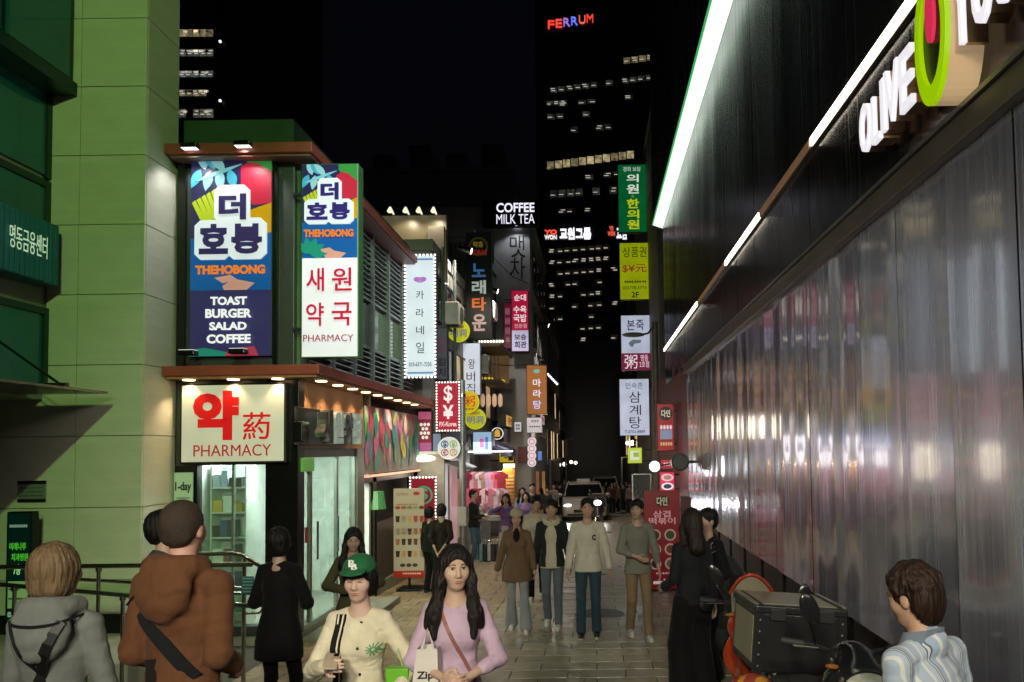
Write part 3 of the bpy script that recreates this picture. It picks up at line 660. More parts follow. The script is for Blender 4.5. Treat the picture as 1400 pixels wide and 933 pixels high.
# ------------------------------------------------------------------ unseen street lamps added behind the camera to light people and ground
def added_street_lamp(x, y, h, energy, col, label, arm, aim):
    g = gz(y); s_ = thing('added_street_lamp', label, 'street lamp', (x, y, g), group='added street lamps at the near end of the lane')
    part('pole', MB().tube([(x, y, g), (x, y, g+h*.5), (x, y, g+h)], [.07, .06, .045], 10), pbr('2b2e30', .4, .7), s_, True)
    part('arm', MB().tube([(x, y, g+h-.02), (x+arm*.5, y, g+h+.12), (x+arm, y, g+h+.1)], .03, 8), pbr('2b2e30', .4, .7), s_, True)
    part('lamp_head', MB().box(x+arm-.25, x+arm+.25, y-.14, y+.14, g+h+.06, g+h+.16, .03), pbr('2b2e30', .4, .7), s_)
    part('lamp_glass', MB().box(x+arm-.2, x+arm+.2, y-.1, y+.1, g+h+.045, g+h+.062), em('fff3d8', 6, 0), s_)
    lamp('lamp_light', 'SPOT', (x+arm, y, g+h+.02), energy, col, s_, aim, .3, 66, .9)
added_street_lamp(-3.6, -2.6, 4.3, 1400, (1, .94, .74), 'added street lamp with a long arm on the bank side', 2.4, (-.4, 8.0, .6))
added_street_lamp(1.75, -3.0, 4.5, 1400, (1, .91, .72), 'added street lamp with a long arm on the metal store side', -1.5, (.1, 9.0, .6))
# ================================================================== SIGNS ON THE PHARMACY CORNER
def leafshape(cx, cy, L_, w, an, asp, n=6):
    "leaf outline in sign fractions; asp = width/height of the face"
    o = []
    for t in np.linspace(0, 1, n): o.append((t*L_, w*math.sin(math.pi*t**.85)))
    for t in np.linspace(1, 0, n)[1:-1]: o.append((t*L_, -w*math.sin(math.pi*t**.85)))
    return [(min(1, max(0, cx+(math.cos(an)*u-math.sin(an)*v))), min(1, max(0, cy-(math.sin(an)*u+math.cos(an)*v)*asp))) for u, v in o]
def tropical(v1, asp, st):
    "printed leaves and colour fields in the top of the sign, v from 0 to v1"
    sh = [('r', 0, 0, 1, v1, '2c2a58', st), ('p', [(0, v1*.62), (1, v1*.5), (1, v1), (0, v1)], '1060b0', st),
          ('p', [(.66, 0), (1, 0), (1, .12*v1/.68), (.8, .07), (.66, .03)], '3f9a48', st),
          ('p', [(.62, .06), (.72, .04), (.84, .05), (1, .09), (1, v1*.36), (.78, v1*.38), (.62, v1*.28)], 'd02848', st),
          ('p', [(.66, v1*.43), (1, v1*.36), (1, v1*.58), (.7, v1*.6)], 'd8a000', st),
          ('p', [(.3, v1*.91), (.5, v1*.89), (.6, v1*.93), (.4, v1*.95)], 'e8a898', st),
          ('p', [(.4, v1*.97), (.55, v1*.92), (.8, v1*.95), (.7, v1), (.42, v1)], 'e8a898', st)]
    for i in range(7):
        sh.append(('p', leafshape(.12+.06*i, v1*(.11+.005*(i % 3)), .3 if i % 2 else .26, .06, math.pi*(.55 if i % 2 else 1.35)+.12*i, asp), 'a0dcec' if i % 3 else '50b8d8', st))
    sh.append(('p', leafshape(.05, v1*.2, .62, .025, .35, asp), '90d8e8', st))
    for i in range(5):
        sh.append(('p', [(.02+.06*i, v1*(.36-.02*i)), (.06+.06*i, v1*(.34-.02*i)), (.16+.055*i, v1*(.45-.015*i)), (.28+.03*i, v1*(.49-.01*i)), (.27+.03*i, v1*(.51-.01*i)), (.12+.055*i, v1*(.48-.015*i))], 'c8d830', st))
    return sh
def blobs(items, st, col='e8f0f8'):
    out_ = []
    for (x0, y0, x1, y1) in items:
        rx, ry = (x1-x0)*.16, (y1-y0)*.14
        out_.append(('p', [(x0+rx, y0), (x1-rx, y0), (x1, y0+ry), (x1, y1-ry), (x1-rx, y1), (x0+rx, y1), (x0, y1-ry), (x0, y0+ry)], col, st))
    return out_
# dark frame that carries the tall sign
x0, x1, z0, z1 = rect(243, 206, 401, 497, 9.2)
part('sign_frame', MB().box(x0, x1, 9.23, 9.36, zc1, ze0-.03, .01), CHAR, ph)
part('frame_edge', MB().box(x0, x0+.1, 9.18, 9.24, zc1, ze0-.03).box(P(374, 350, 9.2).x, P(380, 350, 9.2).x, 9.18, 9.24, zc1, ze0-.03), BLACK, ph)
asp = 111/277
sign('tall_toast_sign', 'tall colourful tropical print sign with white cafe menu words on the dark frame', (260, 211, 372, 488), 9.16, '3a3470', .3,
     [('더', .36, .20, .70, .33, '3a2a6a', .3, .05), ('호', .12, .35, .48, .50, '3a2a6a', .3, .05), ('봉', .52, .35, .90, .50, '3a2a6a', .3, .05),
      ('THEHOBONG', .08, .555, .94, .60, 'f08020', .55, .05), ('TOAST', .27, .71, .72, .752, 'f4f4f8', .62, .04), ('BURGER', .21, .77, .78, .815, 'f4f4f8', .62, .04), ('SALAD', .26, .835, .72, .875, 'f4f4f8', .62, .04), ('COFFEE', .23, .895, .77, .94, 'f4f4f8', .62, .04)],
     tropical(.675, asp, .36)+blobs([(.30, .155, .74, .345), (.06, .33, .50, .525), (.46, .32, .95, .525)], .52)
     + [('p', [(0, .97), (.2, .96), (.45, .98), (.45, 1), (0, 1)], '2a9a88', .3), ('p', [(.5, .965), (.8, .955), (.85, 1), (.45, 1)], 'd04060', .3)], frame='101216', thick=.07, edge=.008)
sign('projecting_pharmacy_sign', 'two part projecting lightbox, tropical print above red pharmacy letters on white', (412, 224, 490, 489), 9.12, 'eceef2', .62,
     [('더', .35, .10, .68, .19, '3a2a8a', .3, .05), ('호', .1, .205, .48, .295, '3a2a8a', .3, .05), ('봉', .52, .205, .88, .295, '3a2a8a', .3, .05), ('THEHOBONG', .05, .345, .95, .385, 'f08020', .5, .05),
      ('새', .1, .545, .42, .665, 'c8143c', .5, .012), ('원', .56, .545, .92, .665, 'c8143c', .5, .012), ('약', .1, .725, .42, .845, 'c8143c', .5, .012), ('국', .56, .725, .92, .845, 'c8143c', .5, .012), ('PHARMACY', .05, .89, .95, .925, 'b02048', .4, 0)],
     tropical(.49, 78/265, .42)+blobs([(.29, .075, .72, .205), (.05, .185, .5, .315), (.46, .185, .94, .315)], .55)
     + [('p', leafshape(.15, .47, .3, .07, a, 78/265), '209a80', .4) for a in (0, .6, 1.2, 1.8, 2.4)], frame='4a7a50', thick=.2, edge=.012, wall=FX-.02)
sign('pharmacy_lightbox', 'wide cream lightbox with large red pharmacy lettering over the shop window', (246, 524, 391, 634), 9.16, 'd8d6bc', .42,
     [('약', .11, .07, .56, .72, 'd01818', .5, .055), ('葯', .6, .36, .87, .72, 'd01818', .45, .008), ('PHARMACY', .12, .78, .88, .93, 'b02030', .42, 0)], frame='16140f', thick=.14, edge=.025)
sign('eyewear_poster', 'pale green poster with black lettering at the shop window edge', (238, 646, 264, 692), 9.24, 'a8c898', .30, [('1-day', .06, .28, .94, .62, '202a28', .0, .03), ('●●●●●●', .15, .75, .85, .79, '405040', 0, 0)], frame='708a68', thick=.02, edge=.004)
# black channel letters along the entrance
xs_ = FX+.16; cl = thing('channel_letter_sign', 'black three dimensional pharmacy letters with mirror sides over the entrance', 'sign', (xs_, 10.3, 2.3))
ya, yb = PX(430, 580, xs_).y, PX(486, 580, xs_).y; n_ = 4
for i, ch in enumerate('새원약국'):
    a = ya+(yb-ya)*i/n_; b = a+(yb-ya)/n_*.86
    side_text(ch, xs_, a, b, 2.28, 2.72, em('b8c4b8', .25, 0) if i % 2 else pbr((.5, .5, .5), .15, .9), cl, .05, .12, 1, 'letter')
part('backing_box', MB().box(FX, xs_-.13, ya-.28, yb+.05, 2.26, 2.74, .01), BLACK, cl)
part('side_box', MB().box(FX, xs_-.04, ya-.3, ya-.06, 2.3, 2.55, .01), BLACK, cl)
x_ = FX+.1; a = PX(487, 590, x_).y; o = part('wall_lantern', MB().box(FX, x_, a, a+.22, PX(490, 597, x_).z, PX(490, 582, x_).z, .01), em('d8c0a0', .5)); tag(o, 'small square cream wall light between letters and mural', 'lamp')

# ================================================================== LEFT ROW BEYOND
DK = lambda c, r=.6: pbr(c, r, 0, .15, 1.5, .1)
def block(name, label, x0, x1, y0, y1, h, col, floors=None, cat='building', rough=.7):
    b = thing(name, label, cat, ((x0+x1)/2, (y0+y1)/2, gz(y1)))
    part('walls', MB().box(x0, x1, y0, y1, gz(y1)-.3, h), DK(col, rough), b)
    part('parapet', MB().box(x0-.05, x1+.05, y0-.05, y1+.05, h, h+.25), DK(col, rough), b)
    return b
def wins(b, X, y0, y1, z0, z1, n, rows, lit=(), dirn=1, w=.7, h=.65, litc='ffdca0', ls=.5, dark=(.01, .012, .015)):
    "windows on a street face x = X; each its own pane and frame"
    for r in range(rows):
        for i in range(n):
            cy = y0+(y1-y0)*(i+.5)/n; ww = (y1-y0)/n*w/2; cz_ = z0+(z1-z0)*(r+.5)/rows; hh = (z1-z0)/rows*h/2
            on = (r, i) in lit
            p_ = part('window', MB().box(X-.01*dirn, X+.03*dirn, cy-ww, cy+ww, cz_-hh, cz_+hh), em(litc, ls, .4) if on else pbr(dark, .1, .2, .2, 2, spec=.8), b)
            part('window_frame', MB().box(X, X+.06*dirn, cy-ww-.05, cy-ww, cz_-hh-.05, cz_+hh+.05).box(X, X+.06*dirn, cy+ww, cy+ww+.05, cz_-hh-.05, cz_+hh+.05).box(X, X+.06*dirn, cy-ww, cy+ww, cz_+hh, cz_+hh+.05).box(X, X+.09*dirn, cy-ww, cy+ww, cz_-hh-.05, cz_-hh), pbr((.05, .05, .055), .5, .3), p_)
b2 = block('meat_house_building', 'grey three storey shop building with a floodlit wooden signboard on its roof', -7.5, -3.55, 16.2, 21.0, 6.6, (.30, .30, .28))
wins(b2, -3.55, 16.5, 20.8, 3.4, 6.4, 4, 2, {(0, 2), (0, 3)}, ls=.35)
part('roof_sheet', MB().box(-5.6, -3.5, 17.3, 17.4, 6.6, 7.6), DK((.2, .19, .16)), b2)
part('pipe_rack', MB().tube([(-3.45, 17.0, 6.9), (-3.45, 17.0, 3.2)], .05).tube([(-3.4, 18.2, 6.9), (-3.4, 18.2, 3.0)], .04), pbr((.16, .18, .17), .4, .6), b2)
sign('rooftop_board', 'weathered beige signboard lit by small lamps along its top edge', (517, 294, 611, 386), 17.2, '8a8064', .20,
     [('마', .19, .46, .40, .62, '1a1712', 0, 0), ('바', .46, .42, .62, .72, '1a1712', 0, 0), ('집', .66, .36, .84, .66, '1a1712', 0, 0)], frame='4a4538', thick=.12)
part('hanging_box', MB().box(*rect(585, 309, 607, 342, 17.0)[:2], 17.0, 17.15, *rect(585, 309, 607, 342, 17.0)[2:]), pbr((.22, .2, .17), .5), b2)
for i, px in enumerate((535, 556, 574, 594)):
    q = P(px, 291, 17.0); o = part('board_lamp', MB().tube([(q.x, 17.2, q.z+.03), (q.x, 16.9, q.z+.08), (q.x, 16.85, q.z-.02)], [.02, .03, .06], 8), em('fff0d0', .9, 0)); tag(o, 'small gooseneck lamp on the top edge of the beige signboard', 'lamp', 'gooseneck lamps over the beige signboard')
    if i in (1, 3): lamp('board_light', 'SPOT', (q.x, 16.75, q.z-.05), 22, (1, .85, .6), None, (q.x, 17.2, q.z-1.0), .05, 120)
sign('nail_salon_sign', 'tall white lightbox with scalloped bulb border and handwritten black letters', (554, 349, 595, 516), 14.4, 'dfeaf4', .62,
     [('카', .36, .29, .64, .36, '22303c', 0, 0), ('라', .36, .44, .64, .51, '22303c', 0, 0), ('네', .36, .585, .64, .655, '22303c', 0, 0), ('일', .36, .72, .64, .81, '22303c', 0, 0), ('010-6371-7250', .1, .885, .9, .92, '2a5a88', .2, .01)],
     [('r', .04, .02, .96, .035, '6898c8', .5), ('r', .04, .965, .96, .98, '6898c8', .5), ('c', .5, .2, .16, 'c890d8', .55, .1), ('c', .38, .195, .1, 'b878d0', .55, .08), ('c', .62, .195, .1, 'b878d0', .55, .08)], frame='8898a8', bulbs=.022, wall=FX)
b3 = block('noraebang_building', 'dark grey five storey building carrying the vertical karaoke sign', -8, -3.4, 21.05, 26.0, 8.3, (.20, .23, .22))
wins(b3, -3.4, 21.3, 25.8, 2.9, 8.0, 3, 3, {(0, 1)}, ls=.3)
part('end_wall_panel', MB().box(-4.2, -3.45, 20.9, 21.04, 6.65, 8.0), DK((.13, .13, .125)), b3)
for i in range(5): part('pipe', MB().tube([(-4.1+.12*i, 20.85, 6.6), (-4.1+.12*i, 20.85, 8.1)], .03, 6), pbr((.12, .14, .13), .4, .5), b3)
sign('karaoke_sign', 'dark vertical sign with blue, white and orange outlined letters', (637, 318, 672, 464), 20.3, '0e1614', .15,
     [('노', .22, .29, .8, .42, '3a6a98', .5, .03), ('래', .22, .45, .8, .58, 'b8c4b8', .5, .03), ('타', .22, .61, .8, .74, 'e07028', .55, .03), ('운', .22, .77, .8, .93, 'c0a098', .5, .03), ('락휴', .28, .08, .7, .14, '8a7a20', .4, .02), ('NORAE', .15, .16, .85, .21, '982a20', .4, .03)],
     [('o', .5, .13, .38, '5a5a20', .12)], frame='1c2422', thick=.25, wall=-3.45)
# pale wall with its own lamp
b4 = block('tea_house_building', 'grey rendered building end with brushed lettering and a black roof sign', -6.5, -2.2, 26.05, 35, 10.6, (.28, .28, .28))
wins(b4, -2.2, 27, 34.5, 3.4, 10, 4, 3, {(0, 0)}, ls=.3)
x0, x1, z0, z1 = rect(676, 309, 725, 480, 26.0)
ms = thing('brushed_wall_lettering', 'large black brush style letters on the grey end wall under a lamp', 'sign', ((x0+x1)/2, 26, z0))
part('panel', MB().box(x0, x1, 25.98, 26.04, z0, z1), pbr((.30, .30, .31), .6, 0, .1, 2), ms)
for ch, v0, v1_ in (('맷', 322, 352), ('차', 352, 382)):
    a, b, c, d = rect(697, v0, 718, v1_, 25.97); part('lettering', text_mb(ch, a, b, c, d, 25.979, .01, 0), pbr('101214', .5), ms)
q = P(706, 307, 25.7); part('wall_lamp', MB().box(q.x-.12, q.x+.12, 25.6, 25.98, q.z-.03, q.z+.02), em('f0f4ff', 2.0, 0), ms); lamp('wall_light', 'SPOT', (q.x, 25.6, q.z-.06), 60, (.92, .95, 1), ms, (q.x, 26.0, q.z-2.2), .06, 120)
sign('coffee_roof_sign', 'black roof sign with glowing white cafe lettering', (660, 275, 736, 309), 25.6, '05060c', .1,
     [('COFFEE', .24, .06, .94, .46, 'f2f0ff', .85, .025), ('MILK TEA', .24, .54, .94, .94, 'f2f0ff', .85, 0)], frame='08090c', thick=.3)
sign('soup_house_sign', 'narrow red over white lightbox with white and blue lettering', (699, 397, 723, 481), 25.2, 'c01440', .5,
     [('순대', .15, .06, .88, .17, 'fff0f4', .6, .02), ('수육', .1, .25, .9, .37, 'fff0f4', .6, .02), ('국밥', .1, .39, .9, .52, 'fff0f4', .6, .02), ('전문점', .15, .55, .9, .62, 'f0c0d0', .5, .01), ('보승', .15, .72, .88, .82, '20305a', .1, .03), ('회관', .15, .84, .88, .95, '20305a', .1, .03)],
     [('r', 0, .66, 1, 1, 'd0c8ec', .5)], frame='30202a', thick=.2, wall=-3.0)
sign('red_side_sign', 'small dim red sign behind the red over white lightbox', (688, 414, 700, 478), 25.6, '802040', .25, [('●●●●\n●●●●\n●●●●\n●●●', .2, .1, .8, .9, 'c08090', .3, 0)], thick=.12)
sign('malatang_sign', 'orange vertical lightbox with pale lavender letters', (720, 499, 748, 567), 25.5, 'b06a28', .42,
     [('마', .3, .28, .72, .44, 'e8dcec', .6, .02), ('라', .3, .5, .72, .66, 'e8dcec', .6, .02), ('탕', .3, .72, .72, .9, 'c8c8f4', .6, .02)], [('c', .5, .12, .16, '70c0b0', .5, .1)], frame='402818', thick=.25, wall=-2.25, framelit=0)
sign('vertical_purple_sign', 'narrow dim vertical sign of purple and blue letters beside the bulb bordered sign', (596, 448, 612, 520), 16.0, '5a5868', .22,
     [('봉', .3, .18, .8, .32, '8a3060', .3, .02), ('밥집', .05, .36, .95, .46, '70305a', .3, .02), ('김', .1, .58, .9, .74, '182048', .15, .03), ('치', .1, .78, .9, .95, '182048', .15, .03)], thick=.15, wall=-3.6)
sign('white_brush_board', 'white lit board with sparse black brush strokes and hanging bulbs above', (629, 469, 657, 541), 20.2, 'd4dcec', .5, [('왕', .4, .3, .75, .5, '303238', 0, 0), ('비', .3, .55, .75, .75, '303238', 0, 0), ('집', .3, .78, .75, .97, '303238', 0, 0)], [('c', .7, .62, .07, 'd890b0', .5)], frame='808a98', thick=.2, wall=-3.5)
def round_sign(label, px, py, r, Y, face, s, texts, rim='d8e020', name='round_sign', back='40420a', pole=None):
    c = P(px, py, Y); rr = r*Y/1011; root = thing(name, label, 'sign', (c.x, Y, c.z-rr))
    part('cabinet', MB().disc((c.x, c.z), rr, Y, Y+.14), pbr(back, .5), root); part('face', MB().disc((c.x, c.z), rr*.96, Y-.006, Y+.002), em(face, s), root)
    part('rim', MB().ring((c.x, c.z), rr*.93, rr*1.0, Y-.012, Y+.01), em(rim, s*.9, 0), root)
    for k, (tx, u0, v0, u1, v1, col, st, bd) in enumerate(texts):
        part('lettering', text_mb(tx, c.x+u0*rr, c.x+u1*rr, c.z-v1*rr, c.z-v0*rr, Y-.007, .006, bd), em(col, st, 0) if st else pbr(col), root)
    part('bracket', MB().box(min(c.x, pole if pole else -3.55), max(c.x, pole if pole else -3.55), Y+.05, Y+.09, c.z-.02, c.z+.02), CHAR, root)
    return root
round_sign('round yellow lightbox with red and blue letters hung high above the lane', 627, 453, 15.5, 18.2, 'c8c81c', .5, [('HAPPY', -.55, -.55, .55, -.25, 'c03050', .4, .02), ('明洞', -.7, -.15, .7, .5, '3848a8', .4, .004)], name='high_round_sign')
round_sign('round yellow lightbox with a bold red character', 640, 550, 15.5, 18.6, 'dcb818', .55, [('粥', -.62, -.55, .62, .4, 'c81818', .5, 0), ('●●●●', -.5, .55, .5, .68, 'a06010', .3, 0)])
round_sign('round yellow lightbox with blue characters below the red character one', 650, 573, 14.5, 19.2, 'c8c81c', .5, [('明洞', -.75, -.25, .75, .45, '3848a8', .4, .004), ('HAPPY', -.5, -.65, .5, -.4, 'c03050', .4, .02)])
cur = round_sign('round white sign with four coloured currency rings on a pole', 614, 613, 15.5, 15.4, 'd8dcd8', .55, [('$', -.55, -.6, -.2, -.1, '304090', .2, .02), ('€', -.55, .15, -.2, .6, 'b03048', .3, .02), ('¥', .22, -.6, .56, -.1, '90a838', .4, .02), ('元', .2, .15, .58, .6, 'c89010', .4, .02)], rim='e8e8e8', back='606468', pole=P(632, 613, 15.55).x)
c = P(614, 613, 15.4); rr = 15.5*15.4/1011
for (u, v, co_) in ((-.38, .36, '304090'), (.38, .36, '90a838'), (-.38, -.38, 'b03048'), (.38, -.38, 'c89010')): part('ring', MB().ring((c.x+u*rr, c.z+v*rr), rr*.26, rr*.33, 15.385, 15.393, 20), em(co_, .4, 0), cur)
sign('exchange_sign', 'red lightbox with white bulbs, dollar and yen signs high on a pole', (597, 523, 628, 589), 15.3, 'b80c34', .5,
     [('$', .3, .05, .72, .43, 'f4e8ec', .62, .02), ('¥', .25, .47, .77, .77, 'f4e8ec', .62, .03), ('FX-Korea', .08, .83, .92, .93, 'f0d8dc', .55, .03)], frame='902038', bulbs=.018, thick=.16, wall=P(632, 560, 15.55).x)
pp = P(632, 700, 15.55); pole = thing('sign_pole', 'grey steel pole carrying the round currency sign', 'pole', (pp.x, 15.6, gz(15.6)))
part('shaft', MB().tube([(pp.x, 15.6, gz(15.6)), (pp.x, 15.6, P(632, 520, 15.6).z)], .07, 12), pbr((.3, .32, .34), .4, .5), pole, True)
[part('clamp', MB().tube([(pp.x, 15.6, q_), (pp.x, 15.6, q_+.06)], .08, 12), STEEL, pole, True) for q_ in (2.3, 3.3)]
part('poster', MB().box(pp.x-.09, pp.x+.09, 15.5, 15.51, .6, 1.0), pbr((.5, .5, .48), .6), pole)
sign('standing_exchange_board', 'red bulb edged exchange board with green dollar and yellow rings by the menu', (561, 653, 596, 716), 14.6, '900c28', .38, [('$', .34, .22, .7, .52, '40a080', .5, .02)], [('o', .52, .38, .36, '3a9a78', .45), ('o', .52, .92, .34, 'd0a018', .45)], frame='701828', bulbs=.02, thick=.1)
sign('cherry_blossom_sign', 'pink and red vertical panel with string lights beside the mural', (571, 562, 591, 625), 16.02, 'a83048', .3, [('●●●\n●●\n●●●\n●●', .1, .25, .9, .62, 'f0e8d8', .6, 0)], [('r', 0, 0, 1, .17, 'd86a90', .4), ('r', .1, .7, 1, .99, 'c86aa0', .42)], thick=.12, wall=-3.7)
sign('pale_strip_sign', 'pale blue narrow vertical fabric strip behind the pink panel', (591, 592, 604, 640), 16.1, '98a8c8', .35, [], thick=.08)
sign('sky_blue_box_sign', 'light blue box sign with a pink and a blue block', (646, 590, 673, 622), 18.3, '9cc0e0', .5, [], [('r', .36, .3, .58, .7, 'd060a8', .5), ('r', .66, .22, .82, .8, '5078c8', .5)], frame='20242c', thick=.5, wall=-3.45)
sign('yellow_mascotless_sign', 'lumpy yellow lit sign panel above the warm shop', (682, 612, 703, 633), 22.2, 'd8b820', .5, [('S', .35, .25, .6, .75, '6a4a08', .1, .02)], [('r', .62, .1, .98, .9, '301410', .1)], frame='403010', thick=.3, wall=-3.3)
# ring neon sign
c = P(680, 593, 22.5); rr = 8.5*22.5/1011; ns = thing('neon_ring_sign', 'white neon ring around a small yellow emblem on a dark disc', 'sign', (c.x, 22.5, c.z-rr))
part('disc', MB().disc((c.x, c.z), rr, 22.5, 22.6), BLACK, ns); part('neon_ring', MB().ring((c.x, c.z), rr*.86, rr*.98, 22.47, 22.5), em('e8e4f0', .8, 0), ns); part('emblem', MB().poly([(c.x-.09, c.z-.1), (c.x+.09, c.z-.1), (c.x+.07, c.z+.08), (c.x, c.z+.14), (c.x-.07, c.z+.08)], 22.48, 22.5), em('d8a830', .6, 0), ns)
part('bracket', MB().box(-3.45, c.x, 22.55, 22.59, c.z-.02, c.z+.02), CHAR, ns)
# four disc sign
c0 = P(727, 603+8, 25.7); ds = thing('four_disc_sign', 'white vertical sign of four joined discs with pink rings', 'sign', (c0.x, 25.7, P(727, 638, 25.7).z))
for i in range(4):
    c = P(727, 604+i*9.6, 25.7); rr = 5.8*25.7/1011
    d_ = part('disc', MB().disc((c.x, c.z), rr, 25.7+.002*i, 25.82-.002*i), em('e8e0e4', .6), ds); part('ring', MB().ring((c.x, c.z), rr*.5, rr*.68, 25.685, 25.7, 20), em('d07888', .5, 0), d_)
part('bracket', MB().box(-2.4, c.x, 25.72, 25.76, c.z+.3, c.z+.34), CHAR, ds)
for (nm, lab, px, Y, f_, s_, tx) in (
    ('white_banner_sign', 'white lit panel with grey print over the four disc sign', (720, 571, 741, 592), 25.6, 'd8d0d4', .5, [('●●●●●', .15, .55, .9, .65, '606068', .1, 0), ('●●●', .3, .15, .8, .3, 'c08080', .3, 0)]),
    ('small_white_sign', 'small pale lightbox beside the neon ring', (703, 577, 713, 591), 25.7, 'd8dce8', .45, [('●●\n●●', .2, .2, .8, .8, '8a7080', .2, 0)]),
    ('dark_red_sign', 'dark red square panel next to the four disc sign', (708, 611, 720, 633), 25.85, '601818', .25, []),
    ('blue_small_sign', 'small blue lightbox beyond the four disc sign', (735, 617, 741, 630), 27.5, '5888d0', .55, []),
    ('white_slim_sign', 'slim white lit strip sign at the end of the left row', (745, 613, 748, 623), 36, 'f0f0f4', .6, []),
    ('lilac_slim_sign', 'small lilac lit sign under the slim white strip', (745, 627, 749, 635), 36, 'c0b8f0', .6, [])):
    sign(nm, lab, px, Y, f_, s_, tx, frame='282428', thick=.15, edge=.01)
# balcony with yellow lights and hanging lanterns between the brush board and the grey end
bal = thing('lit_balcony', 'upper balcony with glowing yellow soffit and pale lanterns under it', 'balcony', (-3.3, 23, 4.2))
for k, (pa, pb, py, Yb) in enumerate(((655, 672, 521, 22.2), (672, 688, 524, 23.6))):
    x0, x1, z0, z1 = rect(pa, py-5, pb, py+2, Yb); part('soffit_light', MB().box(x0, x1, Yb, Yb+.5, z0, z1), em('e8c040', .6), bal)
x0, x1, z0, z1 = rect(655, 468, 690, 556, 23)
part('slab', MB().box(x0, x1, 22, 25, P(670, 527, 23).z, P(670, 523, 23).z).box(x0, x1, 22, 25, P(670, 480, 23).z, P(670, 474, 23).z), DK((.12, .1, .08)), bal)
part('back_panel', MB().box(x0, x1, 24.2, 24.3, P(670, 520, 23).z, P(670, 480, 23).z), em('806038', .22, .3), bal)
for i in range(7): part('railing_bar', MB().box(x0+.05+i*.11, x0+.08+i*.11, 21.98, 22.02, P(670, 520, 22).z, P(670, 486, 22).z), pbr((.1, .09, .08), .4, .5), bal)
for i in range(9):
    q = P(655+i*4, 467, 21.9); part('string_bulb', MB().ell((q.x, 21.9, q.z), (.035, .035, .045), 8, 6), em('fff4e0', 1.5, 0), bal, True)
for i in range(4):
    q = P(660+i*8, 548, 21.8); part('lantern', MB().tube([(q.x, 21.8, q.z+.2), (q.x, 21.8, q.z+.12), (q.x, 21.8, q.z-.1), (q.x, 21.8, q.z-.18)], [.03, .065, .065, .03], 10), em('e0b894', .5), bal, True)
# extension cables
for (lab, pts, Y) in (('thin black cable sagging across the dark lane end', [(752, 514), (775, 533), (800, 541), (825, 537), (845, 528), (868, 510)], 34), ('overhead wire looping from the yellow round sign to the orange sign', [(610, 480), (650, 494), (690, 500), (720, 499), (748, 500)], 24), ('wire drooping down from the grey end wall', [(660, 345), (675, 352), (700, 378), (722, 388)], 25.8)):
    o = part('overhead_cable', MB().tube([P(a, b, Y) for a, b in pts], .014, 5), pbr('0a0a0b', .5)); tag(o, lab, 'cable')
# festoon near the orange sign
fs = thing('festoon_lights', 'short diagonal string of pale bulbs beside the orange sign', 'string lights', P(755, 520, 31))
me = MB().ell((0, 0, 0), (.05, .05, .05), 8, 6).mesh(smooth=True)
for i in range(7): piece('bulb', me, em('f4f0ff', 1.2, 0), P(749+i*2.1, 512+i*2.2, 31), fs)
part('wire', MB().tube([P(748, 510, 31), P(763, 526, 31)], .012, 5), BLACK, fs)

# ------------------------------------------------------------------ ground-floor shops on the left
def shopfront(nm, lab, y0, y1, X, zt, bc, bs, floorz=None, deep=1.2):
    s_ = thing(nm, lab, 'shop', (X-.4, (y0+y1)/2, gz(y1)))
    part('back_wall', MB().box(X-deep-.05, X-deep, y0, y1, gz(y1), zt), em(bc, bs, .35), s_)  # back wall glows to stand for the lit interior
    part('side_wall', MB().box(X-deep, X+.02, y0, y0+.08, gz(y1), zt), pbr((.3, .28, .26), .6), s_); part('side_wall', MB().box(X-deep, X+.02, y1-.08, y1, gz(y1), zt), pbr((.3, .28, .26), .6), s_)
    part('ceiling', MB().box(X-deep, X, y0, y1, zt, zt+.06), WHITEW, s_)
    part('tube_light', MB().box(X-.5, X-.4, y0+.2, y1-.2, zt-.06, zt-.01), em('fff4ea', 2.6, 0), s_)
    part('fascia', MB().box(X-.02, X+.06, y0, y1, zt+.06, zt+.5), pbr((.12, .11, .12), .5), s_)
    return s_
# the shops jut out in front of the upper blocks
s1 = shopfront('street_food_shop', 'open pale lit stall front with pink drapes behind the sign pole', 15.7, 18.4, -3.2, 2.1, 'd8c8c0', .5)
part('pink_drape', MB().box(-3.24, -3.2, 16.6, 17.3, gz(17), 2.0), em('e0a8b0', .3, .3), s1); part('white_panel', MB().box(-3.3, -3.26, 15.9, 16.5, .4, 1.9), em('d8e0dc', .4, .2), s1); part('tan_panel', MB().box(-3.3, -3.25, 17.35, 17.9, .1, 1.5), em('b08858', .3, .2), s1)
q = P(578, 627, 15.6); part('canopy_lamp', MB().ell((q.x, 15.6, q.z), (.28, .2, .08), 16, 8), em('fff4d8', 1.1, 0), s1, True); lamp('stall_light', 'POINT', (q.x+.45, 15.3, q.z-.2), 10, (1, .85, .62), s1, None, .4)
part('awning', MB().add([(-3.3, 15.8, 1.95), (-3.3, 18, 1.95), (-2.85, 18, 1.75), (-2.85, 15.8, 1.75), (-3.3, 15.8, 1.98), (-3.3, 18, 1.98), (-2.85, 18, 1.78), (-2.85, 15.8, 1.78)], [(0, 1, 2, 3), (7, 6, 5, 4), (0, 3, 7, 4), (3, 2, 6, 7), (1, 5, 6, 2)]), pbr((.18, .19, .19), .5), s1)
s2 = shopfront('clothes_shop', 'bright clothes shop front hung with pink and red garments under a navy awning', 18.6, 22.2, -3.15, 2.2, 'e8d8dc', .55)
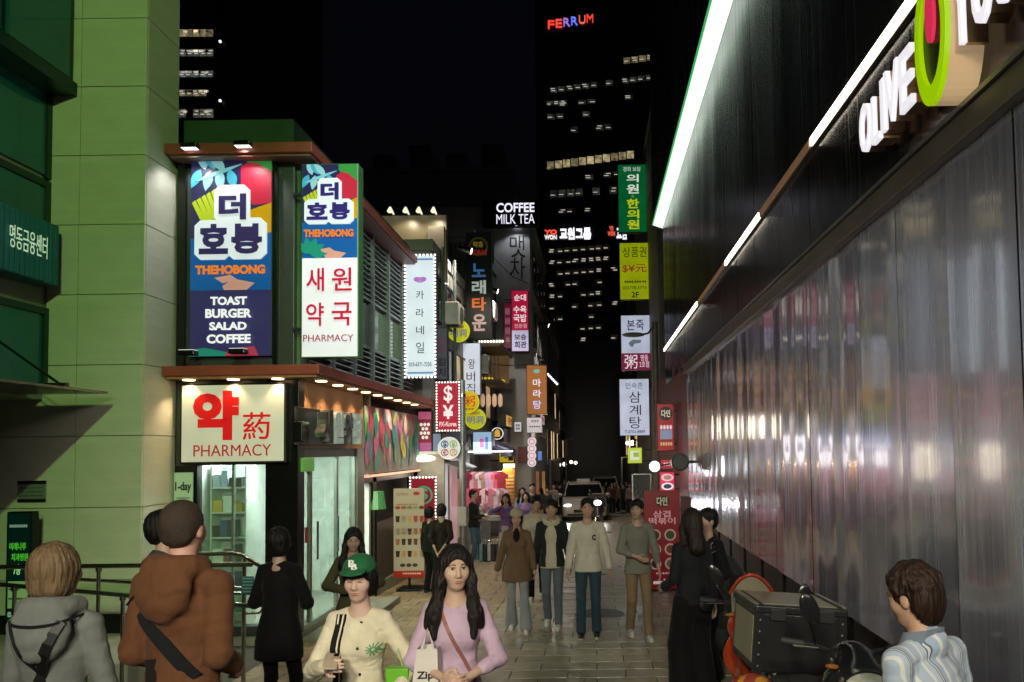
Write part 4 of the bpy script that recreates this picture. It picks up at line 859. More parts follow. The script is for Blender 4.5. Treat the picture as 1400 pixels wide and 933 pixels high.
part('navy_awning', MB().add([(-3.2, 18.6, 2.55), (-3.2, 22.3, 2.55), (-2.35, 22.3, 2.15), (-2.35, 18.6, 2.15), (-3.2, 18.6, 2.6), (-3.2, 22.3, 2.6), (-2.35, 22.3, 2.2), (-2.35, 18.6, 2.2), (-2.35, 22.3, 2.0), (-2.35, 18.6, 2.0)], [(0, 1, 2, 3), (7, 6, 5, 4), (0, 3, 7, 4), (3, 2, 6, 7), (1, 5, 6, 2), (3, 9, 8, 2)]), pbr((.02, .03, .12), .6), s2)
part('added_front_tube', MB().box(-3.1, -2.0, 18.2, 18.26, 2.12, 2.16), em('fff4f0', 1.1, 0), s2); lamp('shop_glow', 'AREA', (-2.6, 17.9, 2.2), 17, (1, .92, .9), s2, (-2.6, 18.8, 0.2), 1.4); lamp('shop_glow', 'AREA', (-2.7, 20.6, 2.0), 22, (1, .92, .9), s2, (-1.8, 20.0, 0), 2.0)  # tube and lamp ahead of the garments added to brighten them
def garment(i):
    w = .2; return MB().poly([(-.07, .0), (.07, 0), (.22, -.1), (.19, -.26), (.13, -.2), (.13, -.62), (-.13, -.62), (-.13, -.2), (-.19, -.26), (-.22, -.1)], -.03, .03)
gm = garment(0).mesh(); GC = ['c03048', 'e0a0b0', 'd8d0d0', '803048', 'e06080', 'b08070', 'e8c0c8', 'a02838', 'c8a8d0', 'd08090']
gl_ = ['crimson', 'pale pink', 'off white', 'maroon', 'rose', 'tan', 'blush', 'dark red', 'lilac', 'dusty pink']
for i in range(20):
    q = P(637+(i % 10)*5.4, 646+(i//10)*22, 18.5+.0*i); o = bpy.data.objects.new('hanging_garment', gm); COL.objects.link(o); o.location = (q.x, 18.5-.03*(i//10), q.z); o.rotation_euler = (0, 0, rnd.uniform(-.5, .5))
    if not gm.materials: gm.materials.append(None)
    o.material_slots[0].link = 'OBJECT'; o.material_slots[0].material = pbr(GC[(i*3+i//10) % 10], .7, 0, .15); o.scale = (.8, .8, .72)
    tag(o, gl_[(i*3+i//10) % 10]+' garment hanging in the '+('upper' if i < 10 else 'lower')+' row of the clothes shop', 'garment', 'garments hung across the clothes shop')
part('hanging_rail', MB().tube([P(632, 645, 18.53), P(688, 645, 18.53)], .015, 6).tube([P(632, 667, 18.5), P(688, 667, 18.5)], .015, 6), STEEL, s2)
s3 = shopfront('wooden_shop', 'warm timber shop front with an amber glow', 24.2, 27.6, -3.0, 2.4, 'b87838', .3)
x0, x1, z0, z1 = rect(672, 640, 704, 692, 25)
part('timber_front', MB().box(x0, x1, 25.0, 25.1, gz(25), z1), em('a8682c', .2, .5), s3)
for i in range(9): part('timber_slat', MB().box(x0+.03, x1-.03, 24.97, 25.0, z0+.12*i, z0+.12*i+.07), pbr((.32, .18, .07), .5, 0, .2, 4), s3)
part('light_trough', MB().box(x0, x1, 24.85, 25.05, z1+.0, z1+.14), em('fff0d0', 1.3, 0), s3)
lamp('timber_light', 'AREA', ((x0+x1)/2, 24.8, z1), 40, (1, .72, .36), s3, ((x0+x1)/2, 24.7, 0), .7)
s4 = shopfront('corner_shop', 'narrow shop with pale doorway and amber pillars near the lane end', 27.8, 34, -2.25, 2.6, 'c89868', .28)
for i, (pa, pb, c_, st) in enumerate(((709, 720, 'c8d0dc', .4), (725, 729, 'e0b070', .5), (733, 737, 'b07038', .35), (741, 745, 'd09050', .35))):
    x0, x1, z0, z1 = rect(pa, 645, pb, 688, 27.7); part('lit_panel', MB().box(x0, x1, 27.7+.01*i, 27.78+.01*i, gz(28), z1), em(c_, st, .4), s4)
lamp('corner_light', 'POINT', (-1.7, 27.2, 2.9), 30, (1, .82, .6), s4, None, .45)
# pale awnings, air-conditioners, shutters and lit fascias that fill the row
for i, (lab, y, z, c_, st) in enumerate((('amber lit fascia over the timber shop', 25.6, 2.95, 'e0a850', .5), ('pinkish lit fascia near the lane end', 30.5, 3.2, 'e0b0b8', .45))):
    X = (-2.98, -2.2)[i]; o = thing('fascia_sign', lab, 'sign', (X, y, z)); part('cabinet', MB().box(X-.1, X+.09, y-1.2, y+1.2, z, z+.42, .01), CHAR, o); part('face', MB().box(X+.085, X+.1, y-1.15, y+1.15, z+.03, z+.39), em(c_, st, .3), o)
    side_text(['공방', '마라탕'][i], X+.103, y-.8, y+.8, z+.09, z+.33, pbr(['3a1c08', '8a1020'][i], .5), o, .01, .004)
for i in (1, 3, 4, 5, 6):
    y = (16.8, 18.0, 19.4, 21.8, 23.3, 24.8, 29.0)[i]; X = -3.5 if y < 21 else -3.35 if y < 26 else -2.15; z = (3.5, 5.2, 3.6, 4.4, 6.3, 4.6, 4.4)[i]
    o = thing('air_conditioner', 'white outdoor air conditioner unit on the '+['first wall bracket above the food stall', 'wall under the signboard roof', 'wall above the navy awning', 'wall beside the karaoke sign', 'upper wall beyond the karaoke sign', 'wall near the lit balcony', 'grey end building'][i], 'air conditioner', (X, y, z)); part('casing', MB().box(X-.05, X+.3, y-.4, y+.4, z, z+.55, .02), pbr((.5, .5, .48), .5), o)
    part('fan_grille', MB().tube([(X+.3, y, z+.28), (X+.315, y, z+.28)], .22, 20), pbr((.08, .08, .08), .5), o); part('bracket', MB().box(X-.05, X+.28, y-.3, y-.26, z-.05, z), BLACK, o)
s5 = [(-3.3, 23.0, 'warm white spotlight over the lit balcony'), (-3.35, 18.3, 'warm white spotlight above the yellow round signs'), (-2.1, 29.5, 'warm white spotlight on the grey end building')]
for (X, y, lab) in s5:
    z = 7.2; o = thing('wall_spotlight', lab, 'spotlight', (X, y, z)); part('housing', MB().tube([(X+.02, y, z+.05), (X+.35, y, z-.05)], [.05, .09], 10), BLACK, o); part('lens', MB().tube([(X+.35, y, z-.05), (X+.36, y, z-.053)], .08, 10), em('fff0d8', 3, 0), o)
    lamp('wall_wash', 'SPOT', (X+.5, y-.6, z), 300, (1, .9, .76), o, (X-.1, y+.3, 4.0), .1, 120)
# far part of the left row
b5 = block('end_row_building', 'dark shop building with small lit signs near the lane end', -8, -2.4, 35.2, 52, 9, (.16, .15, .14)); wins(b5, -2.4, 36, 51, 1.2, 8.5, 7, 3, {(0, 0), (0, 2), (0, 3), (0, 5), (1, 4)}, ls=.6)
b6 = block('far_left_building', 'distant dark building closing the left side of the lane', -9, -3.0, 53, 85, 12, (.035, .035, .04)); wins(b6, -3.0, 54, 84, 1, 11, 8, 4, {(0, 1), (0, 4), (1, 2), (0, 6)}, ls=.6)
bm_ = block('dark_rear_building', 'unlit dark block rising behind the signboard roofs', -14, -4.2, 40, 60, 17.5, (.10, .10, .10))
for i in range(4): part('roof_box', MB().box(-12+i*2.0, -10.8+i*2.0, 40.2, 43, 17.6, 18.6+.5*(i % 2)), DK((.03, .03, .032)), bm_)

# ------------------------------------------------------------------ RIGHT ROW BEYOND
r1 = block('grey_clinic_building', 'plain grey rendered block carrying the stacked projecting signs', 2.45, 9, 27.0, 41, P(885, 126, 27).z, (.28, .28, .27))
for i in range(6):
    q = PX(882, 150+i*18, 2.44); part('vent_slot', MB().box(2.41, 2.45, 29.5, 30.6, 14.0-i*.75, 14.08-i*.75), pbr((.25, .25, .24), .5), r1)
sign('clinic_sign', 'tall green lightbox with white and yellow clinic lettering', (845, 225, 884, 318), 32, '0a7038', .42,
     [('경희 보담', .18, .03, .82, .10, 'd8e8d8', .5, .01), ('의', .3, .14, .74, .26, 'e8f0e0', .6, .02), ('원', .3, .29, .74, .43, 'e8f0e0', .6, .02), ('&', .46, .45, .58, .49, '80b040', .5, 0), ('한', .3, .51, .74, .65, 'c8d820', .55, .03), ('의', .3, .67, .74, .80, 'c8d820', .55, .03), ('원', .3, .82, .74, .96, 'c8d820', .55, .03)], frame='0a4024', thick=.3, wall=2.46)
sign('voucher_sign', 'lime yellow lightbox with dark letters and red currency signs', (847, 332, 888, 410), 31.6, 'a8b80c', .48,
     [('상품권', .1, .07, .92, .25, '303810', .05, 0), ('$¥元', .08, .38, .92, .53, 'b03020', .35, .01), ('●●●● ●●● ●●', .15, .67, .9, .71, '707a18', .1, 0), ('02)778-5773', .1, .77, .9, .84, '505a10', .1, .01), ('2F', .38, .87, .64, .97, '303810', .05, .02)], frame='606a10', thick=.3, wall=2.46)
sign('porridge_sign', 'white lightbox with blue brush letters over a magenta square emblem panel', (849, 431, 889, 507), 31.2, 'ccd4ec', .52,
     [('본', .2, .08, .48, .27, '283878', .2, .01), ('죽', .52, .08, .8, .27, '283878', .2, .01), ('粥', .1, .72, .55, .97, 'f4e8f0', .6, 0), ('명동\n2호점', .62, .72, .96, .95, 'f0d8e4', .55, .01)],
     [('r', 0, .69, 1, 1, '901848', .4), ('p', [(.25, .5), (.4, .44), (.7, .45), (.68, .5), (.45, .52), (.4, .58), (.3, .56)], '8898a8', .3)], frame='707890', thick=.3, wall=2.46)
sign('ginseng_soup_sign', 'white lightbox with tall black brush letters, lowest of its stack', (847, 518, 888, 596), 30.8, 'd0d8f0', .52,
     [('인숙촌', .2, .06, .8, .17, '383c58', .05, 0), ('삼', .32, .22, .72, .42, '20222c', 0, 0), ('계', .32, .46, .72, .64, '20222c', 0, 0), ('탕', .32, .67, .72, .88, '20222c', 0, 0), ('T.2752-8889', .15, .91, .85, .96, '405088', .2, .01)], frame='707890', thick=.3, wall=2.46)
# small lit boxes and hardware low on the right
sign('green_frame_sign', 'small white sign with a glowing lime frame', (858, 612, 878, 634), 30, 'c8e048', .6, [], [('r', .18, .2, .82, .8, 'e8ecd8', .6), ('r', .4, .3, .8, .6, 'a8c850', .5)], frame='90a830', thick=.2, wall=2.4)
sign('red_menu_sign', 'red vertical menu lightbox with a black round emblem', (898, 552, 922, 617), 18.7, 'a81c28', .42,
     [('다인', .25, .12, .8, .28, 'e8e0c0', .5, .02), ('●●●●', .15, .45, .9, .55, 'f0d8d8', .5, 0), ('●●●●●', .15, .82, .9, .9, 'e0c080', .4, 0)], [('c', .52, .2, .4, '1c1210', .1), ('r', .15, .56, .9, .76, '8898b8', .45)], frame='601018', thick=.2, wall=XW+.02)
sign('pink_dish_sign', 'bright pink lightbox with two pale dish pictures', (902, 645, 923, 673), 18.3, 'e03058', .6, [], [('c', .5, .27, .4, 'f0c8cc', .55, .24), ('c', .5, .27, .26, 'c08880', .45, .15), ('c', .5, .74, .4, 'f0f0f4', .55, .24), ('c', .5, .74, .26, '404a68', .3, .15)], frame='801828', thick=.15, wall=XW+.02)
sign('red_small_header', 'red header strip above the pink dish lightbox', (903, 628, 921, 642), 18.5, 'c03040', .45, [('●●●', .2, .3, .8, .7, 'f0d0d0', .5, 0)], frame='601018', thick=.12, wall=XW+.02)
o = thing('red_shop_wall', 'dark red side wall of the restaurant next to the metal store', 'wall', (2.5, 23.0, gz(23)))
part('wall', MB().box(XW, 3.2, E1+.12, 26.9, gz(24), 4.3), pbr((.16, .02, .03), .5), o)
q = P(895, 638, 18.0); bl = thing('bare_bulb_lamp', 'bright bare white bulb on a bracket beside the red signs', 'lamp', q)
part('bulb', MB().ell(q, (.13, .13, .13), 14, 10), em('f0fff8', 2.5, 0), bl, True); part('bracket', MB().tube([q, (XW+.02, 18.0, q.z+.1)], .02), BLACK, bl); lamp('bulb_light', 'POINT', q-Vector((.1, .3, 0)), 10, (.95, 1, .97), bl, None, .25)
# street lamp with unlit cobra head, in view
q0 = P(895, 440, 24.6); sl = thing('tall_lamp_post', 'grey lamp post with a flat unlit head reaching over the white lightbox', 'street lamp', (q0.x, 24.6, gz(24.6)))
part('pole', MB().tube([(q0.x, 24.6, gz(24.6)), (q0.x, 24.6, q0.z)], [.13, .10], 12), pbr((.22, .21, .17), .5, .3), sl, True)
part('arm', MB().tube([(q0.x, 24.6, q0.z-.1), P(886, 456, 24.4), P(876, 458, 24.2)], .035), pbr((.22, .21, .17), .5, .3), sl, True)
q = P(866, 458, 24.1); part('lamp_head', MB().ell(q, (.38, .16, .08), 16, 8), pbr((.3, .31, .27), .4, .4), sl, True)
# parabolic heater / round mirror
q = P(930, 632, 15.5); mr = thing('round_black_speaker', 'round black dish fixed at the end of the metal sheets', 'speaker', q)
part('dish', MB().disc((q.x, q.z), .19, 15.5, 15.6), BLACK, mr); part('cone', MB().disc((q.x, q.z), .14, 15.48, 15.5), pbr((.05, .05, .05), .3, .3), mr); part('bracket', MB().box(q.x, XW+.02, 15.53, 15.57, q.z-.03, q.z+.03), BLACK, mr)
# display case and white boxes beside the lane on the right
dc = thing('glass_display_case', 'tall framed glass display case with hanging toys', 'display case', (P(876, 700, 24).x, 24, gz(24)))
x0, x1, z0, z1 = rect(865, 648, 890, 706, 24)
for xx in (x0, x1): part('upright', MB().box(xx-.02, xx+.02, 23.98, 24.02, gz(24), z1), pbr((.5, .52, .5), .3, .8), dc)
part('top_bar', MB().box(x0, x1, 23.98, 24.02, z1-.03, z1), pbr((.5, .52, .5), .3, .8), dc); part('glass_panel', MB().box(x0+.02, x1-.02, 24.0, 24.01, z0+.3, z1-.04), glass((.8, .85, .85), .05, .1, .08), dc)
part('shelf', MB().box(x0, x1, 24.03, 24.4, z0+.3, z0+.36), WHITEW, dc)
for i in range(6):
    a = x0+.08+(x1-x0-.16)*i/5; part('toy', MB().ell((a, 24.2, z0+.5+.09*(i % 3)), (.06, .06, .08), 10, 8), pbr(['c0c0c8', 'a04048', '404858', 'd8d0c0', '806890', '507890'][i], .5), dc, True)
r2 = block('far_right_building', 'distant dark building on the right side of the lane end', 2.9, 9, 42, 78, 14, (.035, .035, .038)); wins(r2, 2.9, 43, 76, 1, 12, 7, 3, {(0, 1), (0, 3), (0, 4)}, -1, ls=.5)

# ------------------------------------------------------------------ towers at the lane end
def tower(name, label, x0, x1, Y, h, col):
    t = thing(name, label, 'tower', ((x0+x1)/2, Y, gz(Y)-1)); part('shaft', MB().box(x0, x1, Y, Y+18, gz(Y)-1, h), pbr(col, .35, .2, .2, .2), t); return t
TWD = pbr((.005, .006, .009), .15, .3, 0)
def litrow(t, Y, pa, pb, pya, pyb, hpx, n, col, s, fill=.8, seed=0, slope=0):
    "a row of office windows; every pane its own piece with ceiling lamps behind it"
    r = random.Random(seed)
    for i in range(n):
        u0, u1 = pa+(pb-pa)*i/n, pa+(pb-pa)*(i+.86)/n; py = pya+(pyb-pya)*(i+.5)/n
        x0, x1, z0, z1 = rect(u0, py-hpx/2, u1, py+hpx/2, Y-.05)
        on = r.random() < fill
        w_ = part('window', MB().box(x0, x1, Y-.06, Y+.05, z0, z1), em(col, s*r.uniform(.4, 1.1), .5) if on else TWD, t)
        if on and s < .3:
            m = MB()
            for k in range(r.randint(1, 2)):
                a = r.uniform(x0, x0+.35*(x1-x0)); zz = z0+(z1-z0)*(.35+.4*k); m.box(a, a+.6*(x1-x0), Y-.09, Y-.06, zz-.05, zz+.05)
            part('ceiling_lamp', m, em('fff4e4', .38, 0), w_)
tA = tower('office_tower', 'black glass office tower with a red and blue lit name on top', P(734, 300, 105).x, P(912, 300, 105).x, 105, 92, (.006, .007, .010))
YA = 104.9
for k, (pa, pb, ya_, yb_, hp, n, s_, fl) in enumerate(((842, 895, 85, 78, 8, 5, .12, .9), (752, 905, 124, 104, 7, 14, .07, .85), (752, 905, 145, 128, 6, 12, .03, .5), (748, 776, 142, 140, 6, 3, .1, 1), (748, 820, 160, 155, 7, 6, .06, .8), (780, 850, 178, 172, 8, 6, .025, .5),
      (748, 868, 227, 211, 10, 11, .42, 1), (800, 850, 243, 237, 7, 4, .04, .7), (752, 868, 266, 258, 10, 10, .05, .8), (752, 868, 290, 284, 7, 10, .02, .4))):
    litrow(tA, YA, pa, pb, ya_, yb_, hp, n, 'e0cc98' if s_ > .1 else 'a0a898', s_, fl, 20+k)
fe = thing('tower_name_sign', 'glowing red letters fading to blue on the black tower top', 'sign', P(780, 35, 104))
for i, (ch, c_) in enumerate(zip('FERRUM', ('e8402c', 'e8483c', '9068c0', '6070e8', 'e06050', 'e8402c'))):
    a = 749+i*10.6; yy = 33-i*1.7; x0, x1, z0, z1 = rect(a, yy-5.5, a+9, yy+5.5, 104.6); part('letter', text_mb(ch, x0, x1, z0, z1, 104.9, .25, 0), em(c_, 1.0, 0), fe)
tB = tower('office_block', 'dark office block with scattered ceiling lights and white lit name', P(738, 450, 78).x, P(858, 450, 78).x, 78, P(790, 303, 78).z, (.008, .009, .013))
YB = 77.9
for k in range(9):
    py = 340+k*15.5; litrow(tB, YB, 750, 846, py+4, py-3, 7, 9, '807858', .035, (.9, .8, .85, .45, .6, .5, .35, .3, .2)[k], 60+k)
kg = thing('block_name_sign', 'white lit office name with a red and white emblem on the dark block', 'sign', P(780, 320, 77))
for (tx, px, c_, s_) in (('YO', (744, 313, 761, 319), 'f05030', 1.0), ('WON', (744, 320, 761, 326), 'e8e0e0', 1.0), ('교원그룹', (765, 310, 808, 326), 'f4f4fa', 1.1), ('교원', (843, 309, 857, 326), 'f4f4fa', 1.0), ('YO\nWON', (831, 308, 841, 321), 'f06048', .8)):
    x0, x1, z0, z1 = rect(*px, 77.4); part('lettering', text_mb(tx, x0, x1, z0, z1, 77.9, .2, .03), em(c_, s_, 0), kg)
part('rail', MB().box(*rect(743, 308, 858, 327, 77.4)[:2], 77.88, 77.99, rect(743, 308, 858, 327, 77.4)[2]-.05, rect(743, 308, 858, 327, 77.4)[2]+.05), TWD, kg)
tC = tower('left_office_tower', 'black tower behind the pharmacy roof with stacked bright office floors', P(205, 80, 75).x, P(303, 80, 75).x, 75, 75, (.006, .006, .008))
for k, (py, s_, c_, hp) in enumerate(((45, .3, 'e8d8a8', 9), (72, .14, 'c0c0b8', 9), (101, .16, 'b8c8c8', 8), (127, .2, 'd8c8a0', 8), (155, .22, 'c0c0b0', 11))):
    litrow(tC, 74.9, 236, 292, py, py, hp, 6, c_, s_, .9, 90+k)
    litrow(tC, 74.9, 236, 286, py-2, py-2, 3, 7, 'fff0d8', .75, .55, 190+k)
part('beacon', MB().ell(P(301, 57, 74), (.15, .15, .15), 8, 6), em('ffffff', 1, 0), tC); part('beacon', MB().ell(P(301, 138, 74), (.15, .15, .15), 8, 6), em('ffffff', 1, 0), tC)
tD = tower('dark_tower', 'unlit black tower beside the bright floored one', P(304, 80, 74).x, P(352, 80, 74).x, 74.2, 80, (.006, .006, .007))
# lane end: cross street buildings
le = block('lane_end_building', 'dark facade closing the far end of the lane', -14, 14, 96, 103, 16, (.01, .011, .016))
# distant street lamps along the lane
for i, (px, py, Y) in enumerate(((752, 628, 38), (773, 600, 52), (868, 600, 44), (850, 625, 60))):
    q = P(px, py, Y); d_ = thing('distant_lamp_post', ['slim pale pole at the end of the left shops', 'tall thin grey pole in the middle distance on the left', 'slim pole standing before the grey clinic block', 'thin pole far along the right side'][i], 'pole', (q.x, Y, gz(Y)))
    part('shaft', MB().tube([(q.x, Y, gz(Y)), (q.x, Y, q.z)], .07, 8), pbr((.25, .25, .24), .5), d_, True); part('arm', MB().tube([(q.x, Y, q.z-.1), (q.x+.5, Y, q.z)], .04, 6), pbr((.25, .25, .24), .5), d_, True)
GL = [(764, 636, 60), (772, 635, 58), (781, 632, 70), (787, 633, 72), (858, 606, 60), (760, 617, 50), (758, 604, 48), (794, 640, 80)]
for i, (px, py, Y) in enumerate(GL):
    q = P(px, py, Y); o = part('distant_lamp', MB().ell(q, (.17, .12, .17), 10, 8), em(['fff4e0', 'f0f4ff', 'ffe8c8'][i % 3], 2.0, 0), None, True); tag(o, 'small glowing lamp far down the lane', 'lamp', 'distant lamps down the lane')
    lamp('lane_light', 'POINT', q-Vector((0, 1, 0)), 60, (1, .92, .8), o, None, .2) if i in (0, 4) else None
# ================================================================== PEOPLE: smooth-blended volumes meshed as one surface each
class Vol:
    "a list of soft-blended solids; mesh() turns it into one continuous surface"
    def __init__(s, k=.03): s.p = []; s.k = k; s.cuts = []; s.wr = None
    def cap(s, a, b, ra, rb=None, k=None):
        s.p.append(('c', np.array(a, float), np.array(b, float), ra, ra if rb is None else rb, s.k if k is None else k)); return s
    def ell(s, c, r, Rm=None, k=None):
        s.p.append(('e', np.array(c, float), np.array(r, float), None if Rm is None else np.array(Rm, float), s.k if k is None else k)); return s
    def cut_ell(s, c, r, Rm=None, k=.01): s.cuts.append(('e', np.array(c, float), np.array(r, float), None if Rm is None else np.array(Rm, float), k)); return s
    def cut_cap(s, a, b, ra, rb=None, k=.01): s.cuts.append(('c', np.array(a, float), np.array(b, float), ra, ra if rb is None else rb, k)); return s
    def cut_plane(s, p, n): s.cuts.append(('h', np.array(p, float), np.array(n, float))); return s
    @staticmethod
    def dist(q, X):
        if q[0] == 'c':
            ab = q[2]-q[1]; t = np.clip(((X-q[1])@ab)/max(ab@ab, 1e-9), 0, 1)
            return np.linalg.norm(X-q[1]-t[..., None]*ab, axis=-1)-(q[3]+(q[4]-q[3])*t)
        if q[0] == 'e':
            d = X-q[1]
            if q[3] is not None: d = d@q[3]
            k0 = np.linalg.norm(d/q[2], axis=-1); k1 = np.linalg.norm(d/(q[2]*q[2]), axis=-1)
            return k0*(k0-1)/np.maximum(k1, 1e-6)
        return (X-q[1])@q[2]
    @staticmethod
    def smin(a, b, k):
        if k <= 1e-4: return np.minimum(a, b)
        h = np.clip(.5+.5*(b-a)/k, 0, 1); return b*(1-h)+a*h-k*h*(1-h)
    def bounds(s):
        lo = np.full(3, 9.); hi = np.full(3, -9.)
        for q in s.p:
            if q[0] == 'c':
                r = max(q[3], q[4])
                for v in (q[1], q[2]): lo = np.minimum(lo, v-r); hi = np.maximum(hi, v+r)
            else:
                r = q[2] if q[3] is None else np.full(3, q[2].max()); lo = np.minimum(lo, q[1]-r); hi = np.maximum(hi, q[1]+r)
        return lo, hi
    def at(s, X):
        X = np.asarray(X, float); f = np.full(X.shape[:-1], 1.)
        for q in s.p: f = s.smin(f, s.dist(q, X), q[-1])
        for q in s.cuts:
            if q[0] == 'h': f = np.maximum(f, s.dist(q, X))
            else: f = -s.smin(-f, s.dist(q, X), q[-1])
        return f
    def grid(s, h):
        lo, hi = s.bounds(); lo = lo-4*h-.012; hi = hi+4*h+.012; n = np.ceil((hi-lo)/h).astype(int)+1
        ax = [lo[i]+h*np.arange(n[i]) for i in range(3)]; f = np.full(n, 1., np.float32)
        def sub(l, u):
            i0 = np.clip(np.floor((l-lo)/h).astype(int), 0, n-1); i1 = np.clip(np.ceil((u-lo)/h).astype(int)+1, 1, n)
            sl = tuple(slice(a, b) for a, b in zip(i0, i1))
            X = np.stack(np.meshgrid(*[ax[i][sl[i]] for i in range(3)], indexing='ij'), -1); return sl, X
        def bb(q, pad):
            if q[0] == 'c':
                r = max(q[3], q[4])+pad; return np.minimum(q[1], q[2])-r, np.maximum(q[1], q[2])+r
            r = (q[2] if q[3] is None else np.full(3, q[2].max()))+pad; return q[1]-r, q[1]+r
        for q in s.p:
            sl, X = sub(*bb(q, max(3*h, q[-1]*1.1))); f[sl] = s.smin(f[sl], s.dist(q, X), q[-1])
        if s.wr is not None:
            m = np.abs(f) < .05; idx = np.argwhere(m); X = lo+idx*h; f[m] += s.wr(X)
        for q in s.cuts:
            if q[0] == 'h':
                X = np.stack(np.meshgrid(*ax, indexing='ij'), -1); f = np.maximum(f, s.dist(q, X))
            else:
                sl, X = sub(*bb(q, max(3*h, q[-1]*1.1))); f[sl] = -s.smin(-f[sl], s.dist(q, X), q[-1])
        return f, lo
    def mesh(s, h, scale=1.):
        f, lo = s.grid(h); v, q = surface_net(f); v = (lo+v*h)*scale
        me = bpy.data.meshes.new('mesh'); nq = len(q)
        me.vertices.add(len(v)); me.vertices.foreach_set('co', v.astype(np.float32).ravel())
        me.loops.add(nq*4); me.loops.foreach_set('vertex_index', q.astype(np.int32).ravel())
        me.polygons.add(nq); me.polygons.foreach_set('loop_start', np.arange(0, nq*4, 4, dtype=np.int32))
        me.polygons.foreach_set('use_smooth', np.ones(nq, bool)); me.update(calc_edges=True); me.validate()
        return me
def surface_net(f):
    n = f.shape; inside = f < 0
    acc = np.zeros((n[0]-1, n[1]-1, n[2]-1, 3), np.float32); cnt_ = np.zeros((n[0]-1, n[1]-1, n[2]-1), np.int16)
    C = [(i, j, k) for i in (0, 1) for j in (0, 1) for k in (0, 1)]
    g = lambda c: f[c[0]:n[0]-1+c[0], c[1]:n[1]-1+c[1], c[2]:n[2]-1+c[2]]
    for a in C:
        for d in range(3):
            if a[d]: continue
            b = list(a); b[d] = 1; fa, fb = g(a), g(b); m = (fa < 0) != (fb < 0)
            if not m.any(): continue
            t = fa[m]/(fa[m]-fb[m]); p = np.tile(np.array(a, np.float32), (len(t), 1)); p[:, d] += t
            acc[m] += p; cnt_[m] += 1
    act = cnt_ > 0; ids = np.full(act.shape, -1, np.int64); ids[act] = np.arange(act.sum())
    base = np.argwhere(act).astype(np.float32); v = base+acc[act]/cnt_[act][:, None]
    Q = []
    for d in range(3):
        o = [(1, 2), (2, 0), (0, 1)][d]
        sl0 = [slice(1, n[i]-1) for i in range(3)]; sl0[d] = slice(0, n[d]-1); sl1 = list(sl0); sl1[d] = slice(1, n[d])
        a, b = inside[tuple(sl0)], inside[tuple(sl1)]; m = a != b; idx = np.argwhere(m)
        if not len(idx): continue
        idx = idx+np.array([0 if i == d else 1 for i in range(3)])
        e1 = np.zeros(3, int); e1[o[0]] = 1; e2 = np.zeros(3, int); e2[o[1]] = 1
        gi = lambda q: ids[q[:, 0], q[:, 1], q[:, 2]]
        q = np.stack([gi(idx-e1-e2), gi(idx-e2), gi(idx), gi(idx-e1)], 1)
        fl = ~a[m]; q[fl] = q[fl][:, ::-1]; Q.append(q)
    return v, np.concatenate(Q)
def wrinkle(amp, seed, fz=1.0):
    r = np.random.RandomState(seed); ks = r.normal(size=(7, 3))*np.array([13, 13, 26*fz]); ph = r.uniform(0, 6.28, 7)
    def fn(X):
        w = .6*np.sin(X@ks[0]+ph[0])+.5*np.sin(X@ks[1]+ph[1]); o = 0
        for i in range(2, 7): o = o+np.sin((X@ks[i])*1.6+ph[i]+1.7*w)
        return amp*.36*(1-np.abs(o)/1.6)
    return fn
def rotm(yaw=0, pitch=0, roll=0): return np.array(Euler((R(pitch), R(roll), R(yaw)), 'XYZ').to_matrix())
def ik(S_, H, l1, l2, pole):
    S_, H = np.array(S_, float), np.array(H, float); d = H-S_; D = np.linalg.norm(d); u = d/max(D, 1e-6)
    if D > l1+l2-.002: D = l1+l2-.002; H = S_+u*D
    if D < abs(l1-l2)+.03: D = abs(l1-l2)+.03; H = S_+u*D
    a = (l1*l1-l2*l2+D*D)/(2*D); hh = math.sqrt(max(l1*l1-a*a, 1e-6)); pl_ = np.array(pole, float); pl_ = pl_-u*(pl_@u); pl_ /= max(np.linalg.norm(pl_), 1e-6)
    return S_+u*a+pl_*hh, H
def skin_mat(c=(.44, .26, .18)):
    key = ('skin', c)
    if key in MC: return MC[key]
    m = pbr(c, .52, 0, .06, 14, .08, bscale=180); b = m.node_tree.nodes['Principled BSDF']; b.inputs['Subsurface Weight'].default_value = .12; b.inputs['Subsurface Radius'].default_value = (.012, .004, .002)
    MC[key] = m; return m
def cloth(c, rough=.85, bs=24, bump=.45, var=.12): return pbr(c, rough, 0, var, 9, .45, (1, 1, .55), 24 if bs > 100 else bs, sheen=.03, spec=.25)
def hair_mat(c): return pbr(c, .55, 0, .4, 30, .8, (1, 1, .1), 75, spec=.3)
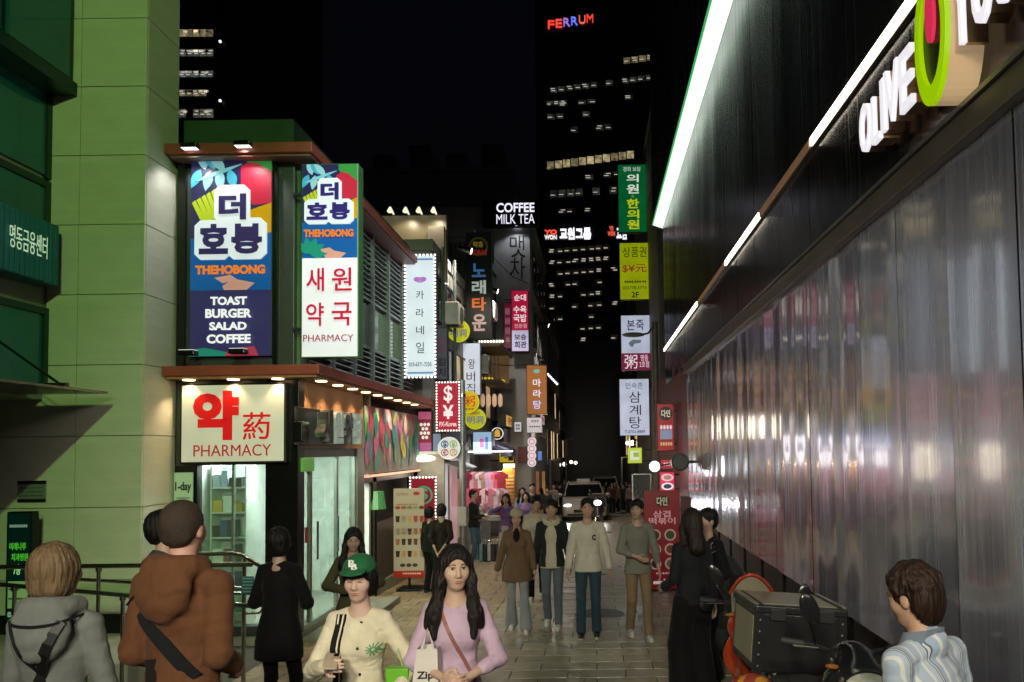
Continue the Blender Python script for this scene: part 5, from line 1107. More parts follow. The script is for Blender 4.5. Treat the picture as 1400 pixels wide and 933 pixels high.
class Person:
    def __init__(s, label, px, Y, top=None, h=None, rz=0, skin=(.44, .26, .18), w=1.0, lean=0, hands=None, feet=None, head=(0, 0, 0), res=None, sex='f', group=None, poles=None, curl=(.5, .5), x=None, fingers=True, raise_=0):
        g = gz(Y)+raise_; X = P(px, 700, Y).x if x is None else x
        if top is not None: h = P(px, top, Y).z-g
        s.h = h; s.s = h/1.75; s.Y = Y; s.res = res or (.007 if Y < 5 else .0085 if Y < 8 else .010 if Y < 11 else .013 if Y < 17 else .02)
        s.res /= s.s if False else 1
        s.root = thing('person', label, 'person', (X, Y, g+.012), R(rz), group); s.w = w; s.sex = sex
        s.T = rotm(0, lean, 0); s.pv = np.array([0, 0, .95])
        sw = (.158 if sex == 'm' else .138)*w; hw = .085
        feet = feet or ((-.1, 0, 0), (.1, 0, 0)); hands = hands or ((-.24, -.04, .80), (.24, -.04, .80)); poles = poles or ((-.15, .9, -.2), (.15, .9, -.2))
        s.sh = [s.up((-sw, .005, 1.395)), s.up((sw, .005, 1.395))]
        s.el, s.wr = [], []
        for i in (0, 1):
            e, hnd = ik(s.sh[i], hands[i], .285, .25, poles[i]); s.el.append(e); s.wr.append(hnd)
        s.hip = [np.array((-hw, 0, .92)), np.array((hw, 0, .92))]; s.kn, s.an = [], []
        for i in (0, 1):
            f = np.array(feet[i], float)+np.array((0, 0, .075)); k, a = ik(s.hip[i], f, .435, .425, (0, -1, 0)); s.kn.append(k); s.an.append(a)
        s.skinm = skin_mat(skin); s.curl = curl; s.fingers = fingers and s.Y < 11.5
        s.Hm = s.T@rotm(*head); s.hpv = s.up((0, .005, 1.53)); s.body()
    def up(s, p): return s.pv+s.T@(np.array(p, float)-s.pv)
    def hp(s, p): return s.hpv+s.Hm@(np.array(p, float)-np.array((0, .005, 1.53)))
    def out(s, name, vol, mat, res=None, parent=None):
        me = vol.mesh(res or s.res, s.s) if isinstance(vol, Vol) else vol
        return part(name, me, mat, parent or s.root, local=True)
    def mb(s, name, mb, mat, smooth=True, parent=None):
        mb.v = [tuple(c*s.s for c in p) for p in mb.v]; return part(name, mb, mat, parent or s.root, smooth, True)
    def headvol(s, v):
        H = s.hp; m = 1 if s.sex == 'm' else .96
        v.ell(H((0, .018, 1.655)), np.array((.076, .095, .094))*m, s.Hm, .02)
        v.ell(H((0, -.028, 1.60)), np.array((.060, .064, .072))*m, s.Hm, .03)
        v.ell(H((0, -.052, 1.545)), np.array((.034, .030, .026)), s.Hm, .03)
        for q in (-1, 1):
            v.ell(H((q*.042, -.05, 1.612)), (.024, .026, .03), s.Hm, .025)
            v.ell(H((q*.076, .012, 1.622)), (.010, .022, .031), s.Hm, .008)
        v.cap(H((0, -.083, 1.645)), H((0, -.103, 1.607)), .008, .0115, .012)
        v.cap(H((-.012, -.093, 1.602)), H((.012, -.093, 1.602)), .0085, .0085, .008)
        v.cap(H((-.03, -.078, 1.660)), H((.03, -.078, 1.660)), .012, .012, .02)
        v.ell(H((0, -.082, 1.572)), (.020, .010, .011), s.Hm, .014)
        for q in (-1, 1): v.cut_ell(H((q*.031, -.105, 1.641)), (.017, .018, .011), s.Hm, .015)
        return v
    def body(s):
        v = Vol(.025); t = lambda *p: s.up(p); T = s.T; w = s.w; f = 1 if s.sex == 'm' else .93; b = .86
        v.ell((0, .01, .95), np.array((.15*w, .105, .12))*b, None); v.ell(t(0, .005, 1.1), np.array((.13*w*f, .092, .16))*b, T); v.ell(t(0, .0, 1.29), np.array((.155*w*f, .105, .16))*b, T)
        v.cap(t(0, .015, 1.44), s.sh[0], .036, .036*f); v.cap(t(0, .015, 1.44), s.sh[1], .036, .036*f); v.cap(t(0, .015, 1.42), s.hp((0, .005, 1.58)), .058*f, .052*f, .04)
        s.headvol(v)
        for i in (0, 1):
            v.cap(s.hip[i], s.kn[i], .07, .045); v.cap(s.kn[i], s.an[i], .045, .033); v.cap(s.an[i]+np.array((0, .02, -.03)), s.an[i]+np.array((0, -.12, -.05)), .032, .026)
            v.cap(s.sh[i], s.el[i], .038*f, .032*f); v.cap(s.el[i], s.wr[i], .033*f, .023*f, .015)
            s.hand(v, i)
        s.bodyv = v; s.bo = s.out('body', v, s.skinm)
    def hand(s, v, i):
        fd = s.wr[i]-s.el[i]; fd /= np.linalg.norm(fd); inn = np.array((1. if i == 0 else -1., 0, 0)); n = inn-fd*(inn@fd)
        if getattr(s, 'palm', None) and s.palm[i] is not None: n = np.array(s.palm[i], float); n = n-fd*(n@fd)
        n /= max(np.linalg.norm(n), 1e-6); sd = np.cross(fd, n); Rm = np.stack([sd, n, fd], 1); w0 = s.wr[i]
        v.ell(w0+fd*.05, (.037, .017, .052), Rm, .012)
        if not s.fingers: v.ell(w0+fd*.12, (.03, .016, .05), Rm, .02); return
        c = s.curl[i]
        for j, (off, ln) in enumerate(((-.028, .07), (-.0095, .08), (.0095, .075), (.028, .06))):
            a = w0+fd*.092+sd*off; d1 = fd*math.cos(c*.7)+n*math.sin(c*.7); d2 = fd*math.cos(c*1.6)+n*math.sin(c*1.6)
            m = a+d1*ln*.5; v.cap(a-fd*.01, m, .0092, .0086, .003); v.cap(m, m+d2*ln*.5, .0086, .0074, .003)
        tside = -1 if (np.cross(fd, n)@np.array((0, -1., .2))) < 0 else 1
        a = w0+fd*.025+sd*tside*.028; m = a+(fd*.7+sd*tside*.6+n*.35)*.04; v.cap(a, m, .0115, .010, .008); v.cap(m, m+(fd*.85+n*.5)*.034, .010, .008, .004)
    def surf(s, vol, x, z, side=-1, frame=None, far=.5):
        "where the surface lies when approached along y; returns a local point"
        ts = np.linspace(far, -.05, 260); pts = np.stack([np.full(260, x), side*ts, np.full(260, z)], 1)
        if frame is not None: pts = np.array([frame(p) for p in pts])
        d = vol.at(pts); k = np.argmax(d < 0) if (d < 0).any() else 200
        return pts[k]
    def face(s, lip=(.34, .12, .105), brow='14100e', closed=False, detail=True):
        H = s.hp; sf = lambda x, z: s.surf(s.bodyv, x, z, -1, H, .16)
        wh = pbr((.62, .6, .57), .25, 0, 0); ir = pbr((.02, .012, .008), .15, 0, 0); bm_ = pbr(brow, .7, 0, 0); lid = pbr((.03, .018, .015), .6, 0, 0)
        fwd = s.Hm@np.array((0, -1., 0))
        for q in (-1, 1):
            c = sf(q*.031, 1.641)
            if not closed:
                e = s.mb('eye', MB().ell(c-fwd*.002, (.0135, .008, .0048), 12, 8, Matrix(s.Hm.tolist())), wh); s.mb('iris', MB().ell(c+fwd*.0045, (.0058, .003, .0046), 10, 6, Matrix(s.Hm.tolist())), ir, True, e)
            zt = 1.648 if not closed else 1.637
            pts = [sf(q*(.016+.008*k), zt+(.001, .003, .0025, -.002)[k]-.002*(closed))+fwd*.003 for k in range(4)]
            s.mb('eyelid', MB().tube(pts, [.0016, .0026, .0026, .0012], 6), lid)
            pts = [sf(q*(.014+.0095*k), 1.663+(.0, .004, .004, -.001)[k])+fwd*.001 for k in range(4)]
            s.mb('eyebrow', MB().tube(pts, [.0028, .0036, .003, .0012], 6), bm_)
        lm = pbr(lip, .4, 0, .05)
        s.mb('lip', MB().tube([sf(x, 1.5755+.001*(1-abs(x)/.022))+fwd*.0 for x in (-.022, -.011, 0, .011, .022)], [.001, .0036, .004, .0036, .001], 6), lm)
        s.mb('lip', MB().tube([sf(x, 1.566)+fwd*.0 for x in (-.020, -.010, 0, .010, .020)], [.001, .0042, .005, .0042, .001], 6), lm)
        return s
    # ---------------------------------------------------------------- clothes
    def top(s, mat, infl=.022, hem=.86, sleeve=.95, loose=.012, neck=.072, vneck=0, openf=0, wr=.005, seed=1, name='top', flare=.0, hood=None, res=None, collar=0, cuff=True):
        v = Vol(.026); t = lambda *p: s.up(p); T = s.T; w = s.w; f = 1 if s.sex == 'm' else .93; g = infl*.62
        v.ell(t(0, .005, 1.12), (.118*w*f+g+flare*.4, .084+g, .21), T); v.ell(t(0, .0, 1.275), (.142*w*f+g, .096+g, .165), T)
        v.ell(t(0, .008, hem), (.156*w+g+flare, .112+g+flare*.6, max(.22, 1.2-hem)), T)
        for q in (0, 1): v.cap(t(0, .018, 1.452), s.sh[q], .040+g*.3, .043*f+g*.5, .03)
        if s.sex == 'f':
            for q in (-1, 1): v.ell(t(q*.066, -.072, 1.265), (.055, .045+g*.4, .055), T, .05)
        n0 = len(v.p)
        for i in (0, 1):
            v.cap(s.sh[i], s.el[i], .043*f+g*.55+loose*.2, .035*f+g*.5+loose*.55, .022)
            e = s.el[i]+(s.wr[i]-s.el[i])*sleeve
            if sleeve > .05: v.cap(s.el[i], e, .035*f+g*.5+loose*.55, .026*f+g*.4+loose*.35, .016)
            if cuff and sleeve > .5: v.cap(s.el[i]+(s.wr[i]-s.el[i])*(sleeve-.16), s.el[i]+(s.wr[i]-s.el[i])*(sleeve-.06), .028+g*.45+loose*.6, .027+g*.35+loose*.45, .008)
        n1 = len(v.p)
        if collar: v.cap(t(0, .03, 1.45), t(0, .0, 1.50), .07+collar, .06+collar, .02)
        if hood == 'front':
            pts = [t(.085*math.sin(a), .01-.075*math.cos(a), 1.475+.03*(-math.cos(a))) for a in np.linspace(.35, 5.93, 9)]
            for a, b in zip(pts, pts[1:]): v.cap(a, b, .030, .030, .03)
            v.ell(t(0, .12, 1.45), (.11, .06, .09), T, .05)
        if hood == 'back':
            pts = [t(.095*math.sin(a), .03+.085*math.cos(a), 1.485+.012*math.cos(a)) for a in np.linspace(-2.2, 2.2, 9)]
            for a, b in zip(pts, pts[1:]): v.cap(a, b, .034, .034, .03)
            v.ell(t(0, .125, 1.40), (.125, .055, .105), T, .05); v.ell(t(0, .14, 1.34), (.085, .04, .075), T, .05)
        if wr: v.wr = wrinkle(wr, seed)
        nb = s.hp((0, .0, 1.60)); v.cut_cap(t(0, .0, 1.475), nb, neck, neck*.95, .012)
        if vneck: v.cut_cap(t(0, -.16, 1.46), t(0, -.16, 1.46-vneck), .05, .012, .01)
        if openf: v.cut_ell(t(0, -.2, 1.15), (openf, .14, .75), T, .01)
        v.cut_plane(t(0, 0, hem), T@np.array((0, 0, -1.)))
        s.torsov = Vol(.026); s.torsov.p = v.p[:n0]+v.p[n1:]
        s.topv = v; s.topo = s.out(name, v, mat, res); return s
    def pants(s, mat, infl=.014, hemw=.05, length=.97, waist=1.02, wr=.004, seed=3, knee=.05, name='trousers'):
        v = Vol(.02); w = s.w
        v.ell((0, .01, .95), (.138*w+infl*.5, .098+infl*.5, .14))
        for i in (0, 1):
            e = s.kn[i]+(s.an[i]-s.kn[i])*length; v.cap(s.hip[i]+np.array((0, .008, -.03)), s.kn[i], .076+infl*.8, knee+infl*.7); v.cap(s.kn[i], e, knee+infl*.7, hemw+infl*.5)
        if wr: v.wr = wrinkle(wr, seed, .7)
        v.cut_plane((0, 0, waist), (0, 0, 1.)); s.out(name, v, mat); return s
    def skirt(s, mat, hem=.35, rad=.24, waist=1.04):
        v = Vol(.03); v.ell((0, .01, .95), (.165, .125, .12)); v.cap((0, .01, .95), (0, .0, hem), .13, rad); v.wr = wrinkle(.012, 9, .12); v.cut_plane((0, 0, hem), (0, 0, -1.)); v.cut_plane((0, 0, waist), (0, 0, 1.)); s.out('skirt', v, mat); return s
    def shoes(s, mat, sole=None, big=1.):
        for i in (0, 1):
            a = s.an[i]; v = Vol(.02); v.cap(a+np.array((0, .03, -.035)), a+np.array((0, -.13, -.045)), .042*big, .036*big); v.cap(a+np.array((0, .0, .0)), a+np.array((0, .01, -.03)), .044*big, .044*big); v.cut_plane((0, 0, a[2]-.068), (0, 0, -1.))
            o = s.out('shoe', v, mat, max(s.res, .009))
            m = MB(); n = 14; r0 = [(a[0]+.043*big*math.cos(k*2*math.pi/n), a[1]-.05+.125*big*math.sin(k*2*math.pi/n)) for k in range(n)]
            m.loft([[(x, y, a[2]-.087) for x, y in r0], [(x, y, a[2]-.055) for x, y in r0]]); s.mb('sole', m, sole or pbr((.6, .6, .56), .6), True, o)
        return s
    # ---------------------------------------------------------------- hair and hats
    def hair(s, style, col, seed=1):
        H = s.hp; v = Vol(.02); Hm = s.Hm; m = 1 if s.sex == 'm' else .96
        gi = .006 if style in ('crop',) else .009 if style in ('short', 'fringe') else .015
        v.ell(H((0, .028, 1.662)), np.array((.077+gi, .096+gi, .094+gi))*m, Hm)
        if style == 'crop':
            v.ell(H((0, .07, 1.61)), (.066, .034, .05), Hm, .02)
            v.cut_ell(H((0, -.13, 1.605)), (.11, .115, .10), Hm, .012); v.cut_ell(H((0, -.045, 1.555)), (.12, .10, .07), Hm, .012)
        elif style in ('short', 'fringe', 'curly'):
            v.ell(H((0, .022, 1.705)), (.08, .095, .062), Hm, .03); v.ell(H((0, .075, 1.62)), (.072, .042, .075), Hm, .03)
            if style == 'curly':
                r = np.random.RandomState(seed); v.ell(H((0, .06, 1.60)), (.08, .05, .09), Hm, .03)
                for k in range(60):
                    a, e = r.uniform(0, 6.28), r.uniform(-.1, 1.4); v.ell(H((.088*math.cos(a)*math.cos(e), .02+.108*math.sin(a)*math.cos(e), 1.665+.105*math.sin(e))), np.full(3, r.uniform(.012, .022)), Hm, .012)
            zc = 1.622 if style != 'fringe' else 1.61
            v.cut_ell(H((0, -.138, zc+.014)), (.079 if style != 'curly' else .095, .105 if style != 'curly' else .12, .092 if style != 'fringe' else .084), Hm@rotm(0, 0, 14*(1 if seed % 2 else -1)), .012); v.cut_ell(H((0, -.04, 1.55)), (.12, .085, .075), Hm, .012)
            for q in (-1, 1): v.cut_ell(H((q*.09, .012, 1.615)), (.03, .026, .035), Hm, .01)
        elif style == 'bob':
            v.ell(H((0, .028, 1.635)), (.096, .098, .10), Hm, .02); v.ell(H((0, .042, 1.575)), (.09, .076, .07), Hm, .02)
            v.cut_ell(H((0, -.125, 1.61)), (.07, .105, .092), Hm, .012); v.cut_plane(H((0, 0, 1.525)), Hm@np.array((0, 0, -1.)))
        elif style in ('long', 'longback'):
            L_ = 1.28 if style == 'long' else 1.36
            v.ell(H((0, .05, 1.60)), (.085, .07, .10), Hm, .03); v.cap(H((0, .07, 1.58)), s.up((0, .115, L_+.04)), .075, .075, .04)
            for q in (-1, 1):
                v.cap(H((q*.066, -.0, 1.68)), H((q*.084, -.008, 1.57)), .026, .030, .03); v.cap(H((q*.084, -.008, 1.57)), s.up((q*.102, -.06 if style == 'long' else .04, 1.44)), .030, .032, .03)
                if style == 'long':
                    c1 = s.up((q*.105, -.098, 1.38)); c2 = s.up((q*.108, -.122, L_)); v.cap(s.up((q*.102, -.06, 1.44)), c1, .032, .030, .03); v.cap(c1, c2, .030, .018, .02); v.cap(s.up((q*.13, -.07, 1.40)), s.up((q*.145, -.075, L_+.05)), .03, .022, .03)
                    v.cap(s.up((q*.09, .05, 1.46)), s.up((q*.13, .09, L_+.06)), .04, .032, .03)
            v.cut_ell(H((0, -.128, 1.615)), (.068, .105, .094), Hm, .012); v.cut_cap(H((0, -.10, 1.55)), s.up((0, -.15, 1.30)), .052, .06, .02)
        fr = 26
        ctr = s.hpv; Hi = Hm
        def strands(X):
            d = (X-ctr)@Hi; a = np.arctan2(d[:, 0], d[:, 1]+.0); return .0022*np.sin(fr*a+6*np.sin(d[:, 2]*14))+.0014*np.sin(41*a+9*d[:, 2])
        v.wr = strands if style != 'crop' else None
        s.hairo = s.out('hair', v, hair_mat(col) if style != 'crop' else pbr(col, .7, 0, .3, 60, .5, bscale=220)); return s
    def strap(s, pts, side, w, mat, name='strap', vol=None, lift=.004):
        "band over the clothes through (x, z) points on the front (side=-1) or back (+1)"
        vol = vol or s.torsov; P3 = []
        q = np.array(pts, float); n = 14; tt = np.linspace(0, len(q)-1, n); pp = [(np.interp(a, range(len(q)), q[:, 0]), np.interp(a, range(len(q)), q[:, 1])) for a in tt]
        for x, z in pp: P3.append(s.surf(vol, x, z, side)+np.array((0, side*lift, 0)))
        P3 = np.array(P3); m = MB(); rings = []
        for i in range(n):
            d = P3[min(i+1, n-1)]-P3[max(i-1, 0)]; d[1] = 0; d /= max(np.linalg.norm(d), 1e-6); sd = np.array((-d[2], 0, d[0]))*w/2; th = np.array((0, side*.004, 0))
            rings.append([P3[i]-sd-th, P3[i]+sd-th, P3[i]+sd+th, P3[i]-sd+th])
        m.loft(rings); return s.mb(name, m, mat, False)
# ================================================================== STANDS, STALL, VEHICLES
# menu banner by the cafe
x0, x1, z0, z1 = rect(538, 668, 580, 790, 13.3)
mn = sign('menu_banner', 'cream standing menu banner with rows of drinks and a red foot band', None, 13.3, 'd2c6a6', .16, [('Gulliver', .1, .04, .5, .075, '8a6a48', 0, .0), ('●●●●●● ●●●●●', .1, .49, .9, .503, 'a08060', 0, 0), ('●●●●● ●●●●', .1, .17, .8, .183, 'a06848', 0, 0), ('●●●●●●●●', .3, .945, .9, .965, 'f0d8c8', .2, 0)],
     [('r', 0, .925, 1, 1, 'b82a1c', .22), ('c', .76, .055, .11, 'c04030', .2, .06)], frame='b8aa88', thick=.02, edge=.004, cat='banner', rc=(x0, x1, z0, z1))
U = lambda u: x0+u*(x1-x0)
V = lambda v: z1-v*(z1-z0)
MR = random.Random(3)
for r_, (v_, n, kind) in enumerate(((.215, 5, 'bowl'), (.36, 5, 'cup'), (.50, 5, 'cup'), (.615, 5, 'cup'), (.75, 5, 'cup'), (.86, 3, 'bowl'))):
    for i in range(n):
        u = .14+.78*i/max(n-1, 1) if n == 5 else .3+.2*i; c_ = MR.choice(['3a2014', '6a3a20', 'a86a48', 'b04030', 'c8a060', '8a8a50', '403028', 'a09080'])
        m = MB()
        if kind == 'bowl': m.disc((U(u), V(v_)), .048, 13.288, 13.293, 12, .032)
        else: m.poly([(U(u)-.028, V(v_)-.03), (U(u)-.038, V(v_)+.08), (U(u)+.038, V(v_)+.08), (U(u)+.028, V(v_)-.03)][::-1], 13.288, 13.293)
        part('drink_picture', m, pbr(c_, .5, 0, .2, 30), mn)
part('foot', MB().box(x0+.08, x1-.02, 13.15, 13.6, gz(13.3), gz(13.3)+.05, .01).box((x0+x1)/2-.02, (x0+x1)/2+.02, 13.32, 13.36, gz(13.3), z1), BLACK, mn)
# red restaurant banner stand on the right
x0, x1, z0, z1 = rect(881, 671, 930, 806, 12.9)
rb = sign('red_food_banner', 'tall red standing food banner with dish photos and a white arrow', None, 12.9, '8a0e1c', .20, [('다인', .36, .06, .66, .15, 'd8d0a8', .3, .02), ('삼겹\n떡볶이', .12, .2, .88, .34, 'e0b0b4', .3, .01), ('●●●●●●●', .3, .83, .9, .85, 'e0b0b4', .25, 0)],
     [('c', .52, .105, .2, '15100c', .05, .17), ('p', [(.22, .92), (.52, .92), (.52, .895), (.72, .935), (.52, .975), (.52, .95), (.22, .95)], 'e0d4d0', .35)], frame='5a0a14', thick=.05, edge=.008, cat='banner', rc=(x0, x1, z0, z1))
for i in range(3):
    for j in range(2):
        cx_, cz_ = x0+(x1-x0)*(.3+.42*j), z1-(z1-z0)*(.45+.145*i); d_ = part('dish_picture', MB().disc((cx_, cz_), .10, 12.884, 12.89, 20), em('d8b8a8', .2, .2), rb); part('food', MB().disc((cx_, cz_), .075, 12.88, 12.885, 16), pbr(['6a2a14', '3a4a28', '8a6a3a', '7a3018', '50301a', '8a7a60'][i*2+j], .5, 0, .5, 40), d_)
part('foot', MB().box(x0-.02, x1+.02, 12.8, 13.15, gz(12.9), gz(12.9)+.04, .01), BLACK, rb)
part('neighbour_box', MB().box(x1+.03, x1+.22, 13.0, 13.2, gz(13), 1.3), pbr((.09, .02, .025), .5), rb)
# stall with toys and trolley bags
st = thing('goods_stall', 'low stall table heaped with pale soft toys before the clothes shop', 'stall', (P(672, 700, 17.6).x, 17.6, gz(17.6)))
x0, x1, z0, z1 = rect(655, 705, 690, 712, 17.6); part('table_top', MB().box(x0, x1, 17.5, 18.2, z0, z1, .01), WHITEW, st)
for xx in (x0+.03, x1-.03): part('leg', MB().box(xx-.02, xx+.02, 17.52, 17.56, gz(17.6), z0), STEEL, st)
TR = random.Random(11)
for i in range(16):
    a = TR.uniform(x0+.04, x1-.04); rr = TR.uniform(.05, .085); zz = z1+rr*.8+(.1 if i > 9 else 0); yy = TR.uniform(17.55, 17.8)
    c_, nm = TR.choice([('d8d0c8', 'cream'), ('b02838', 'red'), ('c8a8a0', 'beige'), ('d890a0', 'pink'), ('808890', 'grey')])
    o = thing('soft_toy', nm+' soft toy piled on the low stall table', 'toy', (a, yy, zz), group='soft toys on the stall'); part('toy_body', MB().ell((0, 0, 0), (rr, rr, rr), 12, 8), pbr(c_, .9, 0, .15, 30, .3), o, True, True); part('toy_head', MB().ell((rr*.2, -rr*.3, rr*1.1), (rr*.6, rr*.6, rr*.6), 10, 8), pbr(c_, .9, 0, .15, 30, .3), o, True, True); part('ear', MB().ell((rr*.6, -rr*.3, rr*1.6), (rr*.25, rr*.2, rr*.25), 8, 6).ell((-rr*.2, -rr*.3, rr*1.65), (rr*.25, rr*.2, rr*.25), 8, 6), pbr(c_, .9, 0, .15, 30, .3), o, True, True)
for i, (c_, nm) in enumerate((('5a8a9a', 'teal'), ('7aa0b0', 'sky blue'), ('202428', 'black'), ('c0c0c0', 'silver'), ('3a2a30', 'maroon'), ('303844', 'navy'))):
    a = x0+.0+.095*i; g_ = gz(17.3); o = thing('trolley_bag', nm+' trolley case in the row under the stall', 'suitcase', (a, 17.3, g_))
    part('shell', MB().box(a-.04, a+.04, 17.2, 17.45, g_+.03, g_+.42, .015), pbr(c_, .4), o); part('handle', MB().tube([(a-.02, 17.3, g_+.42), (a-.02, 17.3, g_+.5), (a+.02, 17.3, g_+.5), (a+.02, 17.3, g_+.42)], .008, 6), STEEL, o); part('wheel', MB().tube([(a-.03, 17.22, g_+.02), (a+.03, 17.22, g_+.02)], .02, 8), BLACK, o); part('wheel', MB().tube([(a-.03, 17.42, g_+.02), (a+.03, 17.42, g_+.02)], .02, 8), BLACK, o)
def wheel(name, y, r, w, parent, x=0, z=None):
    z = r if z is None else z
    t_ = MB(); n = 24; prof = [(r*.62, -w*.5), (r*.93, -w*.5), (r, -w*.25), (r, w*.25), (r*.93, w*.5), (r*.62, w*.5)]
    rings = [[(x+b, y+a*math.cos(2*math.pi*k/n), z+a*math.sin(2*math.pi*k/n)) for a, b in prof] for k in range(n)]; rings.append(rings[0]); t_.loft(rings, False)
    wh = part(name, t_, pbr((.012, .012, .012), .8, 0, .1), parent, True, True)
    h_ = MB().tube([(x-w*.35, y, z), (x+w*.35, y, z)], r*.16, 12)
    for k in range(5): a = k*2*math.pi/5; h_.box(x-w*.25, x+w*.25, y-.0, y+.02, z, z+.02); h_.tube([(x, y, z), (x, y+r*.64*math.cos(a), z+r*.64*math.sin(a))], r*.07, 6)
    h_.loft([[(x+b, y+a*math.cos(2*math.pi*k/n), z+a*math.sin(2*math.pi*k/n)) for a, b in ((r*.56, -w*.4), (r*.64, -w*.4), (r*.64, w*.4), (r*.56, w*.4))] for k in list(range(n))+[0]], False)
    part('rim', h_, pbr((.35, .35, .36), .3, .9), wh, True, True); return wh
def rr_ring(w, z0, z1, y, rad=.12, n=5, top=1.0):
    "rounded box section across the car at y"
    pts = []
    for (cx_, cz_, a0, ww) in ((w/2-rad, z0+rad*.6, -90, 1), (w/2*top-rad, z1-rad, 0, 1), (-(w/2*top-rad), z1-rad, 90, 1), (-(w/2-rad), z0+rad*.6, 180, 1)):
        for k in range(n): a = R(a0+90*k/(n-1)); pts.append((cx_+rad*math.cos(a), y, cz_+rad*(.6 if cz_ < (z0+z1)/2 else 1)*math.sin(a)))
    return pts
def car(label, x, y, rz, paint, taxi=False, lit=True, cat='car'):
    c = thing('taxi' if taxi else 'parked_car', label, cat, (x, y, gz(y)), rz); pm = pbr(paint, .25, .1, .03, 3, coat=.8)
    prof = [(-2.2, .35, .58, 1.5), (-2.12, .26, .72, 1.68), (-1.9, .22, .82, 1.78), (-1.3, .2, .93, 1.82), (-.75, .2, 1.0, 1.83), (.2, .2, 1.02, 1.83), (1.2, .2, 1.03, 1.82), (1.9, .24, 1.02, 1.76), (2.18, .34, .95, 1.6)]
    part('body', MB().loft([rr_ring(w, a, b, yy, .13) for yy, a, b, w in prof]), pm, c, True, True)
    gp = [(-.95, .96, 1.0, 1.66), (-.5, .96, 1.3, 1.5), (-.1, .96, 1.5, 1.38), (.7, .96, 1.53, 1.38), (1.3, .96, 1.46, 1.36), (1.95, .96, 1.05, 1.5)]
    part('cabin_glass', MB().loft([rr_ring(1.62 if 0 < i < 5 else w, a, b, yy, .05, 5, w/1.62) for i, (yy, a, b, w) in enumerate(gp)]), pbr((.012, .014, .015), .06, .2, 0, spec=.9), c, True, True)
    part('roof', MB().loft([rr_ring(w, b-.06, b+.015, yy, .03, 5, .96) for yy, b, w in ((-.2, 1.46, 1.3), (.2, 1.53, 1.38), (.8, 1.54, 1.38), (1.35, 1.46, 1.3))]), pm, c, True, True)
    for q in (-1, 1):
        part('pillar', MB().tube([(q*.80, -.9, 1.0), (q*.68, -.12, 1.48)], .035, 6), pm, c, True, True); part('pillar', MB().tube([(q*.79, .45, 1.0), (q*.69, .4, 1.5)], .03, 6), pm, c, True, True)
        part('headlight', MB().ell((q*.66, -2.06, .68), (.19, .1, .085), 14, 8), em('f4f6ff', 2.2 if lit else .2, 0), c, True, True)
        m_ = part('wing_mirror', MB().ell((q*1.0, -.62, 1.04), (.11, .07, .075), 12, 8), pm, c, True, True); part('mirror_arm', MB().tube([(q*.86, -.6, 1.0), (q*.95, -.62, 1.02)], .025, 6), BLACK, m_, True, True)
        for yy in (-1.4, 1.35): wheel('wheel', yy, .32, .2, c, q*.82)
        part('tail_light', MB().box(q*.55, q*.82, 2.1, 2.19, .78, .92, .01), pbr((.2, .01, .01), .3), c, True, True); part('door_handle', MB().box(q*.91, q*.935, .25, .42, .86, .89, .005), STEEL, c, False, True)
    part('grille', MB().box(-.45, .45, -2.235, -2.15, .42, .54, .01), BLACK, c, False, True); part('bumper_intake', MB().box(-.7, .7, -2.215, -2.1, .3, .38, .01), BLACK, c, False, True)
    part('number_plate', MB().box(-.22, .22, -2.255, -2.235, .52, .63), pbr('b08418' if taxi else 'c8c8c4', .5), c, False, True)
    if taxi:
        t_ = part('roof_sign', MB().box(-.28, .28, .3, .5, 1.53, 1.66, .03), pbr((.6, .58, .5), .4), c, False, True); part('base', MB().box(-.32, .32, .28, .52, 1.5, 1.545, .01), BLACK, t_, False, True)
    if lit:
        for q in (-1, 1):
            l_ = lamp('headlight_beam', 'SPOT', (0, 0, 0), 45, (1, .98, .95), None, None, .08, 80); l_.parent = c; l_.location = (q*.66, -2.2, .68); l_.rotation_euler = (R(82), 0, R(180))
    return c
car('pale taxi with a yellow plate and glowing headlights coming up the lane', P(797, 690, 29.6).x, 31.7, R(2), (.62, .58, .50), True)
car('white car waiting further down behind the taxi', P(828, 680, 46).x, 48, R(-3), (.5, .5, .5), False, False)
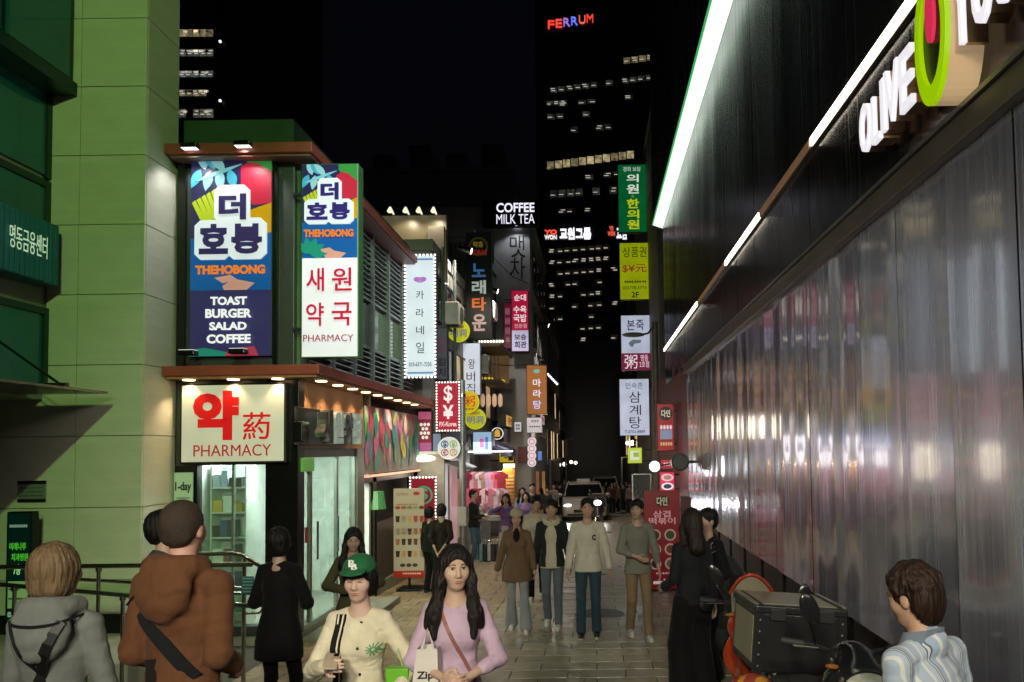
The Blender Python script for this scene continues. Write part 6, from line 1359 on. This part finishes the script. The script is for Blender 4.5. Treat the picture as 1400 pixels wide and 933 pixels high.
def scooter(label, x, y, rz, paint, box=True, lit=False, screen=False, roll=0):
    s_ = thing('scooter', label, 'scooter', (x, y, gz(y)), rz); s_.rotation_euler = (0, R(roll), rz); pm = pbr(paint, .18, .1, .05, 3, coat=.8); L_ = dict(local=True)
    wheel('wheel', -.66, .25, .1, s_); wheel('wheel', .62, .25, .12, s_)
    part('front_fork', MB().tube([(-.07, -.66, .25), (-.06, -.5, .62)], .022, 8).tube([(.07, -.66, .25), (.06, -.5, .62)], .022, 8), STEEL, s_, True, True)
    part('front_mudguard', MB().loft([[(w_, -.66+.29*math.cos(a), .25+.29*math.sin(a)) for w_ in (-.07, 0, .07)]+[(w_*.9, -.66+.27*math.cos(a), .25+.27*math.sin(a)) for w_ in (.07, 0, -.07)] for a in np.linspace(.2, 2.9, 9)]), pm, s_, True, True)
    v = Vol(.04); v.cap((0, -.44, .95), (0, -.50, .45), .13, .15); v.ell((0, -.52, .86), (.2, .13, .15)); v.ell((0, -.44, .62), (.24, .07, .22)); part('front_fairing', v.mesh(.014), pm, s_, local=True)
    v = Vol(.03); v.ell((0, -.2, .33), (.17, .34, .05)); v.ell((0, .35, .52), (.19, .42, .17)); v.ell((0, .75, .62), (.13, .22, .11)); part('rear_body', v.mesh(.016), pm, s_, local=True)
    v = Vol(.03); v.ell((0, .05, .72), (.15, .28, .06)); v.ell((0, .42, .66), (.15, .25, .065)); part('seat', v.mesh(.016), pbr((.02, .02, .02), .6, 0, .1, 20, .2), s_, local=True)
    v = Vol(.02); v.ell((0, -.625, .87), (.15, .065, .10)); hl = part('headlight', v.mesh(.01), em('fff8f0', 4, 0) if lit else pbr((.45, .47, .40), .12, .2, .15, 20, coat=1), s_, local=True)
    part('headlight_rim', MB().ring((0, .87), .10, .118, -.65, -.6, 24, 1.3, .9), STEEL, hl, True, True)
    part('handlebar', MB().tube([(-.36, -.33, 1.04), (-.2, -.40, 1.03), (0, -.42, .98), (.2, -.40, 1.03), (.36, -.33, 1.04)], .014, 8), pbr((.06, .06, .06), .3, .8), s_, True, True)
    v = Vol(.03); v.ell((0, -.43, 1.0), (.14, .08, .06)); part('handlebar_cover', v.mesh(.012), pbr((.015, .015, .015), .3, 0, 0), s_, local=True)
    for q in (-1, 1):
        part('grip', MB().tube([(q*.26, -.37, 1.035), (q*.38, -.325, 1.04)], .021, 10), pbr((.02, .02, .02), .7), s_, True, True); part('brake_lever', MB().tube([(q*.2, -.44, 1.03), (q*.34, -.41, 1.03)], .007, 6), STEEL, s_, True, True)
        mx_, mz_ = (-.25, 1.24) if q < 0 else (.40, 1.05)
        m_ = part('mirror', MB().ell((mx_, -.40, mz_), (.055, .016, .10), 14, 10, Matrix.Rotation(R(q*26), 3, 'Y')), pbr((.012, .012, .013), .2, 0, 0), s_, True, True); part('mirror_glass', MB().ell((mx_, -.388, mz_), (.046, .008, .088), 14, 8, Matrix.Rotation(R(q*26), 3, 'Y')), pbr((.5, .5, .5), .03, 1, 0), m_, True, True)
        part('mirror_stem', MB().tube([(q*.2, -.40, 1.04), ((q*.2+mx_)/2, -.41, (1.04+mz_-.06)/2), (mx_, -.40, mz_-.06)], .009, 6), BLACK, m_, True, True)
        part('indicator', MB().ell((q*.17, -.565, .965), (.04, .025, .015), 10, 6), pbr((.25, .09, .015), .25), s_, True, True)
    part('exhaust', MB().tube([(.14, .1, .22), (.16, .45, .26), (.17, .85, .34)], [.03, .05, .055], 10), pbr((.2, .2, .2), .35, .9), s_, True, True)
    part('kick_stand', MB().tube([(-.1, .1, .2), (-.2, .14, .0)], .014, 6), STEEL, s_, True, True)
    for ch in s_.children:
        if ch.name.split('.')[0] in ('headlight', 'handlebar', 'handlebar_cover', 'grip', 'brake_lever', 'mirror', 'indicator', 'front_fairing'): ch.location.z += .07
    if screen:
        rings = [[(xx, -.52-.10*u+.10*(xx/.15)**2*.6, .98+.36*u*(1-.35*(xx/.15)**2)) for u in (0, .5, 1)]+[(xx, -.515-.10*u+.10*(xx/.15)**2*.6, .98+.36*u*(1-.35*(xx/.15)**2)) for u in (1, .5, 0)] for xx in np.linspace(-.15, .15, 11)]
        ws = part('windscreen', MB().loft(rings), pbr((.30, .27, .20), .15, 0, .1, 4, alpha=.75), s_, True, True)
        part('screen_edge', MB().tube([(xx, -.62+.06*(xx/.15)**2, 0.98+.36*(1-.35*(xx/.15)**2)) for xx in np.linspace(-.16, .16, 11)], .014, 6), pm, ws, True, True)
    if box:
        bx_, by0, by1, bz0, bz1 = .31, .36, .90, .72, 1.13
        dk = pbr((.012, .012, .013), .4, 0, .05, 10, .05); b_ = part('delivery_box', MB().box(-bx_, bx_, by0, by1, bz0, bz1, .02), dk, s_, False, True)
        part('lid', MB().box(-bx_-.015, bx_+.015, by0-.015, by1+.015, bz1-.01, bz1+.045, .012), dk, b_, False, True); part('lid_plate', MB().box(-bx_+.05, bx_-.05, by0+.03, by1-.03, bz1+.045, bz1+.053, .003), pbr((.26, .24, .17), .35, .2, .1, 4), b_, False, True)
        al = pbr((.55, .54, .48), .3, .9, .1)
        for q in (-1, 1):
            part('edge_trim', MB().box(q*(bx_-.0)-.012, q*(bx_)+.012, by0+.02, by1-.02, bz1+.045, bz1+.056), al, b_, False, True); part('side_plate', MB().box(q*bx_, q*(bx_+.006), by0+.06, by1-.06, bz0+.06, bz1-.04), pbr((.26, .24, .17), .4, .2), b_, False, True)
            part('corner_guard', MB().box(q*(bx_-.05), q*(bx_+.008), by0-.008, by0+.03, bz0, bz1), dk, b_, False, True); part('latch', MB().box(q*.17-.05, q*.17+.05, by0-.03, by0-.012, bz1-.05, bz1+.03, .006), pbr((.03, .03, .03), .3), b_, False, True)
            for k in range(5): part('rivet', MB().ell((q*(bx_-.022), by0-.01, bz0+.05+k*.077), (.007, .005, .007), 8, 6), al, b_, True, True)
        part('rack', MB().tube([(-.15, .4, .71), (-.15, .9, .71)], .012, 6).tube([(.15, .4, .71), (.15, .9, .71)], .012, 6).tube([(-.15, .65, .66), (.15, .65, .66)], .012, 6), STEEL, s_, True, True)
    return s_
scooter('black delivery scooter with a big riveted top box parked by the metal wall', P(1085, 860, 4.9).x+.04, 4.72, R(5), (.012, .012, .013), True, False, False, 5)
scooter('red scooter with a smoked windscreen parked behind the black delivery scooter', P(1034, 850, 6.1).x, 6.25, R(-6), (.34, .035, .01), False, False, True, -3)
scooter('scooter with a bright headlight riding beside the taxi', P(817, 690, 26).x, 26.4, R(0), (.05, .05, .055), True, True, False)
# red and yellow bag hung on the black scooter
v = Vol(.02); c = P(1030, 925, 4.75); v.ell((0, 0, -.2), (.17, .09, .22)); v.cap((-.09, 0, -.06), (.1, 0, -.1), .06); v.wr = wrinkle(.008, 77)
o = part('carrier_bag', v.mesh(.012), None, None); o.location = c
def two_tone():
    m = bpy.data.materials.new('printed_plastic'); m.use_nodes = True; t = m.node_tree; N = t.nodes; b = N['Principled BSDF']; tc = N.new('ShaderNodeTexCoord'); w_ = N.new('ShaderNodeTexWave'); w_.inputs['Scale'].default_value = 2.2; w_.inputs['Distortion'].default_value = 9; w_.inputs['Detail'].default_value = 3; t.links.new(tc.outputs['Object'], w_.inputs[0])
    r_ = N.new('ShaderNodeValToRGB'); r_.color_ramp.elements[0].color = (.2, .02, .012, 1); r_.color_ramp.elements[1].color = (.36, .16, .015, 1); r_.color_ramp.elements[0].position = .7; r_.color_ramp.elements[1].position = .8; t.links.new(w_.outputs[0], r_.inputs[0]); t.links.new(r_.outputs[0], b.inputs['Base Color']); b.inputs['Roughness'].default_value = .35; return m
o.data.materials.append(two_tone()); tag(o, 'crumpled red and yellow bag hanging under the scooter top box', 'bag')
# covered cart in the shadow under the metal sheets
v = Vol(.06); v.ell((0, 0, .45), (.22, .4, .5)); v.cap((0, -.3, .85), (0, .3, .95), .14); v.ell((0, 0, .2), (.25, .45, .25)); v.cut_plane((0, 0, 0), (0, 0, -1.))
o = part('covered_cart', v.mesh(.02), pbr((.008, .008, .009), .5, 0, .1, 6, .3), None); o.location = (1.55, 8.4, gz(8.4)); tag(o, 'black tarpaulin covered cart standing under the metal sheets', 'cart')
# red stools stacked against the plinth
for i in range(3):
    y = 10.6+i*.9; o = thing('folding_stool', 'low red stool standing against the dark plinth under the metal sheets', 'stool', (2.25, y, gz(y)), group='red stools under the metal sheets')
    part('seat', MB().box(2.1, 2.42, y-.16, y+.16, gz(y)+.4, gz(y)+.44, .01), pbr((.2, .03, .03), .4), o)
    for a in (-.13, .13):
        for b in (-.13, .13): part('leg', MB().box(2.26+a-.015, 2.26+a+.015, y+b-.015, y+b+.015, gz(y), gz(y)+.4), pbr((.2, .03, .03), .4), o)
if 1:
    # ---------------------------------------------------------------- near figures
    JEAN = lambda c: cloth(c, .85, 420, .2)
    # lavender woman
    p = Person('long haired woman in a lilac sweatshirt with hands clasped at her waist', 622, 4.1, 751, sex='f', skin=(.50, .33, .25), w=.96, rz=6, head=(14, 2, 0), hands=((-.055, -.225, 1.10), (.07, -.23, 1.085)), poles=((-.8, .35, -.6), (.8, .35, -.6)), curl=(.9, .9))
    p.face().hair('long', '140d0c').top(cloth('b59cb2', .8), .024, .80, .52, .014, .066, seed=4, wr=.006).pants(cloth('2a2a30')).shoes(pbr('d8d8d8', .6))
    p.strap([(-.10, 1.46), (-.04, 1.33), (.05, 1.15), (.11, 1.02)], -1, .02, pbr('8a5a52', .5), 'bag_strap')
    v = Vol(.02); v.ell((.15, -.20, .94), (.09, .045, .06)); p.out('shoulder_bag', v, pbr('9a5f5c', .5, 0, .1, 8, .1))
    bag_owner = p
    # woman in the green cap
    p = Person('woman in a green cap and cream cardigan looking down at her phone', 492, 4.05, 766, sex='f', skin=(.54, .36, .29), w=1.0, rz=-4, head=(4, 6, 0), hands=((-.085, -.26, 1.21), (.25, -.16, 1.0)), poles=((-.7, .4, -.8), (.6, .6, -.4)), curl=(.75, .7))
    p.face(closed=True).hair('bob', '120c0b').top(cloth('cfc6ad', .85), .028, .80, .95, .014, .068, seed=8, wr=.006).pants(cloth('2c2d33')).shoes(pbr('d0d0d0', .6))
    H = p.hp; v = Vol(.015); v.ell(H((0, .012, 1.685)), (.094, .114, .092), p.Hm); v.cut_plane(H((0, 0, 1.688)), p.Hm@np.array((0, .10, -1.)))
    v2 = Vol(.01); v2.ell(H((0, -.105, 1.702)), (.074, .066, .010), p.Hm@rotm(0, 6, 0)); cp = p.out('cap_crown', v, cloth((.012, .11, .04), .8, 500)); p.out('cap_brim', v2, cloth((.012, .10, .04), .8, 500), None, cp)
    e = text_mb('B', -.022, .012, 0, .05, 0, .004, .02); e2 = text_mb('B', -.008, .026, -.022, .024, 0, .004, .02)
    for ee in (e, e2):
        ee.v = [tuple(p.hp((x_, -.108+.004*abs(z_)/.05+y_, 1.732+z_*.75))) for x_, y_, z_ in ee.v]
        p.mb('cap_emblem', ee, pbr('e0e4dc', .6, 0, 0), False, cp)
    p.strap([(-.088, 1.44), (-.088, 1.3), (-.095, 1.12), (-.10, .98)], -1, .055, cloth('141414'), 'shoulder_strap', lift=.012)
    for dx in (-.014, .014): p.strap([(-.088+dx, 1.44), (-.088+dx, 1.3), (-.095+dx, 1.12), (-.10+dx, .98)], -1, .008, cloth('d8d0b8'), 'strap_stripe', lift=.018)
    for z in (1.40, 1.27, 1.12, .98):
        c = p.surf(p.topv, .035, z, -1); p.mb('button', MB().ell(c, (.009, .004, .009), 10, 6), pbr('15110e', .3))
    c = p.surf(p.topv, .115, 1.26, -1); ems = []
    for k in range(12):
        a = k*math.pi/6; pts = [p.surf(p.topv, .115+r_*math.cos(a), 1.26+r_*math.sin(a), -1)+np.array((0, -.001, 0)) for r_ in (.008, .022, .036)]; p.mb('embroidery', MB().tube(pts, [.004, .0045, .003], 5), pbr('4f9a62', .8))
    phn = thing('phone', 'pale phone held up in the hand of the woman in the green cap', 'phone', (0, 0, 0))
    w_ = p.wr[0]; fd = p.wr[0]-p.el[0]; fd /= np.linalg.norm(fd); ctr = w_+fd*.085+np.array((.012, -.012, .028))
    OFF[phn.name] = Vector(); M_ = Matrix.Translation(p.root.location) @ Matrix.Rotation(p.root.rotation_euler.z, 4, 'Z')
    pw = M_ @ Vector([c_*p.s for c_ in ctr]); phn.location = pw; phn.rotation_euler = (R(-76), R(6), R(12)); OFF[phn.name] = Vector()
    part('case', MB().box(-.036, .036, -.004, .004, -.074, .074, .006), pbr('b8a890', .3, .1), phn, True, True); part('screen', MB().box(-.033, .033, .004, .0052, -.07, .07), em('c8d8e8', .5, 0), phn, local=True); part('camera_bump', MB().box(.005, .03, -.008, -.004, .04, .068, .003), BLACK, phn, True, True)
    # bags between the two women
    q = P(541, 925, 3.95); o = thing('lime_shopping_bag', 'small bright lime paper bag hanging between the two women', 'bag', (q.x, 3.95, q.z-.12))
    x0, x1, z0, z1 = rect(527, 915, 558, 975, 3.95); part('bag_body', MB().box(x0, x1, 3.95, 4.02, z0, z1, .003), pbr((.13, .42, .02), .5), o); part('cord', MB().tube([(x0+.03, 3.98, z1), ((x0+x1)/2, 3.98, z1+.1), (x1-.03, 3.98, z1)], .003, 5), pbr('60a030', .6), o)
    x0, x1, z0, z1 = rect(562, 888, 598, 985, 3.9); o = thing('white_shopping_bag', 'white paper shopping bag hooked on the arm of the lilac sweatshirt woman', 'bag', ((x0+x1)/2, 3.92, z0))
    part('bag_body', MB().add([(x0+.03, 3.9, z1), (x1, 3.9, z1), (x1+.01, 3.9, z0), (x0-.02, 3.9, z0), (x0+.03, 4.0, z1), (x1, 4.0, z1), (x1+.01, 4.0, z0), (x0-.02, 4.0, z0)], [(0, 3, 2, 1), (4, 5, 6, 7), (1, 2, 6, 5), (0, 4, 7, 3), (2, 3, 7, 6)]), pbr((.62, .58, .54), .6, 0, .06, 8, .1), o); part('handle', MB().tube([(x0+.05, 3.95, z1), (x0+.07, 3.97, z1+.09), (x1-.03, 3.95, z1)], .006, 6), pbr((.6, .56, .52), .7), o)
    part('lettering', text_mb('Zip', x0+.03, x1-.02, z0+.2, z0+.25, 3.9, .002, .03), pbr('1a1a20', .5), o)
    # brown hoodie man, back view
    p = Person('tall man with cropped hair in a rust brown hoodie seen from behind', 252, 3.5, 690, sex='m', skin=(.52, .30, .23), w=1.08, rz=172, head=(8, 2, 0), hands=((-.13, -.17, 1.0), (.13, -.17, 1.0)), poles=((-.3, .85, -.4), (.3, .85, -.4)), curl=(.8, .8), raise_=.11)
    p.face().hair('crop', '33261c').top(cloth('5c3a24', .85), .034, .76, .9, .022, .07, seed=12, wr=.008, hood='back').pants(JEAN('2a2d34')).shoes(pbr('c8c8c8', .6))
    p.strap([(.19, 1.34), (.08, 1.24), (-.03, 1.13), (-.12, 1.02)], 1, .06, cloth('14161a'), 'sling_bag_strap'); p.strap([(.07, 1.10), (.05, .95), (.03, .78)], 1, .05, cloth('15130f'), 'hanging_strap')
    # blonde woman in the grey hoodie, back view
    p = Person('woman with blonde bobbed hair in a pale grey hooded top seen from behind', 80, 3.45, 748, sex='f', skin=(.55, .34, .27), w=1.02, rz=188, head=(-12, 2, 0), hands=((-.235, -.10, .86), (.235, -.10, .86)))
    p.hair('bob', '6e5a42').top(cloth('6f7370', .85), .022, .78, .95, .012, .066, seed=15, wr=.006, hood='back').pants(JEAN('23262c')).shoes(pbr('c8c8c8', .6))
    p.strap([(-.10, 1.44), (-.02, 1.25), (.11, .95), (.15, .82)], 1, .040, pbr('101010', .5), 'wide_strap'); p.strap([(.105, 1.45), (.02, 1.25), (-.07, 1.02), (-.13, .82)], 1, .012, pbr('101010', .5), 'thin_strap')
    p.strap([(.13, 1.445), (.07, 1.43), (0, 1.425), (-.07, 1.43), (-.13, 1.445)], 1, .012, cloth('101214'), 'neck_trim')
    # man in grey behind the hoodie
    p = Person('man in a charcoal jacket half hidden behind the rust hoodie', 228, 5.0, 703, sex='m', skin=(.5, .32, .25), rz=150, head=(-10, 0, 0), raise_=.08); p.hair('short', '0d0b0b').top(cloth('3c3c40', .85), .04, .8, .95, .02, .07, seed=21, collar=.01).pants(JEAN('1c1c20')).shoes(pbr('181818'))
    # black silhouette
    p = Person('woman dressed all in black standing before the pharmacy window seen from behind', 383, 6.0, 724, sex='f', skin=(.4, .26, .2), w=.98, rz=174, hands=((-.09, -.22, 1.16), (.09, -.22, 1.16)), poles=((-.6, .5, -.7), (.6, .5, -.7)), feet=((-.13, 0, 0), (.13, .02, 0)))
    p.hair('bob', '050506').top(cloth('060607', .9), .03, .68, .95, .02, .046, seed=25, wr=.004, flare=.03).pants(cloth('060607', .9), .004, .038, knee=.05).shoes(pbr('050505', .5), pbr('080808'))
    # long haired woman behind the cap
    p = Person('woman with long dark hair in an olive coat by the shop doors', 483, 7.3, 724, sex='f', skin=(.36, .24, .19), rz=20, head=(0, 14, 0), hands=((-.08, -.24, 1.12), (.10, -.22, 1.08)), poles=((-1, .3, -.5), (1, .3, -.5)))
    p.face(closed=True).hair('long', '0c0908').top(cloth('3c3a26', .85), .035, .55, .95, .02, .07, seed=27, flare=.03).pants(JEAN('20242a')).shoes(pbr('303030'))
    # ---------------------------------------------------------------- the group walking towards the camera
    wk = 'four friends walking abreast up the lane'
    p = Person('woman in a cream beanie and tan jacket walking in flared jeans', 706, 9.9, 699, sex='f', skin=(.42, .25, .18), w=1.08, rz=4, head=(0, 4, 0), hands=((-.31, .02, .80), (.25, -.10, .90)), feet=((-.09, .14, .01), (.13, -.16, .0)), group=wk)
    p.face().hair('bob', '1a120e').top(cloth('64503a', .8), .04, .72, .95, .025, .066, vneck=.16, seed=31, flare=.03, collar=.012).pants(JEAN('82888c'), .016, .085, .99).shoes(pbr((.55, .54, .5), .6))
    H = p.hp; v = Vol(.015); v.ell(H((0, .02, 1.69)), (.10, .115, .095), p.Hm); v.cut_plane(H((0, -.02, 1.675)), p.Hm@np.array((0, .25, -1.))); p.out('beanie', v, cloth('a09a7c', .9, 120, .5))
    v = Vol(.02); v.ell(p.up((0, -.09, 1.38)), (.05, .05, .12)); p.out('black_inner_top', v, cloth('0c0c0c'))
    p = Person('man in a cream hoodie under an open dark checked shirt', 754, 10.1, 686, sex='m', skin=(.40, .24, .17), w=1.0, rz=-4, hands=((-.26, .05, .82), (.27, -.02, .80)), feet=((-.08, .12, .02), (.10, -.14, 0)), group=wk)
    p.face().hair('fringe', '0b0908', 2).top(cloth('b2ac98', .85), .030, .82, .3, .012, .07, seed=33, hood='front', name='hoodie').top(cloth('1c2422', .85), .046, .84, .97, .02, .10, seed=34, openf=.115, name='checked_shirt').pants(JEAN('566068'), .014, .05).shoes(pbr((.5, .5, .46), .6))
    p = Person('man in a pale sweatshirt with a black letter on the chest', 803, 9.5, 684, sex='m', skin=(.42, .27, .20), w=1.06, rz=0, hands=((-.27, -.02, .80), (.29, -.03, .82)), feet=((-.10, -.04, 0), (.10, .02, 0)), group=wk)
    p.face().hair('short', '0c0a09').top(cloth('b8b6a6', .85), .036, .83, .95, .024, .068, seed=35, wr=.007).pants(JEAN('2a3e4a'), .016, .055).shoes(pbr('101214', .5))
    e = text_mb('C', .055, .105, 1.235, 1.305, 0, .003, .06)
    e.v = [tuple(p.surf(p.topv, x_, z_, -1)+np.array((0, -.003+y_, 0))) for x_, y_, z_ in e.v]; p.mb('chest_letter', e, pbr('0d1012', .7, 0, 0), False)
    p = Person('man in a grey green sweater and khaki trousers looking aside', 871, 9.4, 686, sex='m', skin=(.42, .27, .20), w=1.02, rz=8, head=(-24, 0, 0), hands=((-.06, -.24, 1.06), (.27, -.05, .84)), poles=((-1, .3, -.6), (.5, .8, -.2)), feet=((-.09, .14, .02), (.10, -.15, 0)), group=wk)
    p.face().hair('fringe', '0c0a09').top(cloth('72746a', .85), .036, .82, .6, .024, .07, seed=37, wr=.007).pants(cloth('7a6850', .85), .018, .05).shoes(pbr((.42, .43, .4), .6))
    p = Person('man in a pale jacket walking just behind the beanie woman', 733, 12.2, 681, sex='m', skin=(.38, .22, .15), rz=5, head=(10, 8, 0), feet=((-.1, -.14, 0), (.1, .16, .02))); p.face().hair('short', '0b0908').top(cloth('a8a08c', .85), .04, .8, .95, .02, .072, seed=39, hood='front').pants(JEAN('17191f')).shoes(pbr((.55, .54, .5), .6), big=1.1)
    # ---------------------------------------------------------------- dark couple at the right
    p = Person('long haired woman in dark grey top and wide black trousers with a small black bag', 944, 6.9, 698, sex='f', skin=(.36, .23, .17), w=1.02, rz=200, hands=((-.24, -.02, .86), (.22, -.16, 1.02)), group=None)
    p.hair('longback', '1c120c').top(cloth('15171a', .85), .026, .88, .9, .016, .066, seed=41, wr=.005).pants(cloth('070708', .9), .04, .12, .99, knee=.09).shoes(pbr('090909'))
    v = Vol(.015); v.ell((-.06, .165, .90), (.085, .035, .075)); v.cap((-.12, .165, .96), (.0, .165, .96), .02); p.out('hip_bag', v, pbr('16181a', .35, 0, .1, 8, .1)); p.mb('bag_ring', MB().tube([(-.14, .16, .97), (-.15, .17, 1.03)], .006, 6), STEEL)
    p = Person('man in black facing the woman with the small black bag', 966, 7.5, 699, sex='m', skin=(.40, .26, .19), w=1.06, rz=-62, head=(0, 0, 0), hands=((-.16, -.2, 1.05), (.2, -.16, 1.0)))
    p.face().hair('fringe', '080706').top(cloth('08090b', .85), .045, .72, .95, .03, .074, seed=43, collar=.01).pants(cloth('08080a'), .03, .07).shoes(pbr('0a0a0a'))
    p.strap([(.14, 1.42), (.17, 1.38), (.19, 1.33)], -1, .05, pbr('a0a4a4', .6, 0, .5, 60), 'shoulder_print')
    # striped shirt man
    p = Person('older man with brown curly hair in a blue striped shirt looking up the lane', 1278, 2.95, 784, sex='m', skin=(.42, .25, .165), w=1.08, rz=-150, head=(4, 6, 0), lean=9, hands=((-.22, -.05, .82), (.25, -.08, .84)))
    def stripes():
        m = bpy.data.materials.new('striped_cotton'); m.use_nodes = True; t = m.node_tree; N = t.nodes; L = t.links; b = N['Principled BSDF']; b.inputs['Roughness'].default_value = .8
        tc = N.new('ShaderNodeTexCoord'); sp = N.new('ShaderNodeSeparateXYZ'); L.new(tc.outputs['Object'], sp.inputs[0])
        nz = N.new('ShaderNodeTexNoise'); nz.inputs['Scale'].default_value = 5; L.new(tc.outputs['Object'], nz.inputs[0])
        a = N.new('ShaderNodeMath'); a.operation = 'MULTIPLY_ADD'; a.inputs[1].default_value = .02; L.new(nz.outputs[0], a.inputs[0]); ad = N.new('ShaderNodeMath'); ad.operation = 'ADD'; L.new(sp.outputs['X'], ad.inputs[0]); ym = N.new('ShaderNodeMath'); ym.operation = 'MULTIPLY'; ym.inputs[1].default_value = .35; L.new(sp.outputs['Y'], ym.inputs[0]); L.new(ym.outputs[0], ad.inputs[1]); L.new(ad.outputs[0], a.inputs[2])
        mu_ = N.new('ShaderNodeMath'); mu_.operation = 'MULTIPLY'; mu_.inputs[1].default_value = 9.5; L.new(a.outputs[0], mu_.inputs[0]); fr = N.new('ShaderNodeMath'); fr.operation = 'FRACT'; L.new(mu_.outputs[0], fr.inputs[0])
        rp = N.new('ShaderNodeValToRGB'); rp.color_ramp.interpolation = 'CONSTANT'; E_ = rp.color_ramp.elements; E_[0].position = 0; E_[0].color = (.30, .36, .46, 1); E_[1].position = .3; E_[1].color = (.52, .53, .50, 1)
        for ps, c_ in ((.42, (.26, .33, .46)), (.6, (.06, .07, .10)), (.63, (.45, .48, .5)), (.68, (.06, .07, .10)), (.71, (.34, .40, .50)), (.9, (.5, .52, .5))): q_ = E_.new(ps); q_.color = (*c_, 1)
        L.new(fr.outputs[0], rp.inputs[0]); L.new(rp.outputs[0], b.inputs['Base Color']); return m
    p.face().hair('curly', '24130a', 4).top(stripes(), .032, .78, .95, .026, .064, seed=45, wr=.008, collar=.006).pants(cloth('30302c')).shoes(pbr('20201c'))
    pts = [p.up((.088*math.sin(a), .012+.075*math.cos(a), 1.485-.02*abs(a)/3)) for a in np.linspace(-2.7, 2.7, 15)]
    m = MB(); rings = []
    for i, q in enumerate(pts):
        o_ = np.array((q[0], q[1]-.012, 0)); o_ /= np.linalg.norm(o_); rings.append([q+np.array((0, 0, .03)), q+o_*.022-np.array((0, 0, .025)), q+o_*.014-np.array((0, 0, .03)), q-o_*.008+np.array((0, 0, .02))])
    m.loft(rings); p.mb('collar', m, cloth('6f7a88', .8), True)
    # ---------------------------------------------------------------- middle distance
    def walker(label, px, Y, top, rz, sex, hair, hc, tc_, pc, seed, hem=.84, skirt=None, shoes_='b8b8b4', hands=None, feet=None, poles=None, sleeve=.95, group=None, head=(0, 0, 0), skin=(.42, .27, .2), coat=False, x=None):
        p = Person(label, px, Y, top, rz=rz, sex=sex, hands=hands, feet=feet, poles=poles, group=group, head=head, skin=skin, x=x)
        if Y < 17 and abs(rz) < 100: p.face()
        p.hair(hair, hc).top(cloth(tc_), .032, hem, sleeve, .016, .07, seed=seed, wr=.005)
        if skirt: p.skirt(cloth(skirt), .3, .22)
        p.pants(JEAN(pc), .016, .055).shoes(pbr(shoes_, .6)); return p
    bk = ((-.07, .2, .95), (.07, .2, .93)); bp_ = ((-1, .2, 0), (1, .2, 0))
    walker('woman in a dark brown top with hands behind her back by the menu board', 604, 12.4, 690, 176, 'f', 'bob', '120b09', '1c150e', '15120f', 51, hands=bk, poles=bp_, sleeve=.5, shoes_='202020')
    walker('person in a dark green jacket beside the menu board', 588, 12.9, 694, 150, 'f', 'bob', '0a0908', '0f1c16', '101012', 52, shoes_='303030')
    walker('man in a black jacket and jeans standing at the luggage stall', 648, 17.2, 671, 75, 'm', 'short', '0b0908', '1b1e1f', '4a6270', 53, hands=((-.12, -.24, 1.08), (.14, -.22, 1.1)), shoes_='b0b0b0')
    walker('woman in a purple cardigan and white skirt raising a hand to her face', 692, 16.0, 676, -10, 'f', 'longback', '17100e', '6a5088', 'b0aca8', 54, skirt='a8a4a4', hands=((-.05, -.16, 1.45), (.2, -.14, .98)), poles=((-1, .2, -.5), (1, .3, -.3)))
    walker('woman in a pale blue shirt carrying a pink bag in the lane', 714, 19.5, 667, 10, 'f', 'long', '120d0c', '9aacc8', '3a4458', 55)
    walker('woman in lilac behind the purple cardigan', 719, 18.2, 674, 0, 'f', 'longback', '120d0c', '806a98', '30303a', 56)
    walker('man in a dark brown coat among the shoppers', 728, 20.5, 662, 5, 'm', 'short', '0d0a09', '2c2019', '1c1c20', 57, hem=.6)
    walker('man in a white tee shirt and cap far down on the left', 757, 29, 662, 0, 'm', 'short', '0d0a09', '8a8680', '1c1c22', 58, sleeve=.2)
    for i, (px, Y, tp, c_, c2, sx_, hr, lb) in enumerate(((837, 34, 660, '4a3430', '17171c', 'f', 'longback', 'woman in a brown top with bare legs in the far crowd on the right'), (846, 35, 661, '8a6850', '15161c', 'm', 'short', 'man in a tan top in the far crowd on the right'), (853, 36, 662, '2a2a30', '14141a', 'm', 'short', 'man in black in the far crowd on the right'),
          (861, 34, 661, '907078', '20202a', 'f', 'bob', 'woman in dusty pink in the far crowd on the right'), (829, 42, 658, '302c2c', '14141a', 'm', 'short', 'dark dressed man far off beside the second car'), (766, 33, 659, '201c1e', '15151a', 'm', 'short', 'dark dressed man beside the taxi'), (745, 31, 661, '6a6460', '202026', 'f', 'bob', 'woman in grey by the amber pillars'), (739, 27, 668, '3a2c30', '1a1a20', 'f', 'longback', 'woman in dark red near the pale doorway'),
          (772, 40, 655, '504848', '1a1a20', 'm', 'short', 'man in grey far behind the taxi'), (748, 26, 667, '2a2c34', '18181e', 'm', 'short', 'man in navy beside the pale doorway'), (760, 36, 658, '70605c', '1a1a20', 'f', 'bob', 'woman in mauve behind the navy man'), (779, 44, 655, '3a3634', '15151a', 'm', 'short', 'man in charcoal far off left of the taxi'), (841, 38, 659, '5a3a34', '15151a', 'f', 'bob', 'woman in rust behind the tan man'), (857, 40, 658, '38383e', '121216', 'm', 'short', 'man in slate at the back of the far crowd on the right'), (870, 31, 668, '604c40', '18181e', 'f', 'bob', 'woman in brown by the display case'))):
        walker(lb, px, Y, tp, (i*67) % 360-180 if i % 3 else 5, sx_, hr, '0d0a09', c_, c2, 70+i, group='distant crowd down the lane')
bpy.data.objects.remove(TO); bpy.data.curves.remove(TC); bpy.data.scenes.remove(TS)
